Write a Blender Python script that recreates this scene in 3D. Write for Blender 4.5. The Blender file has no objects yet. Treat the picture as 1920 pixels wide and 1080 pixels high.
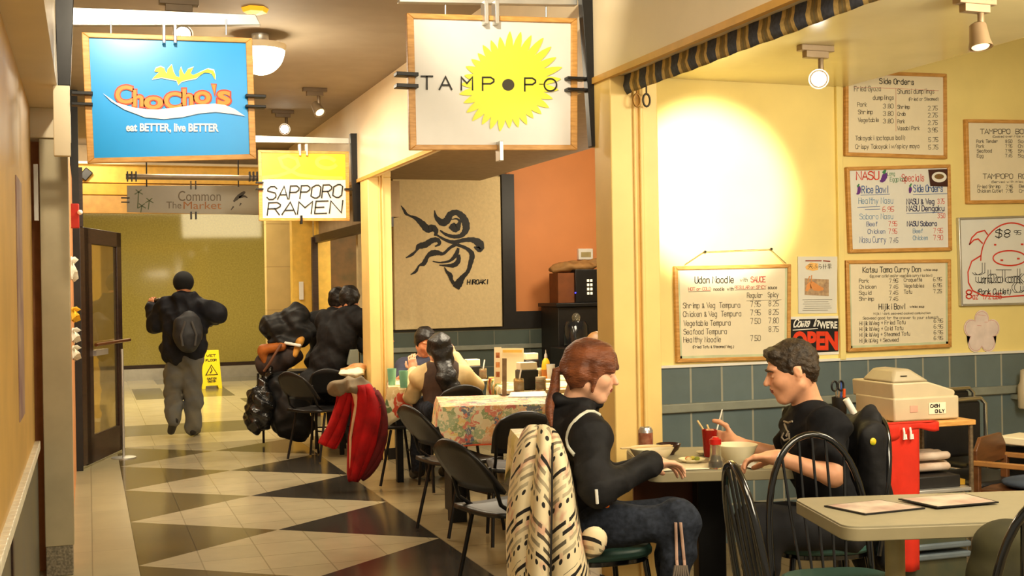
import bpy, bmesh, math, random
import numpy as np
from mathutils import Vector, Matrix
random.seed(7); np.random.seed(7)
SC = bpy.context.scene
COL = SC.collection
# ------------------------------------------------------------------ camera
TH = math.atan(795/2190); PHI = .0165; FPX = 2190.0
CAMP = np.array([0, 0, 1.5])
_f = np.array([math.sin(TH), math.cos(TH), 0]); _r = np.array([math.cos(TH), -math.sin(TH), 0]); _u = np.array([0, 0, 1.0])
CR = _r*math.cos(PHI)-_u*math.sin(PHI); CU = _u*math.cos(PHI)+_r*math.sin(PHI)
cam = bpy.data.objects.new('camera', bpy.data.cameras.new('camera')); COL.objects.link(cam)
cam.data.sensor_width = 36; cam.data.lens = FPX/1920*36; cam.data.clip_start = .05; cam.data.clip_end = 100
cam.matrix_world = Matrix(((CR[0], CU[0], -_f[0], 0), (CR[1], CU[1], -_f[1], 0), (CR[2], CU[2], -_f[2], 1.5), (0, 0, 0, 1)))
SC.camera = cam
# ------------------------------------------------------------------ view, world, lights
vs = SC.view_settings
SC.display_settings.display_device = 'sRGB'
vs.view_transform = 'Standard'; vs.look = 'None'; vs.gamma = 1; vs.use_curve_mapping = False
vs.exposure = 0.75
W = bpy.data.worlds.new('world'); SC.world = W; W.use_nodes = True
W.node_tree.nodes['Background'].inputs[0].default_value = (1, .84, .58, 1)
W.node_tree.nodes['Background'].inputs[1].default_value = .26
WARM = (1, .86, .62)
def light(name, kind, loc, power, color=WARM, size=.1, target=None, angle=60, blend=.5, sy=None):
    l = bpy.data.lights.new(name, kind); l.energy = power; l.color = color
    if kind == 'AREA':
        l.size = size
        if sy: l.shape = 'RECTANGLE'; l.size_y = sy
    else: l.shadow_soft_size = size
    if kind == 'SPOT': l.spot_size = math.radians(angle); l.spot_blend = blend
    o = bpy.data.objects.new(name, l); COL.objects.link(o); o.location = loc
    if target is not None:
        o.rotation_euler = (Vector(target)-Vector(loc)).to_track_quat('-Z', 'Y').to_euler()
    return o
light('fill_light_foreground', 'AREA', (2.6, 1.4, 2.62), 62, size=1.4, target=(2.6, 3.4, .6))  # unseen area fill, added to brighten the foreground tables
light('fill_light_corridor_near', 'AREA', (1.2, 2.2, 3.2), 45, size=1.2, target=(1.2, 4.2, .8))  # unseen area fill added overhead to light the near corridor
light('fill_light_restaurant', 'AREA', (3.9, 3.1, 2.60), 52, size=.9, target=(3.6, 5.0, 1.0))  # added fill out of view, lifts the menu wall and diners
light('spot_on_menu_wall', 'SPOT', (2.72, 4.1, 2.42), 430, color=(1, .90, .70), size=.03, target=(3.36, 5.95, 2.05), angle=33, blend=.6)
light('spot_on_round_sign', 'SPOT', (1.25, 4.1, 3.15), 60, size=.04, target=(1.95, 5.3, 2.95), angle=60, blend=.8)
light('spot_on_blue_sign', 'SPOT', (.25, 4.6, 3.15), 85, size=.04, target=(.4, 5.95, 2.75), angle=62, blend=.8)
light('spot_on_ramen_sign', 'SPOT', (1.5, 8.9, 3.1), 60, size=.04, target=(1.85, 10.4, 2.5), angle=60, blend=.8)
light('dining_room_light', 'AREA', (3.3, 8.6, 2.6), 60, size=1.0, target=(3.3, 8.7, 0))
light('far_dining_light', 'AREA', (3.2, 12.8, 2.6), 25, size=.8, target=(3.2, 12.8, 0))
light('orange_room_light', 'POINT', (5.0, 10.6, 2.5), 45, size=.2)
light('corridor_light_middle', 'AREA', (1.1, 9.3, 3.2), 45, size=.8, target=(1.1, 9.3, 0))
light('corridor_light_far', 'AREA', (1.1, 12.8, 3.2), 30, size=.8, target=(1.1, 12.8, 0))
light('hall_light_front', 'AREA', (0.9, 16.6, 3.3), 120, color=(1, .84, .50), size=2.0, target=(.9, 16.6, 0), sy=1.0)
light('spot_on_header_added', 'SPOT', (-.05, 13.7, 3.1), 30, size=.1, target=(.0, 14.5, 2.8), angle=100, blend=.9)  # spot added to brighten the left end of the header
light('hall_light_back', 'AREA', (2.6, 18.0, 3.3), 60, color=(1, .84, .50), size=1.6, target=(2.2, 21, 1))
# ------------------------------------------------------------------ helpers
def ray(px, py): return _f+CR*(px-960)/FPX+CU*(540-py)/FPX
def at(px, py, X=None, Y=None, Z=None, D=None):
    """a point of the photograph put at its real distance (on the plane X, Y or Z, or at depth D)"""
    d = ray(px, py)
    if D is not None: return Vector(CAMP+d*D)
    for i, v in enumerate((X, Y, Z)):
        if v is not None: return Vector(CAMP+d*(v-CAMP[i])/d[i])
def lin(c): c = c/255; return c/12.92 if c <= .04045 else ((c+.055)/1.055)**2.4
def rgb(c): return tuple(lin(x) for x in c)+(1,)
_M = {}
def mat(name, c, rough=.6, metal=0, var=.12, scale=12, bump=0, bscale=None, spec=.5, coat=0, trans=0, alpha=1, sheen=0, c2=None, stretch=None, ior=1.45):
    if name in _M: return _M[name]
    m = bpy.data.materials.new(name); m.use_nodes = True; _M[name] = m
    nt = m.node_tree; b = nt.nodes['Principled BSDF']
    b.inputs['Roughness'].default_value = rough; b.inputs['Metallic'].default_value = metal
    b.inputs['Specular IOR Level'].default_value = spec; b.inputs['Coat Weight'].default_value = coat
    b.inputs['Transmission Weight'].default_value = trans; b.inputs['Alpha'].default_value = alpha
    b.inputs['IOR'].default_value = ior
    if sheen: b.inputs['Sheen Weight'].default_value = sheen
    tc = nt.nodes.new('ShaderNodeTexCoord'); src = tc.outputs['Object']
    if stretch:
        mp = nt.nodes.new('ShaderNodeMapping'); mp.inputs['Scale'].default_value = stretch
        nt.links.new(src, mp.inputs[0]); src = mp.outputs[0]
    n = nt.nodes.new('ShaderNodeTexNoise'); n.inputs['Scale'].default_value = scale; n.inputs['Detail'].default_value = 5
    nt.links.new(src, n.inputs['Vector'])
    r = nt.nodes.new('ShaderNodeValToRGB')
    a = rgb(c); bb = rgb(c2) if c2 else None
    r.color_ramp.elements[0].position = .3; r.color_ramp.elements[1].position = .7
    r.color_ramp.elements[0].color = tuple(x*(1-var) for x in a[:3])+(1,)
    r.color_ramp.elements[1].color = bb or tuple(min(1, x*(1+var)) for x in a[:3])+(1,)
    nt.links.new(n.outputs['Fac'], r.inputs[0]); nt.links.new(r.outputs[0], b.inputs['Base Color'])
    if bump:
        n2 = nt.nodes.new('ShaderNodeTexNoise'); n2.inputs['Scale'].default_value = bscale or scale*4; n2.inputs['Detail'].default_value = 3
        nt.links.new(src, n2.inputs['Vector'])
        bp = nt.nodes.new('ShaderNodeBump'); bp.inputs['Strength'].default_value = bump; bp.inputs['Distance'].default_value = .01
        nt.links.new(n2.outputs['Fac'], bp.inputs['Height']); nt.links.new(bp.outputs[0], b.inputs['Normal'])
    return m
def glow(name, c, s):
    if name in _M: return _M[name]
    m = bpy.data.materials.new(name); m.use_nodes = True; _M[name] = m
    b = m.node_tree.nodes['Principled BSDF']; b.inputs['Base Color'].default_value = rgb(c)
    b.inputs['Emission Color'].default_value = rgb(c); b.inputs['Emission Strength'].default_value = s
    return m
def tiled(name, c, grout, bw, bh, gap=.02, rough=.4, axes='XY', offset=0, var=.15, nscale=6, off=(0, 0), bump=.3, freq=2):
    """tiles or planks: a brick texture laid on two world axes"""
    if name in _M: return _M[name]
    m = bpy.data.materials.new(name); m.use_nodes = True; _M[name] = m
    nt = m.node_tree; b = nt.nodes['Principled BSDF']; b.inputs['Roughness'].default_value = rough
    tc = nt.nodes.new('ShaderNodeTexCoord'); sp = nt.nodes.new('ShaderNodeSeparateXYZ'); cb = nt.nodes.new('ShaderNodeCombineXYZ')
    nt.links.new(tc.outputs['Object'], sp.inputs[0])
    for i, a in enumerate(axes):
        ad = nt.nodes.new('ShaderNodeMath'); ad.operation = 'ADD'; ad.inputs[1].default_value = off[i]
        nt.links.new(sp.outputs[a], ad.inputs[0]); nt.links.new(ad.outputs[0], cb.inputs[i])
    br = nt.nodes.new('ShaderNodeTexBrick'); br.inputs['Scale'].default_value = 1
    br.inputs['Brick Width'].default_value = bw; br.inputs['Row Height'].default_value = bh
    br.inputs['Mortar Size'].default_value = gap; br.inputs['Mortar Smooth'].default_value = .2
    br.offset = offset; br.offset_frequency = freq
    a = rgb(c)
    br.inputs['Color1'].default_value = tuple(x*(1-var) for x in a[:3])+(1,); br.inputs['Color2'].default_value = tuple(min(1, x*(1+var)) for x in a[:3])+(1,)
    br.inputs['Mortar'].default_value = rgb(grout)
    nt.links.new(cb.outputs[0], br.inputs['Vector'])
    n = nt.nodes.new('ShaderNodeTexNoise'); n.inputs['Scale'].default_value = nscale; n.inputs['Detail'].default_value = 6
    nt.links.new(tc.outputs['Object'], n.inputs['Vector'])
    mx = nt.nodes.new('ShaderNodeMix'); mx.data_type = 'RGBA'; mx.blend_type = 'MULTIPLY'; mx.inputs[0].default_value = .35
    nt.links.new(br.outputs['Color'], mx.inputs[6]); nt.links.new(n.outputs['Color'], mx.inputs[7])
    hs = nt.nodes.new('ShaderNodeRGBToBW'); nt.links.new(n.outputs['Color'], hs.inputs[0]); nt.links.new(hs.outputs[0], mx.inputs[7])
    nt.links.new(mx.outputs[2], b.inputs['Base Color'])
    if bump:
        bp = nt.nodes.new('ShaderNodeBump'); bp.inputs['Strength'].default_value = bump; bp.inputs['Distance'].default_value = .003; bp.invert = True
        nt.links.new(br.outputs['Fac'], bp.inputs['Height']); nt.links.new(bp.outputs[0], b.inputs['Normal'])
    return m

def inv_of(o):
    m = Matrix.Identity(4)
    while o is not None: m = o.matrix_basis @ m; o = o.parent
    return m.inverted()
def V(*a): return Vector(a)
class MB:
    """gathers shapes, then links them as ONE mesh object"""
    def __init__(s): s.v = []; s.f = []; s.m = []; s.k = 0
    def mi(s, k): s.k = k; return s
    def add(s, vs, fs):
        o = len(s.v); s.v += [Vector(p) for p in vs]; s.f += [[i+o for i in f] for f in fs]; s.m += [s.k]*len(fs); return s
    def box(s, c, d, rz=0, rot=None):
        R = rot if rot is not None else Matrix.Rotation(rz, 3, 'Z')
        x, y, z = d[0]/2, d[1]/2, d[2]/2
        return s.add([Vector(c)+R @ Vector(p) for p in ((-x, -y, -z), (x, -y, -z), (x, y, -z), (-x, y, -z), (-x, -y, z), (x, -y, z), (x, y, z), (-x, y, z))],
                     [(0, 3, 2, 1), (4, 5, 6, 7), (0, 1, 5, 4), (1, 2, 6, 5), (2, 3, 7, 6), (3, 0, 4, 7)])
    def span(s, a, b): return s.box([(p+q)/2 for p, q in zip(a, b)], [abs(q-p) for p, q in zip(a, b)])
    def quad(s, *p): return s.add(p, [tuple(range(len(p)))])
    def prism(s, pts, d):
        """polygon extruded along the vector d"""
        n = len(pts); d = Vector(d); P = [Vector(p) for p in pts]
        return s.add(P+[p+d for p in P], [tuple(range(n))[::-1], tuple(range(n, 2*n))]+[(i, (i+1) % n, n+(i+1) % n, n+i) for i in range(n)])
    def bar(s, a, b, w, h=None, up=(0, 0, 1)):
        """a rectangular bar from a to b"""
        a = Vector(a); b = Vector(b); t = (b-a).normalized(); h = h or w
        u = Vector(up)
        if abs(t.dot(u)) > .98: u = Vector((0, 1, 0))
        x = t.cross(u).normalized()*w/2; y = t.cross(x).normalized()*h/2
        return s.prism([a+x+y, a-x+y, a-x-y, a+x-y], b-a)
    def tube(s, path, r, seg=10, closed=False):
        P = [Vector(p) for p in path]; n = len(P); vs = []; fs = []
        R = list(r) if hasattr(r, '__len__') else [r]*n
        prev = None
        for i in range(n):
            a = P[i-1] if (i or closed) else P[0]; b = P[(i+1) % n] if (i < n-1 or closed) else P[-1]
            t = (b-a).normalized()
            if prev is None: u = t.orthogonal().normalized()
            else:
                u = prev-t*prev.dot(t)
                u = u.normalized() if u.length > 1e-6 else t.orthogonal().normalized()
            prev = u; w = t.cross(u)
            for j in range(seg):
                an = 2*math.pi*j/seg; vs.append(P[i]+(u*math.cos(an)+w*math.sin(an))*R[i])
        for i in range(n if closed else n-1):
            for j in range(seg):
                fs.append((i*seg+j, i*seg+(j+1) % seg, ((i+1) % n)*seg+(j+1) % seg, ((i+1) % n)*seg+j))
        if not closed: fs += [tuple(range(seg))[::-1], tuple(range((n-1)*seg, n*seg))]
        return s.add(vs, fs)
    def lathe(s, prof, c=(0, 0, 0), seg=24, axis=(0, 0, 1), cap=True):
        q = Vector((0, 0, 1)).rotation_difference(Vector(axis).normalized()); c = Vector(c); vs = []; fs = []
        for r, z in prof:
            for j in range(seg):
                an = 2*math.pi*j/seg; vs.append(c+q @ Vector((r*math.cos(an), r*math.sin(an), z)))
        n = len(prof)
        for i in range(n-1):
            for j in range(seg): fs.append((i*seg+j, i*seg+(j+1) % seg, (i+1)*seg+(j+1) % seg, (i+1)*seg+j))
        if cap:
            fs += [tuple(range(seg))[::-1], tuple(range((n-1)*seg, n*seg))]
        return s.add(vs, fs)
    def ball(s, c, r, seg=14, rings=8, rot=None):
        r = r if hasattr(r, '__len__') else (r, r, r); vs = []; fs = []; c = Vector(c); R = rot or Matrix.Identity(3)
        for i in range(rings+1):
            ph = math.pi*i/rings
            for j in range(seg):
                an = 2*math.pi*j/seg
                vs.append(c+R @ Vector((r[0]*math.sin(ph)*math.cos(an), r[1]*math.sin(ph)*math.sin(an), r[2]*math.cos(ph))))
        for i in range(rings):
            for j in range(seg): fs.append((i*seg+j, (i+1)*seg+j, (i+1)*seg+(j+1) % seg, i*seg+(j+1) % seg))
        return s.add(vs, fs)
    def build(s, name, mats, parent=None, local=False, bevel=0, smooth=40, weld=False, sub=0, bseg=2):
        me = bpy.data.meshes.new(name); o = bpy.data.objects.new(name, me); COL.objects.link(o)
        vs = s.v
        if parent is not None:
            o.parent = parent
            if not local: M = inv_of(parent); vs = [M @ p for p in vs]
        me.from_pydata([tuple(p) for p in vs], [], s.f)
        for m in (mats if isinstance(mats, (list, tuple)) else [mats]): me.materials.append(m)
        me.polygons.foreach_set('material_index', s.m)
        me.update()
        if weld:
            bm = bmesh.new(); bm.from_mesh(me); bmesh.ops.remove_doubles(bm, verts=bm.verts, dist=1e-5); bm.to_mesh(me); bm.free()
        if smooth:
            me.polygons.foreach_set('use_smooth', [True]*len(me.polygons)); me.set_sharp_from_angle(angle=math.radians(smooth))
        if bevel:
            b = o.modifiers.new('bevel', 'BEVEL'); b.width = bevel; b.segments = bseg; b.limit_method = 'ANGLE'; b.angle_limit = .6
        if sub:
            b = o.modifiers.new('subdivision', 'SUBSURF'); b.levels = sub; b.render_levels = sub
        return o
def tag(o, label=None, cat=None, group=None, kind=None):
    for k, v in (('label', label), ('category', cat), ('group', group), ('kind', kind)):
        if v: o[k] = v
    return o
def thing(name, label, cat, loc=(0, 0, 0), rz=0, group=None):
    o = bpy.data.objects.new(name, None); COL.objects.link(o); o.empty_display_size = .1
    o.location = loc; o.rotation_euler = (0, 0, rz)
    return tag(o, label, cat, group)
def struct(mb, name, mats, label=None, **k): return tag(mb.build(name, mats, **k), label, kind='structure')
def copy_tree(o, parent=None):
    c = o.copy(); COL.objects.link(c)
    if parent: c.parent = parent
    for ch in list(o.children): copy_tree(ch, c)
    return c
# ---- lettering: a single-stroke hand, and the built-in font for bold words
GL = {'A': '024882 2464', 'B': '02085877765505 5574735202', 'C': '7768280604226273', 'D': '02084876744202', 'E': '78080272 0555', 'F': '780802 0555', 'G': '7768280604226273 737545',
 'H': '0208 7278 0575', 'I': '4842', 'J': '6863422213', 'K': '0208 780572', 'L': '080272', 'M': '0208458882', 'N': '02087278', 'O': '385877735232030738', 'P': '02085877765505', 'Q': '385877735232030738 5572',
 'R': '02085877765505 4572', 'S': '7758280706657473522203', 'T': '0888 4842', 'U': '080322527378', 'V': '084288', 'W': '0822456288', 'X': '0872 7802', 'Y': '084588 4542', 'Z': '08780272',
 'a': '66260503226264 6662', 'b': '0802 0526566563522203', 'c': '6556260503225263', 'd': '6862 6556260503225263', 'e': '04646556260503225263', 'f': '57483732 1656', 'g': '66615020 6556260503225263', 'h': '0802 0526566562',
 'i': '3632 3738', 'j': '46411020 4748', 'k': '0802 560452', 'l': '3832', 'm': '0602 05163632 35467672', 'n': '0602 0526566562', 'o': '265665635222030526', 'p': '0600 0526566563522203', 'q': '6660 6556260503225263',
 'r': '0602 05265665', 's': '65562615245463522203', 't': '38334252 1656', 'u': '0603225263 6662', 'v': '063266', 'w': '0622456286', 'x': '0662 6602', 'y': '0632 6610', 'z': '06660262',
 '0': '285877735222030728', '1': '274842', '2': '07285877650272', '3': '07285877664565 6574735222 2203', '4': '52580474', '5': '780805557473522203', '6': '6828060322527374552504', '7': '087832',
 '8': '35161738587776553514133252737455', '9': '765525060728587773 7352', '&': '72162747561322 224264', '$': '7758280706657473522203 4941', '.': '3242', ',': '3321', '(': '57363451', ')': '27464421', '/': '0278', '-': '1464',
 "'": '4846', '+': '1565 4743', '!': '4844 4342', ':': '3334 3637', '=': '1666 1464'}
NARROW = {'i': 5, 'l': 5, 'I': 6, '.': 4, ',': 4, "'": 5, 'j': 6, 'm': 9, 'M': 10, 'W': 10, 'w': 10, '(': 6, ')': 6, ' ': 5, 'f': 7, 't': 7, 'T': 9, 'A': 9, 'Y': 9, '!': 6, ':': 5}
def text_width(t): return sum(NARROW.get(c, 8.6) for c in t)-1.6
def ink(mb, pts, w, pl, n):
    """a pen line through photo points pts, on the plane function pl, of width w (world)"""
    P = [pl(*p) for p in pts]; Q = [P[0]]
    for p in P[1:]:
        if (p-Q[-1]).length > 1e-5: Q.append(p)
    if len(Q) < 2: Q = [P[0], P[0]+V(w*.6, 0, 0)]
    T = [(b-a).normalized() for a, b in zip(Q[:-1], Q[1:])]; m = len(Q)
    loop = (Q[0]-Q[-1]).length < 1e-4 and m > 3
    if not loop: Q[0] = Q[0]-T[0]*w*.4; Q[-1] = Q[-1]+T[-1]*w*.4
    L = []; R = []
    for i in range(m):
        a = T[i-1] if i else (T[-1] if loop else T[0]); b = T[i] if i < m-1 else (T[0] if loop else T[-1])
        sa = a.cross(n); sb = b.cross(n); s = sa+sb
        s = sa if s.length < .35 else s.normalized()/max(.6, s.length/2)
        L.append(Q[i]+s*w/2); R.append(Q[i]-s*w/2)
    o = len(mb.v); mb.add(L+R, [(i, i+1, m+i+1, m+i) for i in range(m-1)])
def write(mb, t, x0, x1, y, h, pl, w=.004, n=V(0, -1, 0), slope=0, slant=0):
    """hand lettering between x0 and x1 on the base line y, capitals h high (photo pixels)"""
    k = (x1-x0)/text_width(t); x = x0; sy = h/6
    for c in t:
        for st in GL.get(c, '').split():
            pts = []
            for i in range(0, len(st), 2):
                gx, gy = int(st[i]), int(st[i+1])-2
                X = x+gx*k+slant*gy*sy; pts.append((X, y-gy*sy+slope*(X-x0)))
            ink(mb, pts, w, pl, n)
        x += NARROW.get(c, 8.6)*k
def plane_y(Y): return lambda px, py: at(px, py, Y=Y)
_fc = {}
def glyphs(t, bold=0.0):
    """triangles of a word in the built-in font, scaled into the unit square"""
    if (t, bold) in _fc: return _fc[t, bold]
    cu = bpy.data.curves.new('w', 'FONT'); cu.body = t; cu.offset = bold; cu.resolution_u = 4
    o = bpy.data.objects.new('w', cu); COL.objects.link(o)
    me = o.evaluated_get(bpy.context.evaluated_depsgraph_get()).to_mesh()
    vs = [(v.co.x, v.co.y) for v in me.vertices]; fs = [tuple(p.vertices) for p in me.polygons]
    bpy.data.objects.remove(o); bpy.data.curves.remove(cu)
    xs = [p[0] for p in vs]; ys = [p[1] for p in vs]; x0, x1, y0, y1 = min(xs), max(xs), min(ys), max(ys)
    _fc[t, bold] = ([((x-x0)/(x1-x0), (y-y0)/(y1-y0)) for x, y in vs], fs)
    return _fc[t, bold]
def word(mb, t, x0, y0, x1, y1, pl, bold=.02, slope=0):
    """a bold word filling the photo box x0,y0 (top left) .. x1,y1"""
    vs, fs = glyphs(t, bold)
    mb.add([pl(x0+(x1-x0)*a, y1-(y1-y0)*b+slope*(x1-x0)*a) for a, b in vs], fs)
def poly(mb, pts, pl): mb.quad(*[pl(*p) for p in pts])
def brush(mb, pts, pl):
    """a brush stroke of changing width: (x, y, width) in photo pixels, smoothed"""
    P = [Vector(p) for p in pts]; Q = []
    for i in range(len(P)-1):
        a = P[max(0, i-1)]; b = P[i]; c = P[i+1]; d = P[min(len(P)-1, i+2)]
        for j in range(5):
            t = j/5; Q.append(.5*((2*b)+(c-a)*t+(2*a-5*b+4*c-d)*t*t+(3*b-a-3*c+d)*t**3))
    Q.append(P[-1]); L = []; R = []
    for i in range(len(Q)):
        d = Q[min(i+1, len(Q)-1)]-Q[max(0, i-1)]; d = Vector((d.x, d.y)); d = d.normalized() if d.length > 1e-6 else Vector((1, 0))
        nx, ny = -d.y, d.x; w = max(.3, Q[i].z)/2*(1+.08*math.sin(i*2.3))
        L.append(pl(Q[i].x+nx*w, Q[i].y+ny*w)); R.append(pl(Q[i].x-nx*w, Q[i].y-ny*w))
    for i in range(len(Q)-1): mb.quad(L[i], L[i+1], R[i+1], R[i])
# ---- soft shapes: blended capsules and ellipsoids turned into one surface
def cap(a, b, ra, rb=None, k=.02): return ('c', np.array(a, float), np.array(b, float), ra, ra if rb is None else rb, k)
def ell(c, r, R=None, k=.02): return ('e', np.array(c, float), np.array(r, float), np.eye(3) if R is None else np.array(R, float), None, k)
def sub(p): return ('-',)+p
def sdf(prims, res, fold=None):
    lo = np.full(3, 1e9); hi = -lo
    for p in prims:
        if p[0] == '-': continue
        if p[0] == 'c':
            r = max(p[3], p[4]); lo = np.minimum(lo, np.minimum(p[1], p[2])-r); hi = np.maximum(hi, np.maximum(p[1], p[2])+r)
        else:
            e = np.sqrt(((p[3]*p[2])**2).sum(1)); lo = np.minimum(lo, p[1]-e); hi = np.maximum(hi, p[1]+e)
    pad = .03+3*res; lo -= pad; hi += pad
    n = np.ceil((hi-lo)/res).astype(int)+1
    d = np.full(n, .5, np.float32)
    ax = [lo[i]+res*np.arange(n[i]) for i in range(3)]
    for p in prims:
        neg = p[0] == '-'
        if neg: p = p[1:]
        k = p[5]
        if p[0] == 'c':
            r = max(p[3], p[4]); a = np.minimum(p[1], p[2])-r; b = np.maximum(p[1], p[2])+r
        else:
            e = np.sqrt(((p[3]*p[2])**2).sum(1)); a = p[1]-e; b = p[1]+e
        m = k+4*res+.02
        i0 = np.maximum(0, np.floor((a-m-lo)/res).astype(int)); i1 = np.minimum(n, np.ceil((b+m-lo)/res).astype(int)+1)
        if (i1 <= i0).any(): continue
        sl = tuple(slice(x, y) for x, y in zip(i0, i1))
        X, Y, Z = np.meshgrid(*[ax[i][i0[i]:i1[i]] for i in range(3)], indexing='ij')
        q = np.stack([X, Y, Z], -1)
        if p[0] == 'c':
            v = p[2]-p[1]; L = v @ v
            t = np.clip(((q-p[1]) @ v)/max(L, 1e-12), 0, 1)
            e = np.linalg.norm(q-p[1]-t[..., None]*v, axis=-1)-(p[3]+(p[4]-p[3])*t)
        else:
            w = (q-p[1]) @ p[3]
            k0 = np.linalg.norm(w/p[2], axis=-1); k1 = np.linalg.norm(w/p[2]**2, axis=-1)
            e = np.where(k1 > 1e-9, k0*(k0-1)/np.maximum(k1, 1e-9), -p[2].min())
        o = d[sl]
        if neg:
            e = -e; h = np.clip(.5-.5*(o-e)/-k if False else .5+.5*(o-e)/k, 0, 1); d[sl] = e+(o-e)*h+k*h*(1-h)
        else:
            h = np.clip(.5+.5*(o-e)/k, 0, 1); d[sl] = o*(1-h)+e*h-k*h*(1-h)
    if fold:
        X, Y, Z = np.meshgrid(*ax, indexing='ij')
        d += fold(X, Y, Z).astype(np.float32)
    return nets(d, lo, res)
def nets(d, lo, res):
    s = d < 0; n = d.shape
    c = np.zeros([x-1 for x in n], np.int8)
    for i in (0, 1):
        for j in (0, 1):
            for k in (0, 1): c += s[i:n[0]-1+i, j:n[1]-1+j, k:n[2]-1+k]
    act = (c > 0) & (c < 8); idx = np.argwhere(act); num = np.full(act.shape, -1, np.int32); num[act] = np.arange(len(idx))
    acc = np.zeros((len(idx), 3)); cnt = np.zeros(len(idx))
    cor = [(i, j, k) for i in (0, 1) for j in (0, 1) for k in (0, 1)]
    val = {q: d[idx[:, 0]+q[0], idx[:, 1]+q[1], idx[:, 2]+q[2]] for q in cor}
    for q in cor:
        for a in range(3):
            if q[a] == 0:
                r = list(q); r[a] = 1; r = tuple(r); u, w = val[q], val[r]; m = (u < 0) != (w < 0)
                t = np.where(m, u/np.where(m, u-w, 1), 0)
                pt = np.tile(np.array(q, float), (len(idx), 1)); pt[:, a] += t
                acc[m] += pt[m]; cnt[m] += 1
    vs = lo+res*(idx+acc/np.maximum(cnt, 1)[:, None])
    F = []
    for a in range(3):
        b, e = (a+1) % 3, (a+2) % 3
        s0 = [slice(None)]*3; s1 = [slice(None)]*3; s0[a] = slice(0, n[a]-1); s1[a] = slice(1, n[a])
        A = s[tuple(s0)]; B = s[tuple(s1)]
        for fl in (False, True):
            q = np.argwhere((A & ~B) if not fl else (~A & B))
            q = q[(q[:, b] > 0) & (q[:, e] > 0) & (q[:, b] < n[b]-1) & (q[:, e] < n[e]-1)]
            g = lambda db, de: num[tuple((q-np.array([db if i == b else de if i == e else 0 for i in range(3)])).T)]
            f = np.stack([g(1, 1), g(0, 1), g(0, 0), g(1, 0)], 1)
            F.append(f if not fl else f[:, ::-1])
    return vs, np.concatenate(F)
def soft(name, prims, res, mats, parent=None, fold=None, zones=(), smooth=1):
    """one blended surface; zones = (material index, centre, radius) recolour patches such as lips"""
    vs, fs = sdf(prims, res, fold)
    if parent is not None:
        M = np.array(inv_of(parent)); wv = vs @ M[:3, :3].T+M[:3, 3]
    else: wv = vs
    me = bpy.data.meshes.new(name); me.from_pydata(wv.tolist(), [], fs.tolist())
    o = bpy.data.objects.new(name, me); COL.objects.link(o)
    if parent is not None: o.parent = parent
    for m in (mats if isinstance(mats, (list, tuple)) else [mats]): me.materials.append(m)
    if zones:
        fc = vs[fs].mean(1); mi = np.zeros(len(fs), int)
        for k, c, r in zones:
            r = np.array(r if hasattr(r, '__len__') else (r, r, r)); mi[np.linalg.norm((fc-np.array(c))/r, axis=1) < 1] = k
        me.polygons.foreach_set('material_index', mi)
    me.polygons.foreach_set('use_smooth', [True]*len(me.polygons))
    if smooth:
        b = o.modifiers.new('smooth', 'SMOOTH'); b.iterations = smooth*2; b.factor = .5
    return o
def wrinkle(amp, f=22, seed=0, ax=(1, 1, .35)):
    return lambda X, Y, Z: amp*(np.sin(f*(X*ax[0]+.6*Z)+2.1*np.sin(9*Y+seed)+seed)*np.sin(f*.8*(Y*ax[1]-.5*Z)+1.7*np.sin(11*Z+seed*2))+.6*np.sin(f*1.9*(Z*ax[2]+.4*X)+3*np.sin(7*X+5*Y+seed))+1.1*(np.abs(np.sin(f*.75*(X*.8+Y*.5+.9*Z)+2.4*np.sin(8*Y-6*X+seed)))-.6)+.8*(np.abs(np.sin(f*1.3*(Y*.7-X*.4+.6*Z)+2*np.sin(10*Z+5*X+seed)))-.6))
# ================================================================== the setting
M_YEL = mat('yellow_wall_paint', (246, 226, 148), .55, var=.05, scale=3, bump=.06, bscale=180)
M_COLM = mat('column_paint', (238, 205, 130), .45, var=.06, scale=4)
M_TRIMY = mat('ochre_trim', (214, 165, 82), .4, var=.1)
M_CREAM = mat('cream_fascia_paint', (236, 220, 188), .45, var=.05, scale=3)
M_CEIL = mat('taupe_ceiling_paint', (156, 142, 122), .75, var=.06, scale=5)
M_LOWC = mat('glossy_low_ceiling', (222, 210, 158), .22, var=.05, scale=3, spec=.6)
M_TAUPE = mat('taupe_paint', (150, 128, 96), .7, var=.1)
M_BLACK = mat('black_metal', (26, 25, 26), .38, var=.2, metal=.3)
M_BLACKP = mat('black_paint', (30, 27, 25), .5, var=.2)
M_DKWOOD = mat('dark_stained_wood', (48, 30, 22), .4, var=.4, scale=8, stretch=(1, 1, 8))
M_SILV = mat('brushed_aluminium', (205, 203, 198), .35, metal=.75, var=.06)
M_WOOD = mat('honey_wood', (206, 148, 72), .4, var=.18, scale=14, stretch=(1, 1, 6), c2=(222, 168, 96))
M_ORANGE = mat('orange_wall_paint', (220, 142, 84), .6, var=.06, scale=2)
M_MUST = mat('mustard_panel', (200, 160, 82), .4, var=.12, scale=3)
M_STONE = tiled('beige_stone', (216, 186, 128), (176, 146, 96), 1.0, .62, .004, .4, 'XZ', var=.05)
M_GREENW = mat('polished_olive_stone', (172, 156, 84), .07, var=.16, scale=40, spec=.6)
M_TILEB = tiled('blue_grey_wall_tile', (112, 128, 130), (176, 174, 156), .203, .235, .007, .3, 'XZ', off=(.01, .14), var=.12, nscale=9)
M_TILEC = tiled('blue_grey_lower_tile', (106, 122, 124), (172, 170, 152), .203, .275, .007, .3, 'XZ', off=(.01, .325), var=.12, nscale=9)
M_TILEG = tiled('green_grey_wall_tile', (92, 104, 98), (130, 132, 118), .42, .2, .006, .35, 'XZ', off=(0, .16), var=.12)
M_RAIL = mat('grey_rail', (138, 142, 130), .4, var=.1)
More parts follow.
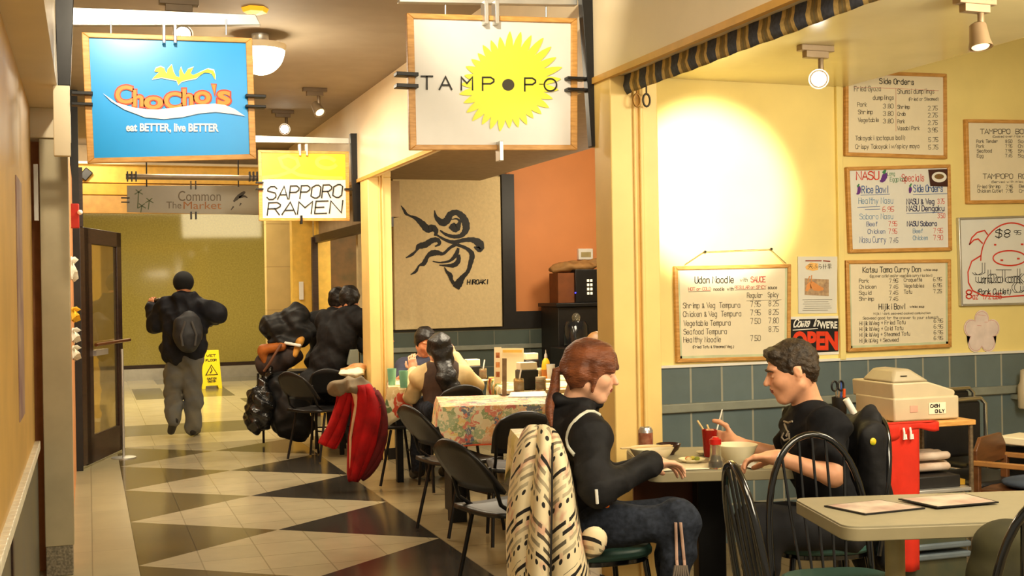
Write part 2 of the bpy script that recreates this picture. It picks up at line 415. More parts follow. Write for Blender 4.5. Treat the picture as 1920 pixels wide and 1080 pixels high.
M_WHITE = mat('white_paint', (238, 236, 228), .4, var=.03)
# --- floor: dark diamonds between a stone border and the tan tiles of the seating side
FL = [tiled('floor_light_tile', (180, 168, 136), (150, 138, 108), .333, .33, .004, .2, 'XY', off=(-.24, -.13), var=.05, bump=.1),
      tiled('floor_dark_tile_sheen', (108, 94, 56), (66, 56, 34), .333, .33, .003, .16, 'XY', off=(-.24, -.13), var=.12, bump=.1),  # left triangles: yellow reflection on the dark tile put into its colour
      tiled('floor_charcoal_tile', (60, 56, 50), (40, 36, 33), .333, .33, .003, .16, 'XY', off=(-.24, -.13), var=.15, bump=.1),
      tiled('floor_border_tile', (178, 168, 132), (150, 140, 108), .45, .66, .004, .28, 'XY', var=.06, bump=.1),
      tiled('floor_tan_tile', (164, 146, 108), (140, 124, 92), .5, .5, .005, .25, 'XY', off=(.03, 0), var=.06, bump=.1)]
fl = MB(); XL, XR, XC = .238, 1.968, 1.103; T = 1.322; y0 = 6.775
def fq(*p): fl.quad(*[(x, y, 0) for x, y in p])
YS, YE = y0-6*T, y0+4*T
fl.mi(3); fq((-1.2, YS), (XL, YS), (XL, YE), (-1.2, YE))
fl.mi(4); fq((XR, YS), (8, YS), (8, YE), (XR, YE))
for k in range(-6, 5):
    c = y0+k*T; lo = c-T/2; hi = c+T/2
    if k == -6: fl.mi(0); fq((XL, c), (XR, c), (XC, hi))
    elif k == 4: fl.mi(0); fq((XL, c), (XC, lo), (XR, c))
    else: fl.mi(0); fq((XL, c), (XC, lo), (XR, c), (XC, hi))
    if k < 4:
        fl.mi(1); fq((XL, c), (XC, hi), (XL, c+T))
        fl.mi(2); fq((XR, c), (XR, c+T), (XC, hi))
# cross hall: light stone with grey bands and blocks
HL = tiled('hall_light_tile', (226, 212, 170), (190, 176, 136), .6, .6, .004, .16, 'XY', var=.04, bump=.1)
HG = tiled('hall_grey_tile', (128, 122, 96), (104, 98, 76), .6, .6, .004, .16, 'XY', var=.06, bump=.1)
XS = [-6, .20, .62, 1.05, 1.42, 2.0, 2.6, 9]; YB = [YE, 12.95, 14.0, 16.3, 16.9, 17.4, 18.6, 19.4, 20.2, 21.4]
grey = {(j, 1) for j in range(7)} | {(2, 5), (2, 6), (5, 3), (6, 3), (4, 5), (4, 6), (6, 5), (3, 8), (4, 8), (5, 8), (6, 8)} | {(0, 2), (0, 3)}
for j in range(7):
    for i in range(9):
        fl.mi(6 if (j, i) in grey else 5); fq((XS[j], YB[i]), (XS[j+1], YB[i]), (XS[j+1], YB[i+1]), (XS[j], YB[i+1]))
floor = struct(fl, 'floor', FL+[HL, HG], 'diamond patterned corridor floor with tan tiles under the tables', smooth=0)
# --- ceilings
struct(MB().span((-3, -1, 3.25), (2.4, 14.5, 3.35)), 'ceiling', M_CEIL, 'taupe corridor ceiling')
struct(MB().span((2.41, 1.6, 2.68), (4.27, 5.95, 2.74)), 'ceiling', M_LOWC, 'glossy low ceiling over the near tables')
struct(MB().span((4.27, 1.6, 3.30), (8, 5.95, 3.36)), 'ceiling', M_LOWC, 'higher ceiling over the menu wall')
struct(MB().span((4.27, 1.6, 2.68), (4.31, 5.95, 3.30)), 'wall_soffit', M_LOWC, 'riser between the low and the higher ceiling')
struct(MB().span((2.41, 6.07, 2.68), (4.05, 12.2, 2.74)), 'ceiling', M_TAUPE, 'low ceiling over the dining room behind')
struct(MB().span((4.05, 6.07, 3.30), (8, 12.2, 3.36)), 'ceiling', M_TAUPE, 'higher ceiling by the orange wall')
struct(MB().span((2.41, 12.3, 2.68), (5, 14.3, 2.74)), 'ceiling', M_TAUPE, 'ceiling of the dark room past the far column')
struct(MB().span((-8, 14.62, 3.35), (9, 21.4, 3.45)), 'ceiling', M_CEIL, 'ceiling of the cross hall')
# --- fascia on the right of the corridor, with an ochre bottom edge
struct(MB().span((2.33, 1.2, 2.50), (2.41, 14.3, 3.30)), 'wall_fascia', M_CREAM, 'long cream fascia above the seating side')
struct(MB().span((2.318, 1.2, 2.485), (2.345, 14.3, 2.515)), 'trim_1', M_TRIMY, 'ochre edge strip under the fascia')
# --- two square columns
def column(Yf, Yb, w, name, label):
    c = MB().span((2.33, Yf, 0), (2.33+w, Yb, 2.5)); c.span((2.41, Yf, 2.5), (2.33+w, Yb, 2.68))
    c.span((2.33+w*.46, Yf-.012, 0), (2.33+w*.52, Yf, 2.68)); c.span((2.33+w*.58, Yf-.018, 0), (2.33+w*.66, Yf, 2.68))
    g = MB().span((2.33+w*.52, Yf-.006, 0), (2.33+w*.58, Yf+.002, 2.499))
    o = struct(c, name, M_COLM, label, bevel=.006); g.build('groove', M_TRIMY, o)
    MB().span((2.322, Yf-.008, 0), (2.33+w+.008, Yb, .1)).build('plinth', M_BLACKP, o)
    return o
column(5.02, 5.21, .25, 'trim_2', 'yellow grooved column beside the red haired woman')
column(10.1, 10.4, .21, 'trim_3', 'yellow grooved column left of the calligraphy painting')
# --- menu wall with tile dado and two rails
struct(MB().span((2.72, 5.95, 1.035), (8, 6.07, 3.36)), 'wall_back', M_YEL, 'yellow menu wall')
struct(MB().span((2.72, 5.945, .8), (8, 6.07, 1.035)), 'wall_dado', M_TILEB, 'upper row of blue grey tiles below the menus')
struct(MB().span((2.72, 5.945, 0), (8, 6.07, .8)), 'wall_dado', M_TILEC, 'lower blue grey tiles below the menus')
struct(MB().span((2.72, 5.915, .775), (8, 5.945, .825)), 'trim_4', M_RAIL, 'grey rail across the tile dado', bevel=.005)
struct(MB().span((2.72, 5.905, .485), (8, 5.945, .51)), 'trim_5', M_RAIL, 'lower ledge across the tile dado', bevel=.004)
struct(MB().span((4.245, 5.925, 1.035), (4.285, 5.95, 2.68)), 'trim_6', M_YEL, 'narrow upright strip on the menu wall', bevel=.004)
struct(MB().span((2.72, 5.93, 1.03), (8, 5.95, 1.045)), 'trim_7', M_WHITE, 'thin ledge on top of the tile dado')
struct(MB().span((8, 1.2, 0), (8.1, 12.3, 3.36)), 'wall_right', M_YEL, 'yellow wall at the right end')
# --- wall of the dining room behind
struct(MB().span((2.7, 12.2, 0), (4.40, 12.3, 2.75)), 'wall_painting', mat('pale_plaster', (206, 186, 142), .8), 'plaster wall behind the calligraphy')
struct(MB().span((4.40, 12.24, 0), (8, 12.3, 3.36)), 'wall_orange', M_ORANGE, 'orange wall panel')
struct(MB().span((2.7, 12.17, 0), (8, 12.25, 1.05)), 'wall_dado', M_TILEG, 'green grey tile dado under the painting')
struct(MB().span((2.7, 12.14, .83), (8, 12.18, .88)), 'trim_8', M_RAIL, 'rail on the far tile dado', bevel=.004)
t9 = MB().span((4.31, 12.15, 1.05), (4.456, 12.25, 2.76)); t9.span((4.456, 12.15, 1.05), (8, 12.25, 1.24)); t9.span((2.9, 12.15, 1.05), (4.31, 12.2, 1.075))
struct(t9, 'trim_9', M_BLACKP, 'black frame around the orange wall panel')
# --- dark shop front past the far column
struct(MB().span((2.62, 10.42, 2.17), (2.7, 14.0, 2.5)), 'wall_shopfront', M_TAUPE, 'strip of wall over the far shop front')
d = MB().span((2.53, 13.96, 0), (2.60, 14.04, 2.15)); d.span((2.56, 10.42, 2.08), (2.64, 14.04, 2.17))
struct(d, 'window_1', M_DKWOOD, 'dark frame of the far shop front')
struct(MB().span((2.60, 14.08, 0), (2.775, 14.2, 2.5)), 'trim_10', mat('bright_yellow_paint', (232, 190, 84), .5), 'bright yellow jamb')
struct(MB().span((2.775, 14.2, 0), (5, 14.3, 2.7)), 'wall_shop', mat('dark_olive_wall', (98, 84, 46), .6, c2=(128, 92, 50), scale=5, var=.3), 'dark olive wall inside the far shop')
struct(MB().span((2.35, 14.31, 0), (2.60, 14.48, 3.25)), 'trim_11', mat('bright_yellow_paint', (232, 190, 84), .5), 'yellow pier at the end of the corridor')
# --- header over the end of the corridor, in stepped yellow bands
h = MB(); h.mi(0).span((-3, 14.54, 2.66), (2.4, 14.62, 3.35)); h.mi(1).span((-3, 14.50, 2.815), (2.4, 14.56, 3.02)); h.mi(2).span((-3, 14.46, 2.67), (2.4, 14.54, 2.80)); h.mi(3).span((-3, 14.48, 2.455), (.95, 14.56, 2.665)); h.mi(2).span((.95, 14.48, 2.455), (2.4, 14.56, 2.665))  # taupe backing: shadow above the bands put into its colour
h.mi(4).span((-3, 14.38, 3.02), (2.4, 14.56, 3.05))  # cream ledge stands in by colour for the header's lit top
struct(h, 'wall_header', [M_TAUPE, mat('sunny_yellow_paint', (240, 194, 82), .5), mat('orange_yellow_paint', (222, 164, 52), .5), mat('tan_band_paint', (196, 150, 80), .5), M_CREAM], 'stepped yellow header at the end of the corridor', bevel=.004)
# --- far hall
struct(MB().span((-8, 21.3, .265), (3.6, 21.4, 3.45)), 'wall_far', M_GREENW, 'polished olive wall across the hall')
struct(MB().span((-8, 21.27, .2), (3.6, 21.4, .265)), 'trim_12', M_DKWOOD, 'dark trim along the far wall')
struct(MB().span((-8, 21.26, 0), (3.6, 21.4, .2)), 'baseboard_far', M_SILV, 'steel baseboard of the far wall')
struct(MB().span((2.42, 17.0, 0), (9, 17.2, 3.45)), 'wall_stone', M_STONE, 'beige stone wall at the right of the hall')
struct(MB().span((-8, 14.6, 0), (-3, 14.7, 3.45)), 'wall_hall', M_MUST, 'mustard wall at the left of the hall')
struct(MB().span((-8, 14.7, 0), (-7.9, 21.4, 3.45)), 'wall_hall_end', M_MUST, 'mustard end wall of the hall')
# --- left side of the corridor
struct(MB().span((-.9, 3.6, 0), (-.275, 6.68, 3.25)), 'wall_left', M_MUST, 'mustard wall panel nearest on the left')
w = MB(); w.mi(0).span((-.30, 3.6, 0), (-.262, 6.66, .69)); w.mi(1)
for i in range(40): w.span((-.29, 3.62+i*.076, .69), (-.248, 3.69+i*.076, .735))
struct(w, 'wall_wainscot', [mat('marbled_green_panel', (116, 108, 78), .35, c2=(78, 84, 84), scale=3, var=.3), mat('white_mosaic_tile', (232, 226, 206), .3)], 'marbled wainscot with a white tile cap', bevel=.003)
struct(MB().span((-.34, 4.35, 0), (-.255, 4.42, .69)), 'trim_13', M_DKWOOD, 'brown end strip of the wainscot')
p = MB(); p.mi(0).span((-.235, 6.70, .16), (-.090, 6.86, 2.34)); p.mi(1).span((-.232, 6.705, 0), (-.096, 6.86, .16)); p.mi(2).span((-.30, 6.68, 2.34), (-.075, 6.9, 2.50))
struct(p, 'trim_14', [mat('zinc_sheet', (176, 164, 134), .42, metal=.25, var=.08, scale=6), mat('granite_block', (128, 118, 98), .6, var=.5, scale=90), M_CREAM], 'zinc clad pillar on a granite block', bevel=.004)
MB().span((-.262, 6.69, 1.9), (-.24, 6.72, 2.2)).build('hinge', M_SILV, bpy.data.objects['trim_14'])
sf = MB().span((-.75, 3.0, 2.5), (-.125, 10.4, 3.25)); struct(sf, 'wall_soffit', M_CREAM, 'cream soffit above the left side')
struct(MB().span((-.9, 6.87, 0), (-.115, 10.62, 2.5)), 'wall_left_far', mat('salmon_wall', (206, 142, 92), .6), 'salmon wall past the pillar')
struct(MB().span((-.9, 10.62, 0), (-.06, 10.78, 3.25)), 'door_frame', M_BLACKP, 'black jamb of the glass door')
struct(MB().span((-.9, 10.78, 0), (-.45, 14.6, 3.25)), 'wall_left_end', M_MUST, 'mustard wall beyond the glass door')
struct(MB().span((-.062, 10.70, 2.09), (-.03, 10.76, 2.6)), 'trim_15', M_DKWOOD, 'brown strip above the door')
# --- the open glass door
A = V(-.045, 10.80, 0); B = V(.285, 11.83, 0); ax = (B-A).normalized()
dr = thing('door_1', 'open glass door in a dark frame on the left of the corridor', 'door'); dr['kind'] = 'structure'; del dr['category']
fr = MB(); up = V(0, 0, 1)
fr.bar(A+V(0, 0, .03), A+V(0, 0, 2.09), .045, .22, up=ax)
for q, wd in ((A+ax*.10, .20), (B-ax*.07, .14)): fr.bar(q+V(0, 0, .02), q+V(0, 0, 2.09), wd, .045, up=ax.cross(up))
fr.bar(A+V(0, 0, 2.02), B+V(0, 0, 2.02), .045, .14); fr.bar(A+V(0, 0, .14), B+V(0, 0, .14), .045, .24)
fr.build('frame', M_DKWOOD, dr, bevel=.004)
gl = MB().bar(A+V(0, 0, 1.1), B+V(0, 0, 1.1), .008, 1.72); gl.build('glass_pane', mat('door_glass', (214, 196, 150), .03, trans=.92, var=.02, spec=.6), dr)
nn = ax.cross(up)
MB().tube([A+ax*.12+nn*.07+V(0, 0, 1.06), B+ax*.06+nn*.07+V(0, 0, 1.06)], .016).build('push_bar', mat('bronze', (120, 72, 40), .35, metal=.6), dr)
MB().box(A+ax*.35+nn*.03+V(0, 0, .985), (.05, .34, .05), rz=-math.atan2(ax.x, ax.y)).build('latch', M_SILV, dr)
s = thing('door_stay', 'slim grey post on a flat foot holding the glass door open', 'door stop', (.285, 11.3, 0))
MB().tube([(.285, 11.3, .012), (.285, 11.3, 1.0)], .012).build('post', M_SILV, s)
MB().lathe([(.11, 0), (.11, .008), (.02, .014)], (.285, 11.3, 0)).build('foot', M_SILV, s)
# --- fire alarm and notices on the salmon wall
fa = thing('fire_alarm', 'small red fire alarm box high beside the glass door', 'fire alarm', at(139, 405, Y=9.7))
MB().box(at(139, 405, Y=9.7), (.075, .06, .19)).build('housing', mat('alarm_red', (176, 44, 34), .4), fa, bevel=.006)
MB().ball(at(150, 398, Y=9.66), .02).build('strobe', M_WHITE, fa)
for i, (px, py, w_, h_, c, lb) in enumerate([(146, 505, .05, .16, (232, 226, 208), 'torn white notice curling off the salmon wall'), (146, 590, .06, .09, (238, 186, 40), 'yellow slip of paper sticking out of the salmon wall'), (147, 629, .06, .09, (236, 230, 214), 'crumpled white paper below the yellow slip'), (148, 662, .06, .09, (222, 216, 196), 'lowest white scrap of paper by the door jamb')]):
    o = at(px, py, Y=8.9); mb = MB(); n = 6
    for a in range(n):
        for b in range(n):
            f = lambda i, j: V(-.113+w_*(i/n)*(.6+.5*math.sin(j*1.3+i)), o.y+.10*(i/n)-.05+.01*math.sin(j*2), o.z+h_*(j/n-.5)+.015*math.sin(i*1.7))
            mb.quad(f(a, b), f(a+1, b), f(a+1, b+1), f(a, b+1))
    pp = mb.build('notice', mat('paper%d' % i, c, .7), weld=True); tag(pp, lb, 'paper', 'notices pinned on the salmon wall')
    sm = pp.modifiers.new('thickness', 'SOLIDIFY'); sm.thickness = .002
ps = MB().quad(V(-.273, 5.22, .98), V(-.273, 5.62, 1.02), V(-.273, 5.62, 1.98), V(-.273, 5.22, 2.0)); ps.prism([(-.2745, 5.22, .98), (-.2745, 5.62, .98), (-.2745, 5.62, 2.0), (-.2745, 5.22, 2.0)], (.004, 0, 0))
tag(ps.build('poster', mat('faded_poster', (188, 160, 132), .5, c2=(120, 86, 96), scale=4, var=.2)), 'tall faded poster on the mustard wall at the left edge', 'poster')
# ================================================================== lights that show
def dome(x, y, r, label):
    t = thing('ceiling_light', label, 'ceiling light', (x, y, 3.25))
    MB().lathe([(r*.35, 3.25), (r*.35, 3.20), (r*.2, 3.17)], (x, y, 0)).build('canopy', M_SILV, t)
    MB().lathe([(r, 3.14), (r*1.06, 3.165), (r*1.06, 3.18), (r*.3, 3.185)], (x, y, 0), seg=32).build('rim', M_CREAM, t)
    MB().lathe([(r*math.sin(a), 3.15-.175*math.cos(a)) for a in [i*math.pi/2/10 for i in range(11)]], (x, y, 0), seg=32).build('glass_bowl', glow('lit_glass', (255, 246, 218), 5), t)
    light('ceiling_light_lamp', 'POINT', (x, y, 2.85), 18, size=.15)
dome(1.125, 8.03, .165, 'glowing white glass bowl on the corridor ceiling behind the blue sign')
def spot(p, tgt, label, lit, sc=1.0, color=(96, 80, 60)):
    p = Vector(p); m = mat('spot_metal%d' % color[0], color, .4, metal=.3)
    t = thing('spotlight', label, 'spotlight', p, group='track spotlights')
    MB().box(p+V(0, 0, -.015*sc), (.19*sc, .05*sc, .03*sc)).build('track', m, t, bevel=.003)
    b = MB().box(p+V(0, 0, -.045*sc), (.13*sc, .04*sc, .035*sc)); b.tube([p+V(.03*sc, 0, -.06*sc), p+V(.03*sc, 0, -.13*sc)], .014*sc); b.build('stem', m, t, bevel=.002)
    c = p+V(.02*sc, 0, -.16*sc); d = (Vector(tgt)-c).normalized()
    MB().lathe([(.018*sc, -.06*sc), (.034*sc, -.05*sc), (.042*sc, .02*sc), (.05*sc, .05*sc), (.044*sc, .045*sc)], c, axis=d).build('lamp_head', m, t)
    MB().lathe([(.040*sc, .040*sc), (.03*sc, .052*sc), (.0005, .056*sc)], c, axis=d).build('bulb', glow('lit_bulb', (255, 250, 235), 18) if lit else glow('dim_bulb', (255, 226, 170), 1.2), t)
spot(at(590, 165, Z=3.25), (2.3, 9.2, 2.0), 'unlit looking brown spotlight on the corridor ceiling', False, 1.1)
spot(at(530, 207, Z=3.25), (.3, 6, 1.8), 'dazzling spotlight on the ceiling above the ramen sign', True, 1.1)
spot((3.42, 4.94, 2.68), (2.2, 3.4, 2.0), 'bright spotlight on the low ceiling over the menu wall', True, 1.0, (150, 130, 104))
spot((3.50, 3.92, 2.68), (3.5, 3.75, 1.6), 'brown spotlight hanging at the top right of the low ceiling', False, 1.0, (152, 128, 100))
ct = at(335, -6, Y=7.2); spot((ct.x, 7.2, 3.25), (.4, 5.9, 2.4), 'bright spotlight cut off above the blue sign', True, 1.2)
ln = at(478, 13, Y=7.3); t = thing('pendant_lamp', 'amber paper pendant tapering to a point above the blue sign', 'lamp', ln)
q = MB()
for k in range(6):
    a0, a1 = k*math.pi/3, (k+1)*math.pi/3; top = ln+V(0, 0, .30); R0, R1 = .19, .072
    P = lambda a, r, z: V(ln.x+r*math.cos(a), ln.y+r*math.sin(a), ln.z+z)
    q.quad(P(a0, R1, -.035), P(a1, R1, -.035), P(a1, R0, .22), P(a0, R0, .22)); q.add([P(a0, R1, -.035), P(a1, R1, -.035), P(0, 0, -.05)], [(0, 1, 2)])
q.build('shade', glow('amber_shade', (236, 168, 30), .55), t, smooth=0)
MB().tube([ln+V(0, 0, .2), (ln.x, ln.y, 3.25)], .008).build('cord', M_BLACK, t)
# ================================================================== hanging signs
def sign_frame(t, px, Y, w, matf, depth=.03, back=True):
    """wooden frame and back board through four photo corners (tl, tr, br, bl) on the plane Y"""
    c = [at(x, y, Y=Y) for x, y in px]; cen = sum(c, Vector())/4
    inn = [p+(cen-p).normalized()*w*1.35 for p in c]
    f = MB()
    for i in range(4):
        j = (i+1) % 4; f.prism([c[i], c[j], inn[j], inn[i]], (0, depth, 0))
    f.build('frame', matf, t, bevel=.003)
    return inn
def bracket(x0, x1, Yp, px_post, py0, py1, barpx, left, label):
    """black tapered wall post carrying a white cross bar"""
    t = thing('sign_bracket', label, 'bracket', at(px_post[0], py1, Y=Yp))
    a = at(px_post[0], py0, Y=Yp); b = at(px_post[1], py0, Y=Yp); c = at(px_post[2], py1, Y=Yp); d = at(px_post[3], py1, Y=Yp)
    MB().prism([a, b, d, c], (0, .05, 0)).build('post', M_BLACK, t, bevel=.003)
    p = [at(x, y, Y=Yp) for x, y in barpx]
    MB().prism([q+V(0, .06, 0) for q in p], (0, .04, 0)).build('cross_bar', M_SILV, t, bevel=.003)
    return t
bracket(0, 0, 5.95, (100, 141, 108, 132), -80, 160, [(136, 8), (482, 22), (492, 42), (136, 42)], True, 'black tapered post with white bar carrying the blue sign')
o = at(118, 160, Y=5.95); e = at(118, 292, Y=5.95)
MB().span((o.x-.045, 5.95, e.z), (o.x+.03, 6.0, o.z)).build('plate', M_CREAM, bpy.data.objects['sign_bracket'], bevel=.003)
b2 = bracket(0, 0, 5.2, (1083, 1127, 1110, 1127), -120, 275, [(755, -26), (1092, -14), (1092, 4), (755, -2)], False, 'black tapered post with silver edge beside the round flower sign')
MB().prism([at(1124, -120, Y=5.19), at(1128, -120, Y=5.19), at(1128, 275, Y=5.19), at(1125, 275, Y=5.19)], (0, .05, 0)).build('edge_strip', M_SILV, b2)
bracket(0, 0, 10.5, (657, 680, 664, 680), 250, 415, [(470, 252), (657, 257), (657, 268), (470, 265)], False, 'small black post with white bar above the ramen sign')
def clips(t, lst, Y, m=None):
    for (x0, y0_, x1, y1_), mm in lst:
        a = at(x0, y0_, Y=Y); b = at(x1, y1_, Y=Y)
        MB().span((min(a.x, b.x), Y-.02, min(a.z, b.z)), (max(a.x, b.x), Y+.04, max(a.z, b.z))).build('clip', mm, t, bevel=.002)
def rods(t, xs, Y, y0_, y1_):
    for x in xs:
        MB().tube([at(x, y0_, Y=Y+.02), at(x, y1_, Y=Y+.02)], .005).build('hanging_rod', M_SILV, t)
# --- blue sign
t = thing('hanging_sign', 'blue sign with orange lettering and a yellow wave, hung at the left', 'sign', at(316, 300, Y=5.95), group='hanging shop signs')
C4 = [(153, 60), (473, 71), (481, 298), (164, 306)]; inn = sign_frame(t, C4, 5.95, .03, M_WOOD)
sb = mat('sign_blue', (14, 156, 236), .3, var=.05, scale=3)
MB().prism([p+V(0, .012, 0) for p in inn], (0, .014, 0)).build('panel', sb, t)
S = lambda x, y: (x/2.572, y/2.572)
pl = plane_y(5.957); pl1 = plane_y(5.955); pl2 = plane_y(5.9535); pl3 = plane_y(5.952)
def wav(t, name, m, pts, pl): mb = MB(); poly(mb, [S(*p) for p in pts], pl); return mb.build(name, m, t, smooth=0)
yel = mat('sign_yellow', (250, 226, 40), .4, var=.02); wht = mat('sign_white', (244, 242, 236), .4, var=.02); org = mat('sign_orange', (236, 140, 44), .4, var=.02); red = mat('sign_red', (206, 56, 30), .4, var=.02)
FLAME = [(735, 380), (752, 362), (770, 347), (745, 345), (752, 330), (775, 322), (792, 330), (803, 355), (808, 335), (828, 313), (836, 345), (850, 368), (866, 372), (864, 345), (872, 324), (882, 350), (890, 358), (905, 335), (932, 325), (918, 352), (930, 362), (965, 348), (1000, 333), (1028, 340), (1038, 360), (1036, 382), (1018, 352), (985, 350), (945, 376), (895, 386), (875, 392), (860, 408), (852, 386), (780, 372)]
fl_o = [(x+(x-890)*.02+(2 if y < 350 else 0), y+(-5 if y < 352 else 5)) for x, y in FLAME]
mb = MB(); poly(mb, [S(*p) for p in fl_o], pl); mb.build('emblem_outline', wht, t, smooth=0)
wav(t, 'emblem', yel, FLAME, pl1)
ltr = [('C', 557, 412, 640, 500), ('h', 642, 434, 692, 515), ('o', 694, 465, 786, 526), ('C', 792, 444, 876, 525), ('h', 880, 428, 932, 508), ('o', 936, 440, 1016, 502), ('s', 1048, 438, 1112, 506)]
ol = MB(); ins = MB()
for c, a, b, c2, d2 in ltr:
    word(ol, c, (a-7)/2.572, (b-7)/2.572, (c2+7)/2.572, (d2+7)/2.572, pl, .07); word(ins, c, a/2.572, b/2.572, c2/2.572, d2/2.572, pl1, .025)
poly(ol, [S(*p) for p in ((1016, 402), (1046, 404), (1036, 468))], pl); poly(ins, [S(*p) for p in ((1021, 407), (1041, 408), (1034, 455))], pl1)
ol.build('lettering_outline', red, t, smooth=0); ins.build('lettering', org, t, smooth=0)
wav(t, 'wave', wht, [(497, 450), (560, 494), (640, 517), (700, 526), (760, 528), (850, 518), (950, 503), (1040, 500), (1085, 506), (1130, 525), (1182, 560), (1120, 549), (1040, 540), (960, 547), (880, 565), (790, 574), (700, 566), (600, 528), (535, 488)], pl2)
mb = MB(); word(mb, 'eat BETTER, live BETTER', 608/2.572, 594/2.572, 1054/2.572, 640/2.572, pl1, .03, slope=.004); mb.build('tagline', wht, t, smooth=0)
clips(t, [((304, 42, 310, 82), M_SILV), ((325, 43, 331, 82), M_SILV), ((134, 171, 174, 179), M_BLACK), ((134, 192, 174, 199), M_BLACK), ((460, 177, 498, 184), M_BLACK), ((460, 197, 498, 203), M_BLACK)], 5.94)
rods(t, (208, 424), 5.99, 36, 66)
# --- round flower sign
t = thing('hanging_sign', 'white sign with a yellow flower burst and black capitals, at the top centre', 'sign', at(925, 281, Y=5.25), group='hanging shop signs')
inn = sign_frame(t, [(763, 24), (1083, 34), (1083, 281), (769, 281)], 5.25, .03, M_WOOD)
MB().prism([p+V(0, .012, 0) for p in inn], (0, .014, 0)).build('panel', mat('sign_pearl', (226, 224, 220), .35, var=.02), t)
pl = plane_y(5.257); pl1 = plane_y(5.255)
mb = MB(); N = 31; cx, cy = 951, 158
for k in range(N):
    a = 2*math.pi*k/N+.1; ca, sa = math.cos(a), -math.sin(a)
    R = 93+8*math.cos(a-.7)+9*math.cos(2*(a-.72)); R *= .985+.03*math.sin(k*2.1)
    nx, ny = -sa, ca; pts = []
    for u, wd in ((.30, 5), (.55, 6.8), (.70, 7.6), (.84, 6.0), (.94, 3.2), (1.0, .5)): pts.append((u, wd))
    L = [(cx+ca*R*u+nx*w_, cy+sa*R*u+ny*w_) for u, w_ in pts]; Rr = [(cx+ca*R*u-nx*w_, cy+sa*R*u-ny*w_) for u, w_ in pts]
    z = plane_y(5.257-.00008*(k % 2))
    poly(mb, L+Rr[::-1], z)
poly(mb, [(cx+60*math.cos(i*math.pi/20), cy+57*math.sin(i*math.pi/20)) for i in range(40)], plane_y(5.2565))
mb.build('flower_emblem', mat('sign_lemon', (240, 236, 70), .45, var=.03), t, smooth=0)
mb = MB(); blk = mat('ink_black', (24, 22, 22), .5, var=.05)
for c, x0, x1 in (('T', 790, 811), ('A', 824, 847), ('M', 865, 886), ('P', 905, 926), ('P', 984, 1004), ('O', 1020, 1044)):
    k = {'T': (0, 8), 'A': (0, 8), 'M': (0, 8), 'P': (0, 7), 'O': (0, 7)}[c]; yb = 167+(x0-790)*.018; h_ = 24
    if c == 'O':
        ink(mb, [((x0+x1)/2+11.5*math.cos(i*math.pi/14), yb-12+11.5*math.sin(i*math.pi/14)) for i in range(29)], .008, pl1, V(0, -1, 0))
    else:
        for st in GL[c].split():
            ink(mb, [(x0+int(st[i])/k[1]*(x1-x0), yb-(int(st[i+1])-2)/6*h_) for i in range(0, len(st), 2)], .008, pl1, V(0, -1, 0))
mb.build('lettering', blk, t, smooth=0)
mb = MB(); poly(mb, [(953+11.5*math.cos(i*math.pi/14), 159+11*math.sin(i*math.pi/14)) for i in range(28)], plane_y(5.2545)); mb.build('dark_disc', mat('warm_charcoal', (62, 56, 42), .5), t, smooth=0)
clips(t, [((906, 2, 914, 46), M_SILV), ((926, 2, 934, 46), M_SILV), ((742, 135, 783, 144), M_BLACK), ((742, 157, 783, 166), M_BLACK), ((1062, 144, 1098, 151), M_BLACK), ((1062, 165, 1098, 172), M_BLACK), ((934, 265, 942, 302), M_SILV)], 5.235)
rods(t, (835, 1024), 5.27, -10, 32)
# --- ramen sign
t = thing('hanging_sign', 'small sign, yellow above white with handwritten black capitals, in the corridor', 'sign', at(570, 414, Y=10.5), group='hanging shop signs')
inn = sign_frame(t, [(484, 281), (654, 284), (656, 414), (486, 414)], 10.5, .03, M_WOOD)
MB().prism([p+V(0, .012, 0) for p in inn], (0, .014, 0)).build('panel', mat('sign_pearl', (226, 224, 220), .35), t)
yl = MB(); yl.quad(*[at(x, y, Y=10.507) for x, y in ((489, 286), (650, 288), (651, 337), (490, 335))]); yl.build('yellow_band', mat('sign_gold', (248, 200, 44), .4, c2=(250, 214, 60), scale=4), t, smooth=0)
mb = MB(); pl1 = plane_y(10.504)
ink(mb, [(612+18*math.cos(a), 308+10*math.sin(a)-4*math.sin(a/2)) for a in [.3+i*.28 for i in range(20)]], .035, pl1, V(0, -1, 0)); ink(mb, [(492, 333), (520, 330), (545, 322), (560, 310), (556, 298), (540, 292)], .03, plane_y(10.5045), V(0, -1, 0)); ink(mb, [(540, 292), (524, 297), (530, 312), (560, 328), (600, 333), (640, 334)], .03, plane_y(10.505), V(0, -1, 0)); mb.build('swirl', mat('sign_pale_yellow', (252, 232, 84), .4), t, smooth=0)
mb = MB(); W2 = lambda tx, a, b, y, h_: write(mb, tx, a, b, y, h_, pl1, .0115, slope=-.03, slant=.12)
W2('SAPPORO', 500, 640, 374, 24); W2('RAMEN', 501, 640, 403, 23); mb.build('lettering', blk, t, smooth=0)
clips(t, [((560, 270, 564, 292), M_SILV), ((573, 270, 577, 292), M_SILV), ((480, 341, 494, 344), M_BLACK), ((480, 353, 494, 356), M_BLACK), ((646, 353, 660, 357), M_BLACK), ((563, 404, 567, 420), M_BLACK)], 10.49)
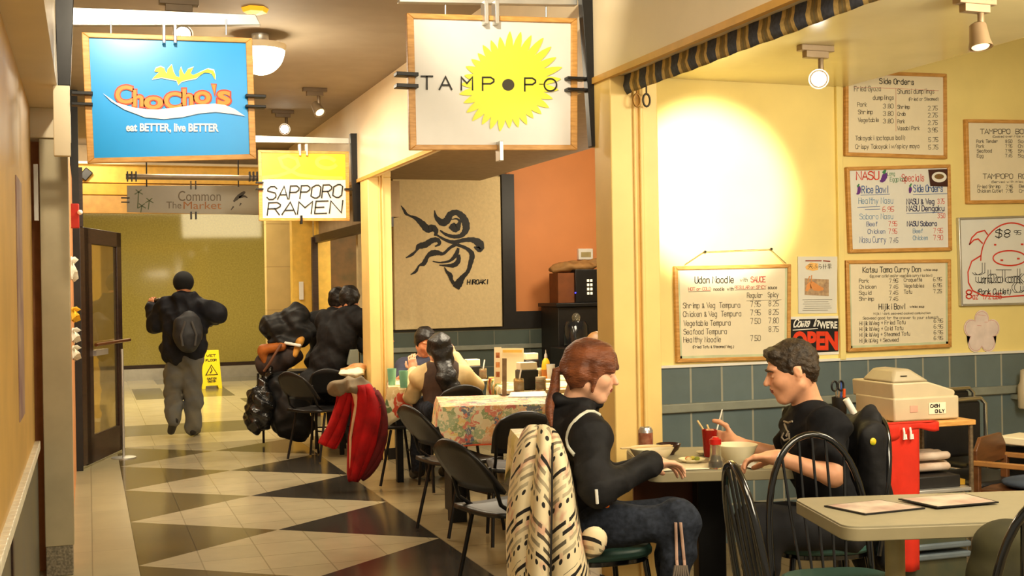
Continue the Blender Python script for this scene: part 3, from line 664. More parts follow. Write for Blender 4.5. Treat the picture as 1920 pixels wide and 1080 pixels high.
# --- frosted glass sign with a tube above it
t = thing('hanging_sign', 'frosted grey glass sign with worn lettering below a metal tube', 'sign', at(362, 400, Y=12.5), group='hanging shop signs')
c = [at(x, y, Y=12.5) for x, y in ((238, 348), (486, 348), (486, 403), (238, 398))]
MB().prism(c, (0, .012, 0)).build('glass_panel', mat('frosted_glass', (160, 150, 124), .35, trans=.15, var=.08, scale=3), t, bevel=.002)
pl1 = plane_y(12.497); GY = mat('sign_grey', (118, 106, 88), .6); BR = mat('sign_brown', (168, 112, 62), .6); GR = mat('sign_green', (104, 116, 84), .6)
mb = MB(); word(mb, 'Common', 334, 358, 414, 377, pl1, 0); word(mb, 'The', 312, 378, 340, 391, pl1, 0); mb.build('lettering', GY, t, smooth=0)
mb = MB(); word(mb, 'Market', 344, 378, 415, 392, pl1, 0); mb.build('brown_lettering', BR, t, smooth=0)
mb = MB()
for x, y, l in ((258, 390, 30), (278, 392, 16), (264, 398, 12)):
    ink(mb, [(x, y), (x+2, y-l)], .01, pl1, V(0, -1, 0))
    for s_ in (-1, 1): ink(mb, [(x+2, y-l), (x+2+s_*7, y-l+4)], .01, pl1, V(0, -1, 0)); ink(mb, [(x+2, y-l), (x+2+s_*5, y-l-4)], .01, pl1, V(0, -1, 0))
mb.build('palm_motif', GR, t, smooth=0)
mb = MB(); brush(mb, [(438, 378, 3), (446, 370, 7), (456, 362, 6), (460, 360, 2)], pl1); brush(mb, [(448, 370, 4), (458, 368, 4), (464, 371, 1)], pl1); brush(mb, [(433, 394, 1), (438, 387, 3)], pl1); brush(mb, [(449, 386, 1), (452, 381, 3)], pl1); mb.build('bird_motif', mat('sign_dark', (70, 64, 54), .6), t, smooth=0)
MB().tube([at(236, 331, Y=12.46), at(486, 334, Y=12.46)], .03).build('tube', mat('dull_pipe', (158, 140, 118), .4, metal=.3), t)
for x in (239, 247, 255, 468, 475, 482): MB().box(at(x, 331, Y=12.44), (.014, .07, .1)).build('tube_clip', M_BLACK, t)
for x in (275, 447): MB().tube([V(at(x, 303, Y=12.5).x, 12.5, 3.25), at(x, 350, Y=12.5)], .007).build('hanging_rod', M_BLACK, t)
clips(t, [((357, 339, 359, 355), M_BLACK), ((366, 339, 368, 355), M_BLACK), ((357, 397, 360, 411), M_BLACK), ((366, 397, 369, 411), M_BLACK), ((227, 370, 243, 372), M_BLACK), ((227, 378, 243, 380), M_BLACK)], 12.49)
# small dark loudspeaker on the header
sp = at(161, 327, Y=14.45); tag(MB().box(sp, (.1, .08, .13), rot=Matrix.Rotation(.7, 3, 'Y')).build('loudspeaker', M_BLACKP, bevel=.01), 'small dark tilted speaker on the yellow header', 'speaker')
# ================================================================== striped valance and hooks
mb = MB(); n = 470; yA, yB = 1.3, 5.02
STR = [(0, 5), (1, 1), (2, 1), (1, 1)]
seq = [0]*9+[1]*3+[2]*2+[3]*1+[2]*2+[1]*3
for i in range(n):
    a, b = yB+(yA-yB)*i/n, yB+(yA-yB)*(i+1)/n; mb.mi(seq[i % len(seq)])
    rows = [(2.51, 0), (2.475, .003), (2.45, .008), (2.43, .004), (2.412, -.004)]
    wv = lambda y, j: 2.415-rows[j][1]*(1+.5*math.sin(y*9))+.003*math.sin(y*40+.4*j)
    for j in range(4):
        mb.quad(V(wv(a, j), a, rows[j][0]), V(wv(b, j), b, rows[j][0]), V(wv(b, j+1), b, rows[j+1][0]), V(wv(a, j+1), a, rows[j+1][0]))
t = mb.build('valance', [mat('navy_stripe', (74, 78, 92), .9, var=.25, scale=60), mat('gold_stripe', (206, 176, 110), .85, var=.2, scale=60), mat('bronze_stripe', (140, 118, 74), .85, var=.2, scale=60), mat('olive_stripe', (124, 112, 80), .85, var=.2)], weld=True, smooth=60)
sm = t.modifiers.new('thickness', 'SOLIDIFY'); sm.thickness = .006
tag(t, 'striped navy and gold fabric valance under the cream fascia', 'valance')
for i, x in enumerate((1194, 1212)):
    h_ = at(x, 176, Y=4.98); mb = MB()
    mb.tube([h_+V(.018*math.cos(a), 0, -.03+.03*math.sin(a)) for a in [k*math.pi/8 for k in range(16)]], .005, closed=True); mb.tube([h_+V(0, 0, 0), h_+V(0, 0, .045)], .004)
    tag(mb.build('hook', mat('bronze_wire%d' % i, ((150, 110, 50), (60, 52, 40))[i], .35, metal=.6)), ('gold ring hook under the end of the valance, next to the column', 'dark oval ring hook beside the gold one under the valance')[i], 'hook')
# ================================================================== menus on the yellow wall
M_PAPER = mat('cream_paper', (238, 226, 196), .5, var=.02); M_GLASSY = mat('white_board', (232, 232, 226), .15, var=.02, spec=.6)
INK = mat('ink_soft_black', (84, 74, 62), .6, var=.05); INKP = mat('ink_pink', (206, 120, 104), .6); INKR = mat('ink_red', (214, 62, 44), .6); INKB = mat('ink_blue', (64, 100, 168), .6); INKC = mat('ink_light_blue', (92, 148, 196), .6); INKN = mat('ink_navy', (40, 44, 96), .6); INKV = mat('ink_violet', (104, 52, 140), .6); INKG = mat('ink_green', (70, 140, 90), .6)
M_MINT = mat('mint_mount', (196, 206, 170), .5)
def board(label, px, wood=M_WOOD, face=M_PAPER, w=.022, mount=None, Y=5.95):
    c = [at(x, y, Y=Y-.03) for x, y in px]; cen = sum(c, Vector())/4
    t = thing('menu_board', label, 'menu board', (cen.x, Y-.01, min(p.z for p in c)), group='menu boards on the yellow wall')
    dx = [V(1, 0, 0), V(-1, 0, 0), V(-1, 0, 0), V(1, 0, 0)]; dz = [V(0, 0, -1), V(0, 0, -1), V(0, 0, 1), V(0, 0, 1)]
    inn = [c[i]+dx[i]*w+dz[i]*w for i in range(4)]
    f = MB()
    for i in range(4):
        j = (i+1) % 4; f.prism([c[i], c[j], inn[j], inn[i]], (0, .028, 0))
    f.build('frame', wood, t, bevel=.004)
    MB().prism([p+V(0, .012, 0) for p in inn], (0, .012, 0)).build('sheet', face, t)
    if mount:
        for a, b in ((0, 3), (1, 2), (3, 2)):
            m = MB(); s = .014; d = {(0, 3): V(s, 0, 0), (1, 2): V(-s, 0, 0), (3, 2): V(0, 0, s)}[(a, b)]
            m.prism([inn[a]+V(0, .0105, 0), inn[b]+V(0, .0105, 0), inn[b]+d+V(0, .0105, 0), inn[a]+d+V(0, .0105, 0)], (0, .001, 0)); m.build('mount_strip', mount, t)
    return t
PLW = plane_y(5.9305); PLW2 = plane_y(5.930)
def texts(t, name, m, rows, w=.0029, pl=PLW, slant=0):
    mb = MB()
    for r in rows: write(mb, r[0], r[1], r[2], r[3], r[4], pl, r[5] if len(r) > 5 else w, slope=r[6] if len(r) > 6 else -.012, slant=slant)
    return mb.build(name, m, t, smooth=0)
def lines(t, name, m, segs, w=.003, pl=PLW2):
    mb = MB()
    for s_ in segs: ink(mb, s_, w, pl, V(0, -1, 0))
    return mb.build(name, m, t, smooth=0)
# udon
t = board('framed udon noodle menu hung from a string, left end of the wall', [(1265, 499), (1484, 495), (1483, 674), (1270, 680)], mount=M_MINT)
texts(t, 'heading', blk, [('Udon Noodle', 1303, 1376, 531, 12, .005)])
texts(t, 'lettering', INK, [('with', 1388, 1402, 528, 7), ('noodle  with', 1338, 1376, 545, 6), ('sauce', 1440, 1457, 542, 6), ('Regular', 1401, 1430, 558, 9), ('Spicy', 1440, 1460, 557, 9),
 ('Shrimp & Veg  Tempura', 1281, 1388, 578, 10), ('7.95', 1407, 1426, 575, 10), ('8.25', 1441, 1460, 574, 10), ('Chicken & Veg  Tempura', 1281, 1390, 594, 10), ('7.95', 1407, 1426, 591, 10), ('8.25', 1441, 1460, 590, 10),
 ('Vegetable Tempura', 1282, 1370, 611, 10), ('7.50', 1407, 1426, 607, 10), ('7.80', 1441, 1460, 606, 10), ('Seafood Tempura', 1282, 1363, 627, 10), ('8.75', 1441, 1460, 622, 10), ('Healthy Noodle', 1282, 1352, 642, 10), ('7.50', 1407, 1426, 639, 10), ('(Fried Tofu & Steamed Veg.)', 1298, 1376, 653, 5, .0025)])
lines(t, 'underline', INK, [[(1400, 564), (1465, 562)], [(1291, 547), (1333, 546)], [(1378, 544), (1436, 542)]], .002)
texts(t, 'pink_lettering', INKP, [('SAUCE', 1408, 1435, 529, 10, .006), ('HOT or COLD', 1291, 1333, 545, 6), ('REGULAR or SPICY', 1378, 1436, 542, 6)])
mb = MB(); mb.tube([at(x, y, Y=5.935) for x, y in ((1284, 496), (1320, 472), (1444, 467), (1474, 494))], .0022, 6); mb.build('hanging_string', mat('brown_string', (120, 92, 50), .8), t)
for x, y in ((1320, 472), (1444, 467)): MB().lathe([(.004, 0), (.008, .012), (.006, .02)], at(x, y, Y=5.95), axis=(0, -1, 0), seg=10).build('nail', M_BLACK, t)
# side orders
t = board('framed side orders menu, top of its stack beside the upright strip', [(1586, 131), (1776, 138), (1777, 298), (1586, 292)])
texts(t, 'heading', blk, [('Side Orders', 1649, 1714, 157, 10, .0045, .03)])
texts(t, 'lettering', INK, [('Fried Gyoza', 1602, 1652, 171, 9), ('dumplings', 1637, 1676, 187, 8), ('Shumai dumplings', 1683, 1752, 176, 9), ('(Fried or Steamed)', 1703, 1760, 189, 6, .0025), ('Pork', 1608, 1626, 200, 8), ('3.80', 1656, 1675, 203, 8), ('Shrimp', 1609, 1637, 214, 8), ('3.80', 1656, 1675, 217, 8), ('Vegetable', 1609, 1648, 229, 8), ('3.80', 1656, 1675, 231, 8),
 ('Shrimp', 1683, 1706, 204, 7), ('2.75', 1740, 1758, 207, 8), ('Crab', 1683, 1698, 217, 7), ('2.75', 1740, 1758, 220, 8), ('Pork', 1683, 1697, 231, 7), ('2.75', 1740, 1758, 234, 8), ('Wasabi Pork', 1683, 1725, 244, 7), ('3.95', 1740, 1758, 248, 8),
 ('Takoyaki (octopus ball)', 1604, 1697, 263, 8), ('5.75', 1741, 1759, 266, 8), ('Crispy Takoyaki w/spicy mayo', 1604, 1724, 279, 8), ('5.75', 1741, 1759, 280, 8)], .003)
lines(t, 'rule', INKP, [[(1600, 163), (1680, 166)], [(1680, 166), (1680, 246)], [(1680, 166), (1760, 170)]], .002)
# tampopo bowl
t = board('framed bowl and roll menu cut by the right edge of the photo', [(1811, 223), (1990, 226), (1990, 380), (1815, 382)])
texts(t, 'heading', INK, [('TAMPOPO  BOWL', 1838, 1936, 251, 9, .004, .0), ('TAMPOPO  ROLL', 1843, 1940, 335, 9, .004, .0)])
texts(t, 'lettering', INK, [('(Cooked over rice with sauce)', 1860, 1950, 258, 4, .002), ('Pork Tender', 1831, 1871, 268, 6), ('8.50', 1885, 1898, 268, 6), ('Soup', 1909, 1930, 268, 6), ('Pork', 1831, 1846, 277, 6), ('7.95', 1885, 1898, 277, 6), ('Chicken', 1909, 1940, 277, 6), ('Seafood', 1832, 1860, 286, 6), ('7.95', 1885, 1898, 286, 6), ('Shrimp', 1909, 1940, 286, 6), ('Egg', 1832, 1844, 295, 6), ('7.45', 1885, 1898, 295, 6), ('Squid', 1909, 1934, 295, 6),
 ('(Served with miso soup)', 1858, 1940, 343, 4, .002), ('Fried Shrimp', 1833, 1876, 353, 6), ('7.95', 1886, 1899, 353, 6), ('Beef', 1911, 1930, 352, 6), ('Chicken Cutlet', 1833, 1880, 361, 6), ('7.95', 1886, 1899, 361, 6), ('Crab', 1911, 1930, 361, 6)], .0028)
# nasu white board
t = board('white board menu in a wood frame with eggplants and a small bowl photo', [(1588, 313), (1783, 308), (1786, 470), (1594, 474)], face=M_GLASSY)
texts(t, 'red_lettering', INKR, [('NASU', 1606, 1648, 337, 15, .007), ('Specials', 1691, 1733, 340, 13, .004), ('6.95', 1655, 1676, 397, 9), ('7.95', 1666, 1682, 424, 9), ('7.95', 1666, 1682, 438, 9), ('3.75', 1758, 1771, 382, 9), ('3.50', 1758, 1772, 409, 9), ('7.95', 1750, 1768, 437, 9), ('7.90', 1750, 1768, 450, 9)])
texts(t, 'green_lettering', INKG, [('Long', 1664, 1678, 329, 7), ('Eggplant', 1669, 1700, 340, 8)], .0025)
texts(t, 'blue_lettering', INKB, [('Rice Bowl', 1616, 1665, 362, 13, .005), ('Side Orders', 1713, 1768, 360, 13, .005), ('Beef', 1625, 1645, 424, 8), ('Chicken', 1627, 1660, 438, 8), ('Nasu Curry', 1612, 1662, 455, 11)])
texts(t, 'light_blue_lettering', INKC, [('Healthy Nasu', 1610, 1675, 382, 11), ('Soboro Nasu', 1612, 1675, 411, 10), ('Beef', 1712, 1730, 437, 8), ('Chicken', 1712, 1740, 450, 8)])
texts(t, 'navy_lettering', INKN, [('NASU & Veg', 1700, 1752, 383, 10, .005), ('NASU Dengaku', 1700, 1771, 396, 10, .005), ('NASU Soboro', 1701, 1757, 424, 9, .005), ('7.45', 1668, 1684, 455, 9)])
lines(t, 'underline', INKB, [[(1614, 366), (1668, 364)], [(1712, 365), (1776, 363)], [(1700, 400), (1768, 398)], [(1608, 389), (1650, 387)], [(1622, 393), (1650, 392)]])
mb = MB()
for pts in ([(1650, 340, 3), (1655, 338, 8), (1659, 330, 10), (1660, 324, 6)], [(1606, 364, 2), (1610, 361, 6), (1611, 353, 6), (1609, 349, 4)], [(1706, 362, 3), (1707, 355, 6), (1707, 350, 3)]): brush(mb, pts, PLW)
mb.build('eggplant_drawings', INKV, t, smooth=0)
mb = MB(); brush(mb, [(1656, 325, 6), (1659, 321, 5), (1661, 317, 2)], PLW2); brush(mb, [(1608, 350, 4), (1611, 345, 2)], PLW2); brush(mb, [(1706, 350, 4), (1709, 344, 2)], PLW2); mb.build('stem_drawings', INKG, t, smooth=0)
ph = MB(); ph.prism([at(x, y, Y=5.927) for x, y in ((1741, 318), (1777, 317), (1782, 350), (1745, 349))], (0, .003, 0)); ph.build('photo_card', mat('photo_dark', (70, 38, 34), .4), t)
bw = MB(); poly(bw, [(1761+14*math.cos(a), 332+10*math.sin(a)) for a in [i*.35 for i in range(18)]], plane_y(5.9265)); bw.build('photo_bowl', M_WHITE, t, smooth=0)
bw = MB(); poly(bw, [(1761+9*math.cos(a), 331+5*math.sin(a)) for a in [i*.35 for i in range(18)]], plane_y(5.926)); bw.build('photo_food', mat('photo_food', (176, 96, 60), .5, c2=(120, 110, 60), scale=60, var=.4), t, smooth=0)
# katsu
t = board('framed curry and hijiki bowl menu, lowest of its stack above the cash register', [(1587, 488), (1784, 486), (1785, 651), (1591, 660)], mount=M_MINT)
texts(t, 'heading', blk, [('Katsu Tama Curry Don', 1618, 1727, 511, 10, .0042), ('Hijiki Bowl', 1648, 1697, 580, 10, .0042)])
rows = [('(Egg over cutlet and/or vegetable curry rice bowl)', 1630, 1748, 520, 5, .002), ('w/miso soup', 1732, 1758, 508, 4, .0025), ('w/miso soup', 1706, 1733, 577, 4, .0025), ('Hijiki : dark seaweed cooked combination', 1638, 1745, 590, 4, .002), ('Seaweed good for the answer to your stomach', 1618, 1760, 599, 5, .0022)]
for i, (a, b, c_, d_) in enumerate((('Pork', '7.95', 'Croquette', '6.95'), ('Chicken', '7.45', 'Vegetables', '6.95'), ('Squid', '7.45', 'Tofu', '7.25'), ('Shrimp', '7.45', '', ''))):
    y = 530+11.3*i; rows += [(a, 1611, 1611+6.2*len(a)*.75, y, 7), (b, 1667, 1684, y, 7)]
    if c_: rows += [(c_, 1695, 1695+3.8*len(c_), y-2, 7), (d_, 1750, 1766, y-3, 7)]
for i, a in enumerate(('Fried Tofu', 'Cold Tofu', 'Steamed Tofu', 'Seaweed')):
    y = 610+10.8*i; rows += [('Hijiki&Veg + '+a, 1612, 1655+4.3*len(a), y, 7, .003, -.03), ('6.95', 1751, 1768, y-5, 7)]
texts(t, 'lettering', INK, rows, .003)
# pig white board
t = board('white board with a red marker pig face priced 8.95, cut by the right edge', [(1798, 408), (1990, 402), (1990, 570), (1803, 574)], wood=M_SILV, face=M_GLASSY, w=.014)
seg = lambda cx, cy, rx, ry, a0, a1, n=18: [(cx+rx*math.cos(math.radians(a0+(a1-a0)*i/n)), cy-ry*math.sin(math.radians(a0+(a1-a0)*i/n))) for i in range(n+1)]
lines(t, 'pig_drawing', INKR, [seg(1897, 488, 58, 70, -10, 180, 30)[::1], [(1838, 480), (1822, 490), (1815, 510), (1816, 530), (1824, 545), (1842, 554), (1880, 557), (1935, 553)], [(1852, 440), (1846, 432), (1832, 436), (1822, 446), (1818, 458)], [(1818, 458), (1826, 450), (1834, 448), (1842, 456)], seg(1893, 484, 31, 14, 0, 360, 26)], .009)
lines(t, 'pig_eyes', INKR, [[(1865, 459), (1867, 459)], [(1915, 458), (1918, 458)], [(1877, 488), (1880, 488)], [(1908, 485), (1911, 485)]], .011)
texts(t, 'red_lettering', INKR, [('8', 1810, 1822, 560, 16, .009), ('oz  1/2 LBS', 1824, 1878, 561, 11, .005)])
texts(t, 'lettering', blk, [('$8', 1866, 1893, 445, 14, .006), ('95', 1901, 1914, 440, 8, .004), ('(Pork Cutlet)', 1831, 1895, 552, 10, .005)], slant=.1)
mb = MB()
for c_, x0, x1, y, h_ in (('J', 1822, 1848, 515, 22), ('u', 1832, 1844, 530, 16), ('m', 1844, 1858, 532, 16), ('b', 1855, 1868, 530, 24), ('o', 1868, 1880, 530, 16), ('T', 1870, 1892, 528, 22), ('o', 1888, 1900, 530, 16), ('n', 1900, 1910, 530, 18), ('k', 1910, 1922, 530, 26), ('C', 1900, 1916, 548, 18), ('u', 1916, 1926, 546, 14)):
    for dx in (-2.4, 2.4): write(mb, c_, x0+dx, x1+dx, y, h_, PLW, .0038, slope=0)
mb.build('outlined_lettering', blk, t, smooth=0)
# flyer, OPEN sign, flower cut-out
fl_ = thing('flyer', 'white paper flyer with a plate photo taped beside the udon menu', 'flyer', at(1532, 588, Y=5.945))
MB().prism([at(x, y, Y=5.944) for x, y in ((1496, 481), (1570, 481), (1569, 587), (1497, 588))], (0, .003, 0)).build('sheet', mat('flyer_paper', (226, 224, 214), .5, var=.02), fl_)
PF = plane_y(5.9425); PF2 = plane_y(5.942); PF3 = plane_y(5.9415)
mb = MB(); poly(mb, [(1510, 500), (1520, 492), (1534, 494), (1534, 506), (1524, 508), (1512, 505)], PF); mb.build('orange_blob', mat('flyer_orange', (242, 190, 110), .5), fl_, smooth=0)
mb = MB(); poly(mb, [(1509, 522), (1554, 524), (1554, 555), (1509, 553)], PF); mb.build('plate_photo', mat('flyer_photo', (214, 182, 140), .5, c2=(150, 120, 96), scale=40), fl_, smooth=0)
mb = MB(); brush(mb, [(1512, 546, 4), (1520, 534, 12), (1532, 540, 12), (1544, 542, 4)], PF2); brush(mb, [(1514, 530, 1), (1518, 518, 2)], PF2); brush(mb, [(1521, 530, 1), (1522, 516, 2)], PF2); mb.build('tempura_photo', mat('flyer_food', (222, 148, 84), .5), fl_, smooth=0)
lines(fl_, 'red_heading', mat('brick_red', (150, 60, 40), .6), [[(1511, 489), (1540, 489)], [(1544, 489), (1556, 490)]], .007, PF3)
KJ = [[(1516, 496), (1523, 496)], [(1515, 499), (1524, 499)], [(1519.5, 496), (1519, 500), (1515, 504)], [(1519.5, 499), (1524, 504)],
      [(1529, 495), (1531, 496)], [(1528, 499), (1530, 498), (1531, 501), (1529, 503)], [(1526, 501), (1527, 503)], [(1533, 500), (1534, 502)], [(1536, 495), (1539, 496)], [(1536, 498), (1536, 501), (1539, 499), (1541, 501), (1538, 504)],
      [(1544, 495), (1544, 504)], [(1543, 499), (1546, 499)], [(1548, 495), (1548, 504)], [(1547, 500), (1550, 499)], [(1553, 495), (1558, 495), (1558, 499), (1553, 499), (1553, 495)], [(1552, 502), (1559, 502)], [(1555.5, 495), (1555.5, 504)]]
lines(fl_, 'characters', INK, KJ, .0028, PF3)
lines(fl_, 'small_print', mat('grey_print_line', (150, 146, 136), .6), [[(1505+(3*i) % 5, 562+4*i), (1560-(7*i) % 9, 561.6+4*i)] for i in range(6)], .003, PF3)
os_ = thing('open_sign', 'black, red and white come in we are open sign on the wall', 'sign', at(1535, 668, Y=5.945))
MB().prism([at(x, y, Y=5.944) for x, y in ((1478, 594), (1576, 592), (1578, 664), (1478, 668))], (0, .004, 0)).build('board', M_WHITE, os_)
mb = MB(); poly(mb, [(1482, 599), (1572, 597), (1572, 659), (1482, 663)], PF); mb.build('black_field', blk, os_, smooth=0)
mb = MB(); word(mb, "WE'RE", 1536, 602, 1570, 616, PF2, .04); write(mb, 'Come In', 1487, 1534, 613, 14, PF2, .008, slope=-.04, slant=.35); ink(mb, [(1487, 619), (1533, 616)], .005, PF3, V(0, -1, 0)); mb.build('white_lettering', M_WHITE, os_, smooth=0)
mb = MB(); word(mb, 'OPEN', 1486, 621, 1571, 657, PF2, .05); mb.build('red_lettering', mat('open_red', (232, 66, 30), .45), os_, smooth=0)
cf = thing('flower_cutout', 'pale paper flower cut-out pinned below the pig board', 'paper cut-out', at(1840, 664, Y=5.945))
pts = []
for k in range(5):
    a0 = math.pi/2+2*math.pi*k/5
    ux, uy = math.cos(a0), -math.sin(a0)
    for j in range(9):
        b = a0+math.radians(100)-math.radians(200)*(8-j)/8
        pts.append((1841+ux*21+13.5*math.cos(b), 623+uy*25+17*-math.sin(b)))
MB().prism([at(x, y, Y=5.942) for x, y in pts], (0, .004, 0)).build('petals', mat('pink_white_paper', (236, 218, 210), .6), cf)
lines(cf, 'pencil_lines', INKP, [[(1833, 590), (1848, 592)], [(1832, 610), (1840, 611)], [(1846, 604), (1852, 604)]], .002, plane_y(5.9415)); lines(cf, 'outline', INKP, [[(1841+(x-1841)*.93, 623+(y-623)*.93) for x, y in pts]], .002, plane_y(5.9413))
# ================================================================== calligraphy panel
pa = thing('calligraphy_panel', 'large pale panel with black brush calligraphy on the far wall', 'painting', at(838, 616, Y=12.18))
c = [at(x, y, Y=12.12) for x, y in ((736, 334), (938, 331), (942, 612), (741, 619))]
MB().prism(c, (0, .05, 0)).build('panel', mat('flecked_plaster', (222, 200, 152), .8, var=.06, scale=30, bump=.2, bscale=60), pa, bevel=.006)
PP = plane_y(12.1185); q = lambda L: [(720+x/2.512, 290+y/2.512, w/2.512) for x, y, w in L]
ST = [[(80, 240, 3), (95, 262, 12), (104, 278, 13), (122, 288, 9), (150, 300, 18), (180, 325, 30), (205, 350, 35), (230, 345, 32), (246, 362, 22), (238, 382, 8)],
 [(238, 262, 3), (246, 295, 18), (275, 320, 34), (298, 308, 34), (312, 282, 30), (340, 272, 26), (368, 290, 32), (384, 320, 36), (386, 352, 32), (365, 380, 22), (330, 386, 18), (292, 376, 14), (264, 356, 6)],
 [(306, 344, 6), (322, 342, 38), (340, 342, 44), (352, 330, 22), (356, 312, 12), (340, 302, 8), (318, 306, 4)],
 [(245, 376, 8), (290, 402, 14), (330, 412, 18), (380, 402, 20), (420, 402, 26), (450, 420, 40), (450, 446, 30), (424, 434, 6)],
 [(103, 486, 4), (130, 472, 14), (152, 452, 10), (165, 432, 26), (195, 424, 30), (225, 405, 26), (252, 402, 22), (262, 420, 14), (240, 432, 6)],
 [(125, 565, 4), (150, 550, 13), (166, 522, 8), (188, 512, 22), (205, 480, 18), (225, 465, 28), (252, 462, 24), (280, 466, 14), (312, 438, 14), (345, 420, 18)],
 [(230, 502, 4), (265, 508, 8), (310, 500, 12), (340, 470, 20), (350, 440, 12)],
 [(260, 520, 4), (295, 522, 12), (330, 520, 22), (350, 500, 22), (352, 470, 14)],
 [(345, 424, 14), (390, 442, 16), (415, 470, 24), (408, 510, 22), (395, 550, 18), (370, 578, 24), (352, 606, 38), (338, 628, 34)],
 [(285, 530, 4), (295, 550, 12), (312, 568, 22), (318, 590, 16), (330, 608, 18)]]
mb = MB()
for i, L in enumerate(ST): brush(mb, q(L), plane_y(12.1185-.0004*i))
mb.build('brush_strokes', blk, pa, smooth=0)
mb = MB(); write(mb, 'HIROAKI', 876, 914, 533, 8, PP, .012, slope=-.02, slant=.1); mb.build('signature', blk, pa, smooth=0)
# ================================================================== furniture
M_GLOSS = mat('glossy_black_tube', (14, 14, 16), .16, var=.1, spec=.7, coat=.4)
M_SEATG = mat('teal_vinyl', (58, 92, 84), .45, var=.1, bump=.05, bscale=120)
M_LAM = mat('grey_laminate', (156, 147, 120), .35, var=.04, scale=30)
M_LEDGE = mat('laminate_edge', (150, 138, 106), .45, var=.05)
M_IRON = mat('black_iron', (22, 21, 22), .45, var=.2, metal=.3)
M_VINYL = mat('black_vinyl', (24, 23, 24), .42, var=.25, bump=.05, bscale=90)
M_CHROME = mat('chrome_tube', (210, 208, 202), .18, metal=.95, var=.03)
def D2(x, y): return V(x, y, 0)
def face(dx, dy): return math.atan2(-dx, dy)          # rotation that turns local +Y to (dx, dy)
def hoop_chair():
    t = thing('hoop_chair', '-', 'chair', group='black hoop back metal chairs')
    s = MB(); n = 28; P = []
    for i in range(n):
        a = 2*math.pi*i/n; r = (abs(math.cos(a))**3+abs(math.sin(a))**3)**(-1/3); P.append(V(.205*r*math.cos(a), .205*r*math.sin(a)*.98+.01, .425))
    s.prism(P, (0, 0, .042)); s.build('seat', M_SEATG, t, local=True, bevel=.014)
    MB().prism([p*.0+V(p.x*.93, p.y*.93, .405) for p in P], (0, 0, .022)).build('seat_frame', M_GLOSS, t, local=True, bevel=.004)
    H = []
    for i in range(25):
        a = math.pi*i/24; x = -.19*math.cos(a)*(1+.05*math.sin(a)); z = .42+.52*(math.sin(a)**.62 if a not in (0, math.pi) else 0)
        H.append(V(x, -.18-.16*(z-.42), z))
    MB().tube(H, .0125, 12).build('hoop', M_GLOSS, t, local=True)
    for k in range(5):
        u = (k-2)/2; a = math.acos(max(-1, min(1, -u*.62))); i = min(range(25), key=lambda j: abs(H[j].x-u*.125)); tp = H[i]
        MB().tube([V(u*.085, -.17, .44), V(u*.105, -.215, .66), V(tp.x, tp.y, tp.z-.004)], .0055, 8).build('spindle', M_GLOSS, t, local=True)
    for sx in (-1, 1):
        for sy in (-1, 1):
            MB().tube([V(sx*.15, sy*.15, .41), V(sx*.20, sy*.20, .012)], [.013, .011], 10).build('leg', M_GLOSS, t, local=True)
    st = MB(); st.tube([V(-.178, .178, .2), V(-.178, -.178, .2)], .007); st.tube([V(.178, .178, .2), V(.178, -.178, .2)], .007); st.tube([V(-.178, 0, .2), V(.178, 0, .2)], .007)
    st.build('stretcher', M_GLOSS, t, local=True)
    return t
hc0 = hoop_chair(); _used = [False]
def put(proto, used, x, y, dx, dy, label, z=0):
    o = proto if not used[0] else copy_tree(proto); used[0] = True
    o.location = (x, y, z); o.rotation_euler = (0, 0, face(dx, dy)); o['label'] = label; return o
put(hc0, _used, 2.455, 3.43, -.2, -.97, 'black hoop back chair standing between the front table and the man in black')
put(hc0, _used, 2.13, 3.12, .966, -.259, 'black hoop back chair at the left end of the front table, seen side on')
put(hc0, _used, 2.525, 2.69, .26, .966, 'black hoop back chair cut by the right edge of the photo')
put(hc0, _used, 1.92, 4.35, .95, .0, 'teal seated chair under the woman, hidden by the patterned coat')
put(hc0, _used, 2.80, 4.08, -.956, .29, 'chair under the man, its back covered by the black jacket')
def rounded(cx, cy, rz, w, d, r, z, n=6):
    P = []
    for sx, sy, a0 in ((1, 1, 0), (-1, 1, 90), (-1, -1, 180), (1, -1, 270)):
        for i in range(n+1):
            a = math.radians(a0+90*i/n); x = sx*(w/2-r)+r*math.cos(a); y = sy*(d/2-r)+r*math.sin(a)
            P.append(V(cx+x*math.cos(rz)-y*math.sin(rz), cy+x*math.sin(rz)+y*math.cos(rz), z))
    return P
def cafe_table(cx, cy, rz, w, d, label):
    t = thing('cafe_table', label, 'table', (cx, cy, 0))
    MB().prism(rounded(cx, cy, rz, w, d, .05, .745), (0, 0, .006)).build('table_top', M_LAM, t)
    MB().prism(rounded(cx, cy, rz, w+.004, d+.004, .052, .705), (0, 0, .041)).build('edge_band', M_LEDGE, t, bevel=.003)
    return t
RA = math.radians(-15); uxA = V(math.cos(RA), math.sin(RA), 0); uyA = V(-math.sin(RA), math.cos(RA), 0)
cA = V(2.30, 3.50, 0)+uxA*.45-uyA*.25
t = cafe_table(cA.x, cA.y, RA, .90, .50, 'grey laminate table in the foreground with two menus on it')
pc = cA-uxA*.20-uyA*.02
MB().tube([pc+V(0, 0, .02), pc+V(0, 0, .705)], .032, 14).build('pedestal', mat('beige_tube', (176, 158, 110), .4), t)
q = MB()
for k in range(4): q.bar(pc+V(0, 0, .02), pc+V(.27*math.cos(k*math.pi/2+RA), .27*math.sin(k*math.pi/2+RA), .015), .05, .03)
q.build('foot', M_IRON, t, bevel=.004)
mp = mat('menu_print', (226, 216, 194), .35, c2=(176, 140, 128), scale=9, var=.1)
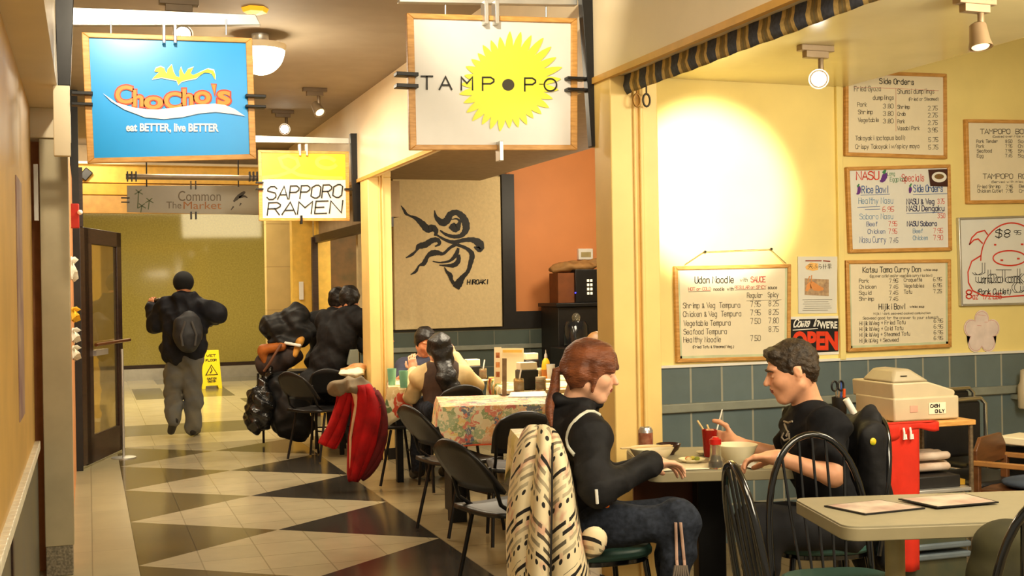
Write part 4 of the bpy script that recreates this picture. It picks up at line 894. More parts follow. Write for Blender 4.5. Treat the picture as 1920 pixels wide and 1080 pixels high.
for i, (px, lb) in enumerate(([(1555, 953), (1672, 940), (1735, 952), (1615, 966)], 'left menu lying on the front grey table'), ([(1695, 938), (1815, 925), (1880, 944), (1752, 953)], 'right menu lying on the front grey table, overlapping its middle')) if False else enumerate((([(1545, 950), (1650, 939), (1735, 954), (1622, 966)], 'left menu lying on the front grey table'), ([(1684, 937), (1810, 927), (1873, 943), (1757, 953)], 'right menu lying on the front grey table'))):
    c = [at(x, y, Z=.752) for x, y in px[0]] if False else [at(x, y, Z=.7525+.004*i) for x, y in px]
    m = thing('menu_folder', lb, 'menu', sum(c, Vector())/4, group='menus on the front table')
    MB().prism(c, (0, 0, .004)).build('cover', blk, m); cc = sum(c, Vector())/4
    MB().prism([p+(cc-p)*.07+V(0, 0, .0042) for p in c], (0, 0, .0006)).build('page', mp, m)
RB = math.radians(-17); uxB = V(math.cos(RB), math.sin(RB), 0); uyB = V(-math.sin(RB), math.cos(RB), 0)
cB = V(2.12, 4.24, 0)+uxB*.31+uyB*.34
t = cafe_table(cB.x, cB.y, RB, .62, .68, 'grey table between the couple, crowded with bowls')
MB().box((cB.x, cB.y, .36), (.12, .12, .69), rz=RB).build('pedestal', M_IRON, t, bevel=.006)
MB().box((cB.x, cB.y, .02), (.44, .5, .04), rz=RB).build('foot', M_IRON, t, bevel=.01)
MB().box((cB.x-.12, cB.y+.16, .52), (.3, .03, .3), rz=RB).build('modesty_panel', mat('red_brown_wood', (92, 48, 26), .45, var=.3, scale=6), t)
# ------------------------------------------------------------- what stands on the couple's table
M_BOWL = mat('glazed_white', (232, 222, 186), .2, var=.03, spec=.6)
def lathe_thing(name, label, cat, base, prof, m, group=None, seg=28, **k):
    b = MB().lathe(prof, base, seg=seg, **k).build(name, m); return tag(b, label, cat, group)
def bowl(name, label, base, r, h, m, rim=.006, fill=None, group=None):
    t = thing(name, label, 'bowl', base, group=group)
    MB().lathe([(r*.45, 0), (r*.5, .008), (r*.8, h*.5), (r, h), (r*1.01, h+.003), (r*.95, h), (r*.74, h*.5), (r*.4, .014), (.001, .012)], base, seg=32, cap=False).build('shell', m, t)
    if fill: MB().lathe([(r*.80, h*.62), (r*.5, h*.70), (.001, h*.72)], base, seg=24, cap=False).build('food', fill, t)
    return t
NOODLE = mat('noodle_broth', (196, 140, 70), .3, c2=(226, 190, 120), scale=60)
b1 = at(1222, 868, Z=.752); bowl('noodle_bowl', 'white bowl with chopsticks laid across it, beside the woman\'s hand', b1, .093, .062, M_BOWL, fill=NOODLE)
b2_ = at(1381, 868, Z=.752); bowl('noodle_bowl', 'white noodle bowl in front of the man', b2_, .088, .075, M_BOWL, fill=NOODLE)
b3 = at(1254, 852, Z=.752); bowl('soup_bowl', 'dark lacquer soup bowl behind the woman\'s white bowl', b3, .054, .045, mat('dark_lacquer', (50, 28, 24), .25, spec=.6))
cs = thing('chopsticks', 'pair of chopsticks resting across the white bowl', 'chopsticks', b1+V(0, 0, .065))
for k in (0, 1): MB().tube([b1+V(-.13, .02+.012*k, .067), b1+V(.085, -.03+.02*k, .072)], [.0038, .0026], 8).build('stick', mat('pale_bamboo', (226, 196, 140), .5), cs)
cn = at(1211, 852, Z=.752); t = thing('soda_can', 'red and silver soda can by the column', 'can', cn)
MB().lathe([(.026, 0), (.032, .006), (.032, .108), (.026, .118), (.025, .121), (.022, .118), (.001, .117)], cn).build('body', mat('can_silver', (190, 186, 182), .25, metal=.7), t)
MB().lathe([(.0325, .018), (.0325, .098)], cn, cap=False).build('label_band', mat('can_red', (120, 44, 30), .3, c2=(170, 120, 90), scale=30), t)
MB().box(cn+V(0, 0, .122), (.012, .022, .002)).build('tab', M_CHROME, t)
rc = at(1331, 856, Z=.752); t = thing('tumbler', 'red tumbler in the man\'s far hand holding chopsticks and a straw', 'cup', rc)
MB().lathe([(.024, 0), (.026, .004), (.034, .115), (.0345, .117), (.032, .115), (.024, .01), (.001, .009)], rc, cap=False).build('cup', mat('red_plastic', (160, 24, 18), .25, trans=.15), t)
MB().lathe([(.0245, .012), (.0315, .1), (.001, .1)], rc, cap=False).build('drink', mat('cola', (60, 20, 12), .2), t)
MB().tube([rc+V(.01, 0, .03), at(1354, 768, D=5.3)], .0032, 8).build('straw', M_WHITE, t)
cs = thing('chopsticks', 'pair of chopsticks standing up out of the red tumbler', 'chopsticks', rc+V(0, 0, .05))
for a, b in ((1308, 789), (1326, 797)): MB().tube([rc+V(.014 if a < 1320 else .02, -.01, .05), at(a, b, D=5.2)], [.003, .0045], 8).build('stick', mat('pale_bamboo', (226, 196, 140), .5), cs)
sy = at(1342, 878, Z=.752); t = thing('soy_bottle', 'glass soy sauce bottle with a red cap at the table edge', 'bottle', sy)
MB().lathe([(.027, 0), (.029, .004), (.029, .03), (.023, .05), (.022, .09), (.021, .1), (.019, .1), (.020, .05), (.026, .03), (.001, .005)], sy, cap=False).build('glass', mat('clear_glass', (240, 232, 205), .05, trans=.9, var=.02), t)
MB().lathe([(.0255, .006), (.0255, .028), (.019, .05), (.0185, .052), (.001, .052)], sy, cap=False).build('sauce', mat('soy_sauce', (40, 16, 8), .15), t)
MB().lathe([(.024, .098), (.024, .118), (.015, .122), (.012, .128), (.001, .129)], sy).build('cap', mat('red_cap', (206, 34, 24), .35), t)
pl_ = at(1297, 868, Z=.752); t = thing('side_plate', 'small white plate of pickles at the woman\'s fingertips', 'plate', pl_)
MB().lathe([(.03, 0), (.034, .004), (.058, .016), (.057, .018), (.033, .008), (.001, .007)], pl_, cap=False).build('plate', M_BOWL, t)
for i, (dx, dy, c_) in enumerate(((-.012, .01, (226, 120, 40)), (.012, .014, (206, 190, 70)), (.02, -.01, (150, 160, 60)), (-.018, -.008, (240, 220, 160)))): MB().ball(pl_+V(dx, dy, .018), (.013, .011, .009)).build('pickle', mat('pickle%d' % i, c_, .4), t)
dp = at(1320, 853, Z=.752); lathe_thing('sauce_dish', 'tiny white dish behind the soy bottle', 'dish', dp, [(.02, 0), (.024, .004), (.036, .014), (.035, .016), (.022, .007), (.001, .006)], M_BOWL, cap=False)
def paper(name, label, cat, px, z, m, lift=.006, group=None):
    c = [at(x, y, Z=z) for x, y in px]; mb = MB(); n = 6
    for i in range(n):
        for j in range(n):
            f = lambda a, b: (c[0]*(1-a/n)+c[1]*a/n)*(1-b/n)+(c[3]*(1-a/n)+c[2]*a/n)*b/n+V(0, 0, .001+lift*abs(math.sin(a*1.4+b*.9)))
            mb.quad(f(i, j), f(i+1, j), f(i+1, j+1), f(i, j+1))
    o = mb.build(name, m, weld=True); s_ = o.modifiers.new('thickness', 'SOLIDIFY'); s_.thickness = .0015; s_.offset = 1
    return tag(o, label, cat, group)
paper('napkin', 'crumpled white napkin under the woman\'s wrist', 'napkin', [(1219, 888), (1240, 872), (1252, 876), (1240, 884)], .752, M_WHITE, .008)
paper('placemat', 'printed paper placemat at the near edge of the couple\'s table', 'placemat', [(1236, 884), (1330, 880), (1334, 868), (1262, 868)], .752, M_PAPER, .001)
paper('napkin', 'flat white napkin beside the tall bowl', 'napkin', [(1384, 874), (1408, 880), (1432, 877), (1412, 868)], .752, M_WHITE, .006)
# ------------------------------------------------------------- cart with the cash register
cp = lambda px, py, D=5.4: at(px, py, D=D)
o = cp(1735, 790); TZ = o.z; RC = math.radians(-3); ux = V(math.cos(RC), math.sin(RC), 0); uy = V(-math.sin(RC), math.cos(RC), 0)
L0 = V(cp(1672, 790, 5.3).x, cp(1672, 790, 5.3).y, 0); cc = L0+ux*.22+uy*.20
t = thing('serving_cart', 'metal cart with a wooden top below the cash register', 'cart', (cc.x, cc.y, 0))
MB().box((cc.x, cc.y, TZ-.012), (.47, .40, .024), rz=RC).build('cart_top', M_WOOD, t, bevel=.003)
for z in (.53, .06): MB().box((cc.x, cc.y, z), (.45, .38, .018), rz=RC).build('shelf', M_SILV, t, bevel=.004)
for sx in (-1, 1):
    for sy_ in (-1, 1):
        p = cc+ux*sx*.218+uy*sy_*.182; MB().tube([p+V(0, 0, .03), p+V(0, 0, TZ-.024)], .011, 10).build('post', mat('speckled_post', (122, 104, 80), .4, metal=.5, var=.4, scale=60), t)
        MB().lathe([(.001, -.024), (.024, -.018), (.03, 0), (.024, .018), (.001, .024)], p+V(0, 0, .03), axis=ux, seg=14).build('caster', M_VINYL, t)
rg = thing('cash_register', 'beige cash register with a cash only note on its side', 'cash register', cc+V(0, 0, TZ))
M_BEIGE = mat('beige_plastic', (196, 180, 148), .45, var=.04); M_BEIGE2 = mat('beige_plastic_dark', (170, 156, 126), .45, var=.04)
rc_ = L0+ux*.215+uy*.19; Rm = Matrix.Rotation(RC, 3, 'Z')
bx = lambda x, y, z: rc_+ux*x*.84+uy*y*.84+V(0, 0, TZ+z*.88)
MB().prism([bx(-.20, -.17, .004), bx(.22, -.17, .004), bx(.22, .2, .004), bx(-.20, .2, .004)], (0, 0, .108)).build('drawer_case', M_BEIGE, rg, bevel=.008)
# upper body: a lower keyboard deck running to the right and a tall hood on the left
prof = [(-.195, .115), (.195, .115), (.205, .14), (.20, .155), (.10, .185), (.03, .205), (-.20, .205)]
MB().prism([bx(x, -.16, z) for x, z in prof], uy*.33).build('body', M_BEIGE, rg, bevel=.012)
hood = MB(); A_ = [bx(-.195, -.15, .205), bx(.05, -.15, .205), bx(.05, .15, .205), bx(-.195, .15, .205)]; B_ = [bx(-.15, -.10, .272), bx(-.06, -.12, .275), bx(-.06, .10, .275), bx(-.15, .10, .272)]
hood.add(A_+B_, [(0, 1, 2, 3)[::-1], (4, 5, 6, 7), (0, 1, 5, 4), (1, 2, 6, 5), (2, 3, 7, 6), (3, 0, 4, 7)]); hood.build('printer_hood', M_BEIGE2, rg, bevel=.012)
MB().prism([bx(-.13, -.135, .238), bx(-.09, -.137, .238), bx(-.09, -.132, .241), bx(-.13, -.130, .241)], (0, -.002, 0)).build('paper_slot', M_BLACKP, rg)
MB().prism([bx(.02, -.1735, .035), bx(.13, -.1735, .035), bx(.13, -.1735, .095), bx(.02, -.1735, .095)], (0, .002, 0)).build('note', M_PAPER, rg)
mb = MB(); nrm = -uy
for tx, x0, z0 in (('CASH', .03, .07), ('ONLY', .06, .042)): write(mb, tx, x0, x0+.058, -z0, .016, lambda a, b: bx(a, -.1745, -b), .004, n=nrm)
mb.build('lettering', blk, rg, smooth=0)
MB().prism([bx(-.10, -.1725, .05), bx(-.05, -.1725, .05), bx(-.05, -.1725, .085), bx(-.10, -.1725, .085)], (0, .002, 0)).build('faded_sticker', mat('faded_pink', (206, 164, 140), .5), rg)
# red cloth over the cart's left front corner
M_RED = mat('red_cloth', (206, 40, 14), .8, var=.12, scale=10)
cx = cc-uy*.205; mb = MB(); n = 14
def sheet(mb, f, nu, nv):
    for i in range(nu):
        for j in range(nv): mb.quad(f(i/nu, j/nv), f((i+1)/nu, j/nv), f((i+1)/nu, (j+1)/nv), f(i/nu, (j+1)/nv))
sheet(mb, lambda u, v: cc-ux*.245+ux*(.16*u)-uy*(.212+.012*math.sin(u*9+v*2)*v)+V(0, 0, TZ+.002-v*(TZ-.18)), 12, 16)
sheet(mb, lambda u, v: cc-ux*.250+uy*(-.21+.3*u)-ux*(.006*math.sin(u*8)*v)+V(0, 0, TZ+.002-v*.5), 8, 10)
sheet(mb, lambda u, v: cc-ux*(.25-.27*u)-uy*(.212+.004*math.sin(u*14))+V(0, 0, TZ+.002-v*(.055+.02*math.sin(u*7+1)-.035*u*u)), 12, 3)
sheet(mb, lambda u, v: cc-ux*(.25-.27*u)+uy*(-.213+.05*v)+V(0, 0, TZ+.003), 6, 2)
o = mb.build('red_cloth', M_RED, weld=True, smooth=60); s_ = o.modifiers.new('thickness', 'SOLIDIFY'); s_.thickness = .003; s_.offset = 1
tag(o, 'bright red cloth hanging over the corner of the cart', 'cloth')
for i, x in enumerate((-.175, -.14)):
    p = cc+ux*x-uy*.222+V(0, 0, TZ-.055); tag(MB().tube([p+V(.0, 0, .04), p-uy*.006+V(0, 0, .02), p-uy*.004-V(0, 0, .012), p+ux*.012-uy*.004+V(0, 0, -.012), p+ux*.012+V(0, 0, .01)], .005, 8).build('hook', M_WHITE), ('left white hook clipped over the red cloth', 'right white hook clipped over the red cloth')[i], 'hook', 'white hooks on the red cloth')
# wrapped packages and a black box on the middle shelf
pk = cc+ux*.04-uy*.03
tag(MB().box((pk.x, pk.y, .53+.009+.0275), (.27, .26, .055), rz=RC).build('box', M_BLACKP, bevel=.004), 'flat black box on the middle shelf of the cart', 'box')
PKM = mat('clear_wrap_pink', (206, 168, 140), .15, var=.3, scale=9, c2=(230, 214, 196), bump=.3, bscale=14, spec=.8)
for i, (z, lb) in enumerate(((.625, 'lower plastic wrapped package on the cart shelf'), (.676, 'upper plastic wrapped package on the cart shelf'))):
    soft('wrapped_package', [cap(pk-ux*.12+V(0, 0, z-.002), pk+ux*(.14-.03*i)+V(0, 0, z), .024, .023, .02), cap(pk-ux*.12+uy*.05+V(0, 0, z), pk+ux*(.13-.02*i)+uy*.05+V(0, 0, z), .023, .02, .02), cap(pk-ux*.1-uy*.05+V(0, 0, z), pk+ux*.12-uy*.05+V(0, 0, z), .022, .02, .02)], .008, PKM)
    tag(bpy.data.objects['wrapped_package' if i == 0 else 'wrapped_package.001'], lb, 'package', 'wrapped packages on the cart')
yb = cc+ux*.20-uy*.10; tag(MB().box((yb.x, yb.y, .553), (.05, .06, .026), rz=RC).build('carton', mat('yellow_card', (196, 150, 40), .6), bevel=.002), 'small yellow carton at the right of the cart shelf', 'box')
# plastic drawer tower under the cart
db = cc-uy*.04+ux*.02; t = thing('drawer_tower', 'clear blue plastic drawer unit on the bottom shelf of the cart', 'drawers', (db.x, db.y, .07))
M_PLAS = mat('blue_plastic', (120, 132, 140), .25, trans=.35, var=.1); M_INS = mat('drawer_contents', (96, 90, 62), .6, c2=(60, 66, 50), scale=9, var=.3)
for k in range(2):
    z = .075+k*.19; MB().box((db.x, db.y, z+.082), (.34, .28, .15), rz=RC).build('drawer', M_INS, t, bevel=.008)
    for dz in (.012, .155): MB().box((db.x, db.y, z+dz), (.37, .31, .028), rz=RC).build('drawer_rim', M_PLAS, t, bevel=.008)
# pen cup with scissors, roll of paper
pen = bx(-.19, .27, 0)+ux*-.06; t = thing('pen_cup', 'dark pen cup at the left of the cash register', 'pen cup', pen)
MB().lathe([(.03, 0), (.034, .006), (.036, .09), (.033, .09), (.03, .01), (.001, .008)], pen, cap=False).build('cup', M_BLACKP, t)
MB().tube([pen+V(.01, 0, .02), pen+V(.012, 0, .17)], .004, 8).build('pen', mat('blue_pen', (50, 80, 160), .4), t)
MB().tube([pen+V(.016, -.012, .02), pen+V(.02, -.014, .13)], .007, 8).build('marker', mat('orange_marker', (230, 90, 30), .4), t)
sc = thing('scissors', 'scissors with black loop handles standing in the pen cup', 'scissors', pen+V(0, 0, .06))
for s_ in (-1, 1):
    MB().tube([pen+V(-.012+s_*.018+.016*math.cos(a), -.005, .145+.024*math.sin(a)) for a in [k*math.pi/8 for k in range(16)]], .005, 8, closed=True).build('handle', M_VINYL, sc)
    MB().bar(pen+V(-.012+s_*.012, -.005, .125), pen+V(-.01-s_*.004, -.005, .02), .010, .003).build('blade', M_CHROME, sc)
rl = cp(1592, 770, 5.5); t = thing('paper_roll', 'rolled white paper leaning behind the man\'s jacket', 'paper roll', rl)
MB().tube([cp(1602, 775, 5.55), cp(1586, 748, 5.55)], .016, 12).build('roll', M_WHITE, t); MB().tube([cp(1610, 800, 5.6), cp(1602, 775, 5.55)], .018, 12).build('holder', M_BLACKP, t)
st_ = V(cp(1607, 790, 5.55).x, cp(1607, 790, 5.55).y, 0); ps_ = thing('side_stand', 'dark stand between the man\'s jacket and the cart', 'stand', st_)
MB().box(st_+V(0, 0, TZ-.03), (.16, .2, .03), rz=RC).build('stand_top', M_BLACKP, ps_, bevel=.003)
for a in (-1, 1):
    for b in (-1, 1): MB().bar(st_+ux*a*.06+uy*b*.08, st_+ux*a*.06+uy*b*.08+V(0, 0, TZ-.045), .02).build('leg', M_BLACKP, ps_)
# two black padded chairs with chrome frames stored by the wall
def padded_chair(x, y, dx, dy, lb):
    t = thing('padded_chair', lb, 'chair', (x, y, 0), face(dx, dy), 'padded chairs stored by the wall')
    MB().box((0, -.19, .70), (.42, .045, .30)).build('backrest', M_VINYL, t, local=True, bevel=.02)
    MB().box((0, 0, .46), (.42, .40, .055)).build('seat', M_VINYL, t, local=True, bevel=.02)
    f = MB()
    for s_ in (-1, 1): f.tube([V(s_*.20, -.165, .86), V(s_*.235, -.165, .83), V(s_*.235, -.165, .5)], .011); f.tube([V(s_*.235, -.165, .5), V(s_*.235, -.2, .012)], .011); f.tube([V(s_*.225, .17, .45), V(s_*.225, .2, .012)], .011)
    f.tube([V(-.20, -.165, .86), V(.20, -.165, .86)], .011); f.tube([V(-.235, -.165, .45), V(-.225, .17, .45)], .011); f.tube([V(.235, -.165, .45), V(.225, .17, .45)], .011); f.build('chrome_frame', M_CHROME, t, local=True)
e = at(1828, 800, D=6.1); padded_chair(e.x+.02, e.y+.0, .1, -1, 'black padded chair with a chrome frame stored behind the cart')
e = at(1822, 800, D=6.6); padded_chair(e.x+.06, e.y+.11, .1, -1, 'black padded chair touching the tile wall, behind the other stored chair')
# wooden high chair
e = at(1852, 860, D=5.9); t = thing('high_chair', 'brown wooden high chair at the right edge of the photo', 'high chair', (e.x+.09, e.y-.18, 0), face(.45, -.89))
M_HC = mat('brown_highchair_wood', (96, 58, 30), .4, var=.25, scale=8, stretch=(1, 1, 6))
MB().prism([(-.19, -.20, .58), (.19, -.20, .58), (.19, -.20, .66), (.13, -.20, .72), (-.13, -.20, .72), (-.19, -.20, .66)], (0, .02, 0)).build('back_panel', M_HC, t, local=True, bevel=.004)
MB().box((0, 0, .46), (.36, .36, .025)).build('seat', M_HC, t, local=True, bevel=.004)
for s_ in (-1, 1):
    MB().box((s_*.19, 0, .60), (.035, .42, .025)).build('arm', mat('light_arm_wood', (160, 112, 62), .4), t, local=True, bevel=.004)
    for u in (-1, 1): MB().bar((s_*.185, u*.185, 0), (s_*.185, u*.185, .60), .035).build('leg', M_HC, t, local=True, bevel=.003)
    MB().box((s_*.185, 0, .22), (.025, .36, .03)).build('side_rail', M_HC, t, local=True)
MB().box((0, .185, .53), (.36, .02, .05)).build('front_rail', M_HC, t, local=True); MB().box((0, .185, .12), (.36, .02, .04)).build('foot_rail', M_HC, t, local=True)
e = at(1862, 905, D=5.72); tag(soft('cushion', [ell((t.location.x, t.location.y, .498), (.13, .13, .03)), ell((t.location.x+.03, t.location.y-.02, .505), (.08, .1, .028))], .01, mat('blue_grey_cloth', (70, 80, 96), .9)), 'blue grey cloth bundled on the high chair seat', 'cushion')
e = at(1946, 828, D=6.0); t = thing('takeaway_stand', 'low dark stand with folded napkins at the right edge by the wall', 'stand', (e.x, e.y+.1, 0))
MB().box((e.x+.04, e.y+.1, e.z/2-.02), (.14, .2, e.z-.04)).build('stand_body', M_BLACKP, t, bevel=.005)
tag(MB().box((e.x, e.y+.08, e.z+.001), (.22, .2, .04), rz=.3).build('napkin_stack', M_PAPER, bevel=.006), 'stack of folded napkins at the right edge by the tile wall', 'napkins')
e = at(1919, 730, Y=5.86); t = thing('wall_dispenser', 'beige dispenser on the tile wall, cut by the right edge', 'dispenser', e)
MB().lathe([(.03, -.12), (.035, -.11), (.035, .02), (.022, .05), (.018, .12), (.001, .13)], e).build('bottle', M_BEIGE, t); MB().box(e+V(0, .045, -.05), (.05, .09, .03)).build('bracket', M_RAIL, t)
# olive bag on the chair at the right edge
bg = V(2.62, 2.80, 0); soft('bag', [ell((bg.x, bg.y, .60), (.16, .12, .14)), ell((bg.x-.03, bg.y, .70), (.11, .09, .08))], .012, mat('dark_olive_cloth', (54, 50, 24), .85, var=.3)); tag(bpy.data.objects['bag'], 'dark olive bag on the chair at the right edge', 'bag')
# ================================================================== middle tables
def cloth_mat(name, cols, scale, base):
    m = bpy.data.materials.new(name); m.use_nodes = True; nt = m.node_tree; b = nt.nodes['Principled BSDF']; b.inputs['Roughness'].default_value = .55
    tc = nt.nodes.new('ShaderNodeTexCoord'); n = nt.nodes.new('ShaderNodeTexNoise'); n.inputs['Scale'].default_value = scale*1.2; n.inputs['Detail'].default_value = 2
    ad = nt.nodes.new('ShaderNodeVectorMath'); ad.operation = 'MULTIPLY_ADD'; ad.inputs[1].default_value = (.12,)*3
    nt.links.new(tc.outputs['Object'], n.inputs['Vector']); nt.links.new(n.outputs['Color'], ad.inputs[0]); nt.links.new(tc.outputs['Object'], ad.inputs[2])
    v = nt.nodes.new('ShaderNodeTexVoronoi'); v.inputs['Scale'].default_value = scale; nt.links.new(ad.outputs[0], v.inputs['Vector'])
    s = nt.nodes.new('ShaderNodeSeparateColor'); nt.links.new(v.outputs['Color'], s.inputs[0])
    r = nt.nodes.new('ShaderNodeValToRGB'); r.color_ramp.interpolation = 'CONSTANT'; el = r.color_ramp.elements
    while len(el) < len(cols): el.new(.5)
    for i, c in enumerate(cols): el[i].position = i/len(cols); el[i].color = rgb(c)
    nt.links.new(s.outputs[0], r.inputs[0])
    v2 = nt.nodes.new('ShaderNodeTexVoronoi'); v2.inputs['Scale'].default_value = scale*3; nt.links.new(ad.outputs[0], v2.inputs['Vector'])
    mr = nt.nodes.new('ShaderNodeMapRange'); mr.inputs[1].default_value = .55; mr.inputs[2].default_value = .85; nt.links.new(v2.outputs['Distance'], mr.inputs[0])
    mx = nt.nodes.new('ShaderNodeMix'); mx.data_type = 'RGBA'; nt.links.new(mr.outputs[0], mx.inputs[0]); nt.links.new(r.outputs[0], mx.inputs[6]); mx.inputs[7].default_value = rgb(base)
    nt.links.new(mx.outputs[2], b.inputs['Base Color']); return m
FLORAL = cloth_mat('floral_cloth', [(236, 214, 170), (226, 132, 108), (240, 190, 150), (150, 164, 112), (112, 122, 136), (240, 206, 130), (238, 224, 186), (206, 112, 100), (176, 186, 140), (232, 170, 110)], 17, (240, 222, 180))
FRUIT = cloth_mat('fruit_cloth', [(236, 216, 172), (200, 66, 30), (240, 222, 180), (220, 160, 50), (232, 212, 166), (90, 110, 60), (240, 226, 190), (206, 176, 120)], 7, (238, 220, 178))
M_HEM = mat('orange_hem', (224, 92, 52), .6)
def draped(name, label, c, z, drops, m, hem=None, group=None):
    """a cloth over the table corners c (anticlockwise from far left), falling by drops[i] below edge i, with soft corner folds"""
    mb = MB(); n = 14; out = []
    cen = sum(c, Vector())/4
    pts = []
    for i in range(4):
        a, b = c[i], c[(i+1) % 4]
        for k in range(n): pts.append((a+(b-a)*k/n, i, k/n))
    N = len(pts); rings = []
    R0 = [V(p.x, p.y, z+.004) for p, i, u in pts]; rings.append(R0)
    for s in range(1, 8):
        R = []
        for (p, i, u) in pts:
            nb = (i-1) % 4; w = min(1, u*4); dr = drops[i]*w+drops[nb]*(1-w) if u < .25 else drops[i]
            cor = max(0, 1-min(u, 1-u)*9); dr = dr+cor*.09
            o = (p-cen); o = V(o.x, o.y, 0).normalized()
            off = .012+.05*cor*s/7+.012*math.sin(u*19+i*2)*s/7
            R.append(V(p.x+o.x*off, p.y+o.y*off, z+.004-dr*(s/7)-.004))
        rings.append(R)
    for a, b in zip(rings[:-1], rings[1:]):
        for k in range(N): mb.quad(a[k], b[k], b[(k+1) % N], a[(k+1) % N])
    mb.add(R0, [tuple(range(N))])
    t = thing(name, label, 'tablecloth', (cen.x, cen.y, z), group=group); o = mb.build('cloth', m, t, weld=True, smooth=50); s_ = o.modifiers.new('thickness', 'SOLIDIFY'); s_.thickness = .002; s_.offset = 1
    if hem: MB().tube(rings[-1], .006, 6, closed=True).build('hem', hem, o)
    return t
def plain_table(label, c, z, legs, m=M_BLACKP, legw=.05):
    t = thing('dining_table', label, 'table', (sum(c, Vector())/4)*1, group=None); t.location.z = 0
    MB().prism([V(p.x, p.y, z-.03) for p in c], (0, 0, .03)).build('table_top', m, t)
    for p in legs: MB().bar(V(p[0], p[1], 0), V(p[0], p[1], z-.03), legw).build('leg', M_IRON, t, bevel=.003)
    return t
# floral table (C)
RCt = math.radians(-14); u1 = V(math.cos(RCt), math.sin(RCt), 0); v1 = V(-math.sin(RCt), math.cos(RCt), 0)
o = V(2.10, 7.15, 0); cC = [o+v1*.72, o, o+u1*.95, o+u1*.95+v1*.72]
plain_table('black legged table under the floral cloth', cC, .742, [o+u1*.10+v1*.10, o+u1*.10+v1*.52, o+u1*.82+v1*.1, o+u1*.82+v1*.6], legw=.1)
draped('floral_tablecloth', 'floral tablecloth with an orange hem on the middle table', cC, .745, [.26, .24, .2, .2], FLORAL, M_HEM)
# small corner table nearer the camera
o2 = V(2.0, 5.44, 0); c2_ = [o2+v1*.42, o2, o2+u1*.26, o2+u1*.26+v1*.42]
plain_table('small black table under the short pale cloth', c2_, .742, [o2+u1*.06+v1*.06, o2+u1*.2+v1*.06, o2+u1*.06+v1*.36, o2+u1*.2+v1*.36], legw=.04)
draped('pale_tablecloth', 'pale yellow floral cloth on the small table behind the patterned coat', c2_, .745, [.2, .22, .2, .2], cloth_mat('pale_floral', [(236, 222, 160), (214, 200, 120), (240, 226, 170), (232, 206, 140), (206, 190, 130)], 9, (236, 222, 170)))
# long table with the fruit cloth (D)
o3 = V(2.17, 8.82, 0); c3_ = [o3+v1*.75, o3, o3+u1*.66, o3+u1*.66+v1*.75]
plain_table('table with aqua tumblers between the long haired woman and the navy shirted man', c3_, .742, [o3+u1*.08+v1*.08, o3+u1*.58+v1*.08, o3+u1*.08+v1*.67, o3+u1*.58+v1*.67])
draped('fruit_tablecloth', 'fruit printed tablecloth under the two aqua tumblers', c3_, .745, [.24, .24, .1, .2], FRUIT)
o4 = V(2.84, 8.02, 0); c4_ = [o4+v1*1.42, o4, o4+u1*.82, o4+u1*.82+v1*1.42]
plain_table('long table behind the floral one, crowded with condiments', c4_, .742, [o4+u1*.08+v1*.08, o4+u1*.74+v1*.08, o4+u1*.08+v1*1.34, o4+u1*.74+v1*1.34])
draped('fruit_tablecloth', 'fruit printed tablecloth under the menu stand and condiment jars', c4_, .745, [.16, .2, .2, .2], FRUIT)
# black chairs round the middle tables
def cafe_chair():
    t = thing('stacking_chair', '-', 'chair', group='black stacking chairs by the corridor')
    s = MB(); sheet(s, lambda u, v: V(-.19+.38*u, -.20+.40*v, .455-.012*math.sin(math.pi*u)+.01*(2*v-1)**2), 8, 8); o = s.build('seat', M_VINYL, t, local=True, weld=True); k = o.modifiers.new('thickness', 'SOLIDIFY'); k.thickness = .022
    b = MB(); sheet(b, lambda u, v: V((-.19+.38*u)*(1-.25*v**4), -.185-.17*v-.03*math.sin(math.pi*u), .55+.25*v-.05*(2*u-1)**2*v), 10, 6); o = b.build('backrest', M_VINYL, t, local=True, weld=True); k = o.modifiers.new('thickness', 'SOLIDIFY'); k.thickness = .018
    for s_ in (-1, 1):
        MB().tube([V(s_*.17, -.10, .43), V(s_*.19, -.20, .012)], .011).build('leg', M_IRON, t, local=True); MB().tube([V(s_*.17, .14, .43), V(s_*.19, .20, .012)], .011).build('leg', M_IRON, t, local=True)
        MB().tube([V(s_*.165, -.10, .44), V(s_*.165, -.19, .50), V(s_*.16, -.25, .68)], .010).build('back_post', M_IRON, t, local=True)
    MB().tube([V(-.18, .17, .22), V(.18, .17, .22)], .007).build('stretcher', M_IRON, t, local=True)
    return t
cc0 = cafe_chair(); _u2 = [False]
put(cc0, _u2, 2.145, 6.92, .97, .25, 'black chair at the near left corner of the floral table')
put(cc0, _u2, 1.90, 5.30, .95, .32, 'black chair by the corridor, left of the small pale table')
e = at(985, 790, D=6.75); put(cc0, _u2, e.x+.03, e.y+.17, .25, .97, 'black chair with its rounded back against the near side of the floral table')
put(cc0, _u2, 2.24, 8.90, .97, .12, 'black chair under the red jacket')
put(cc0, _u2, 2.12, 10.75, .3, .95, 'black chair beneath the seated man in black')
put(cc0, _u2, 2.54, 8.42, 0, 1, 'black chair under the woman with the long dark hair')
put(cc0, _u2, 2.88, 9.95, -.1, -1, 'black chair under the man in the navy shirt')
put(cc0, _u2, 3.95, 8.95, -.6, -.8, 'black chair under the diner half hidden by the column')
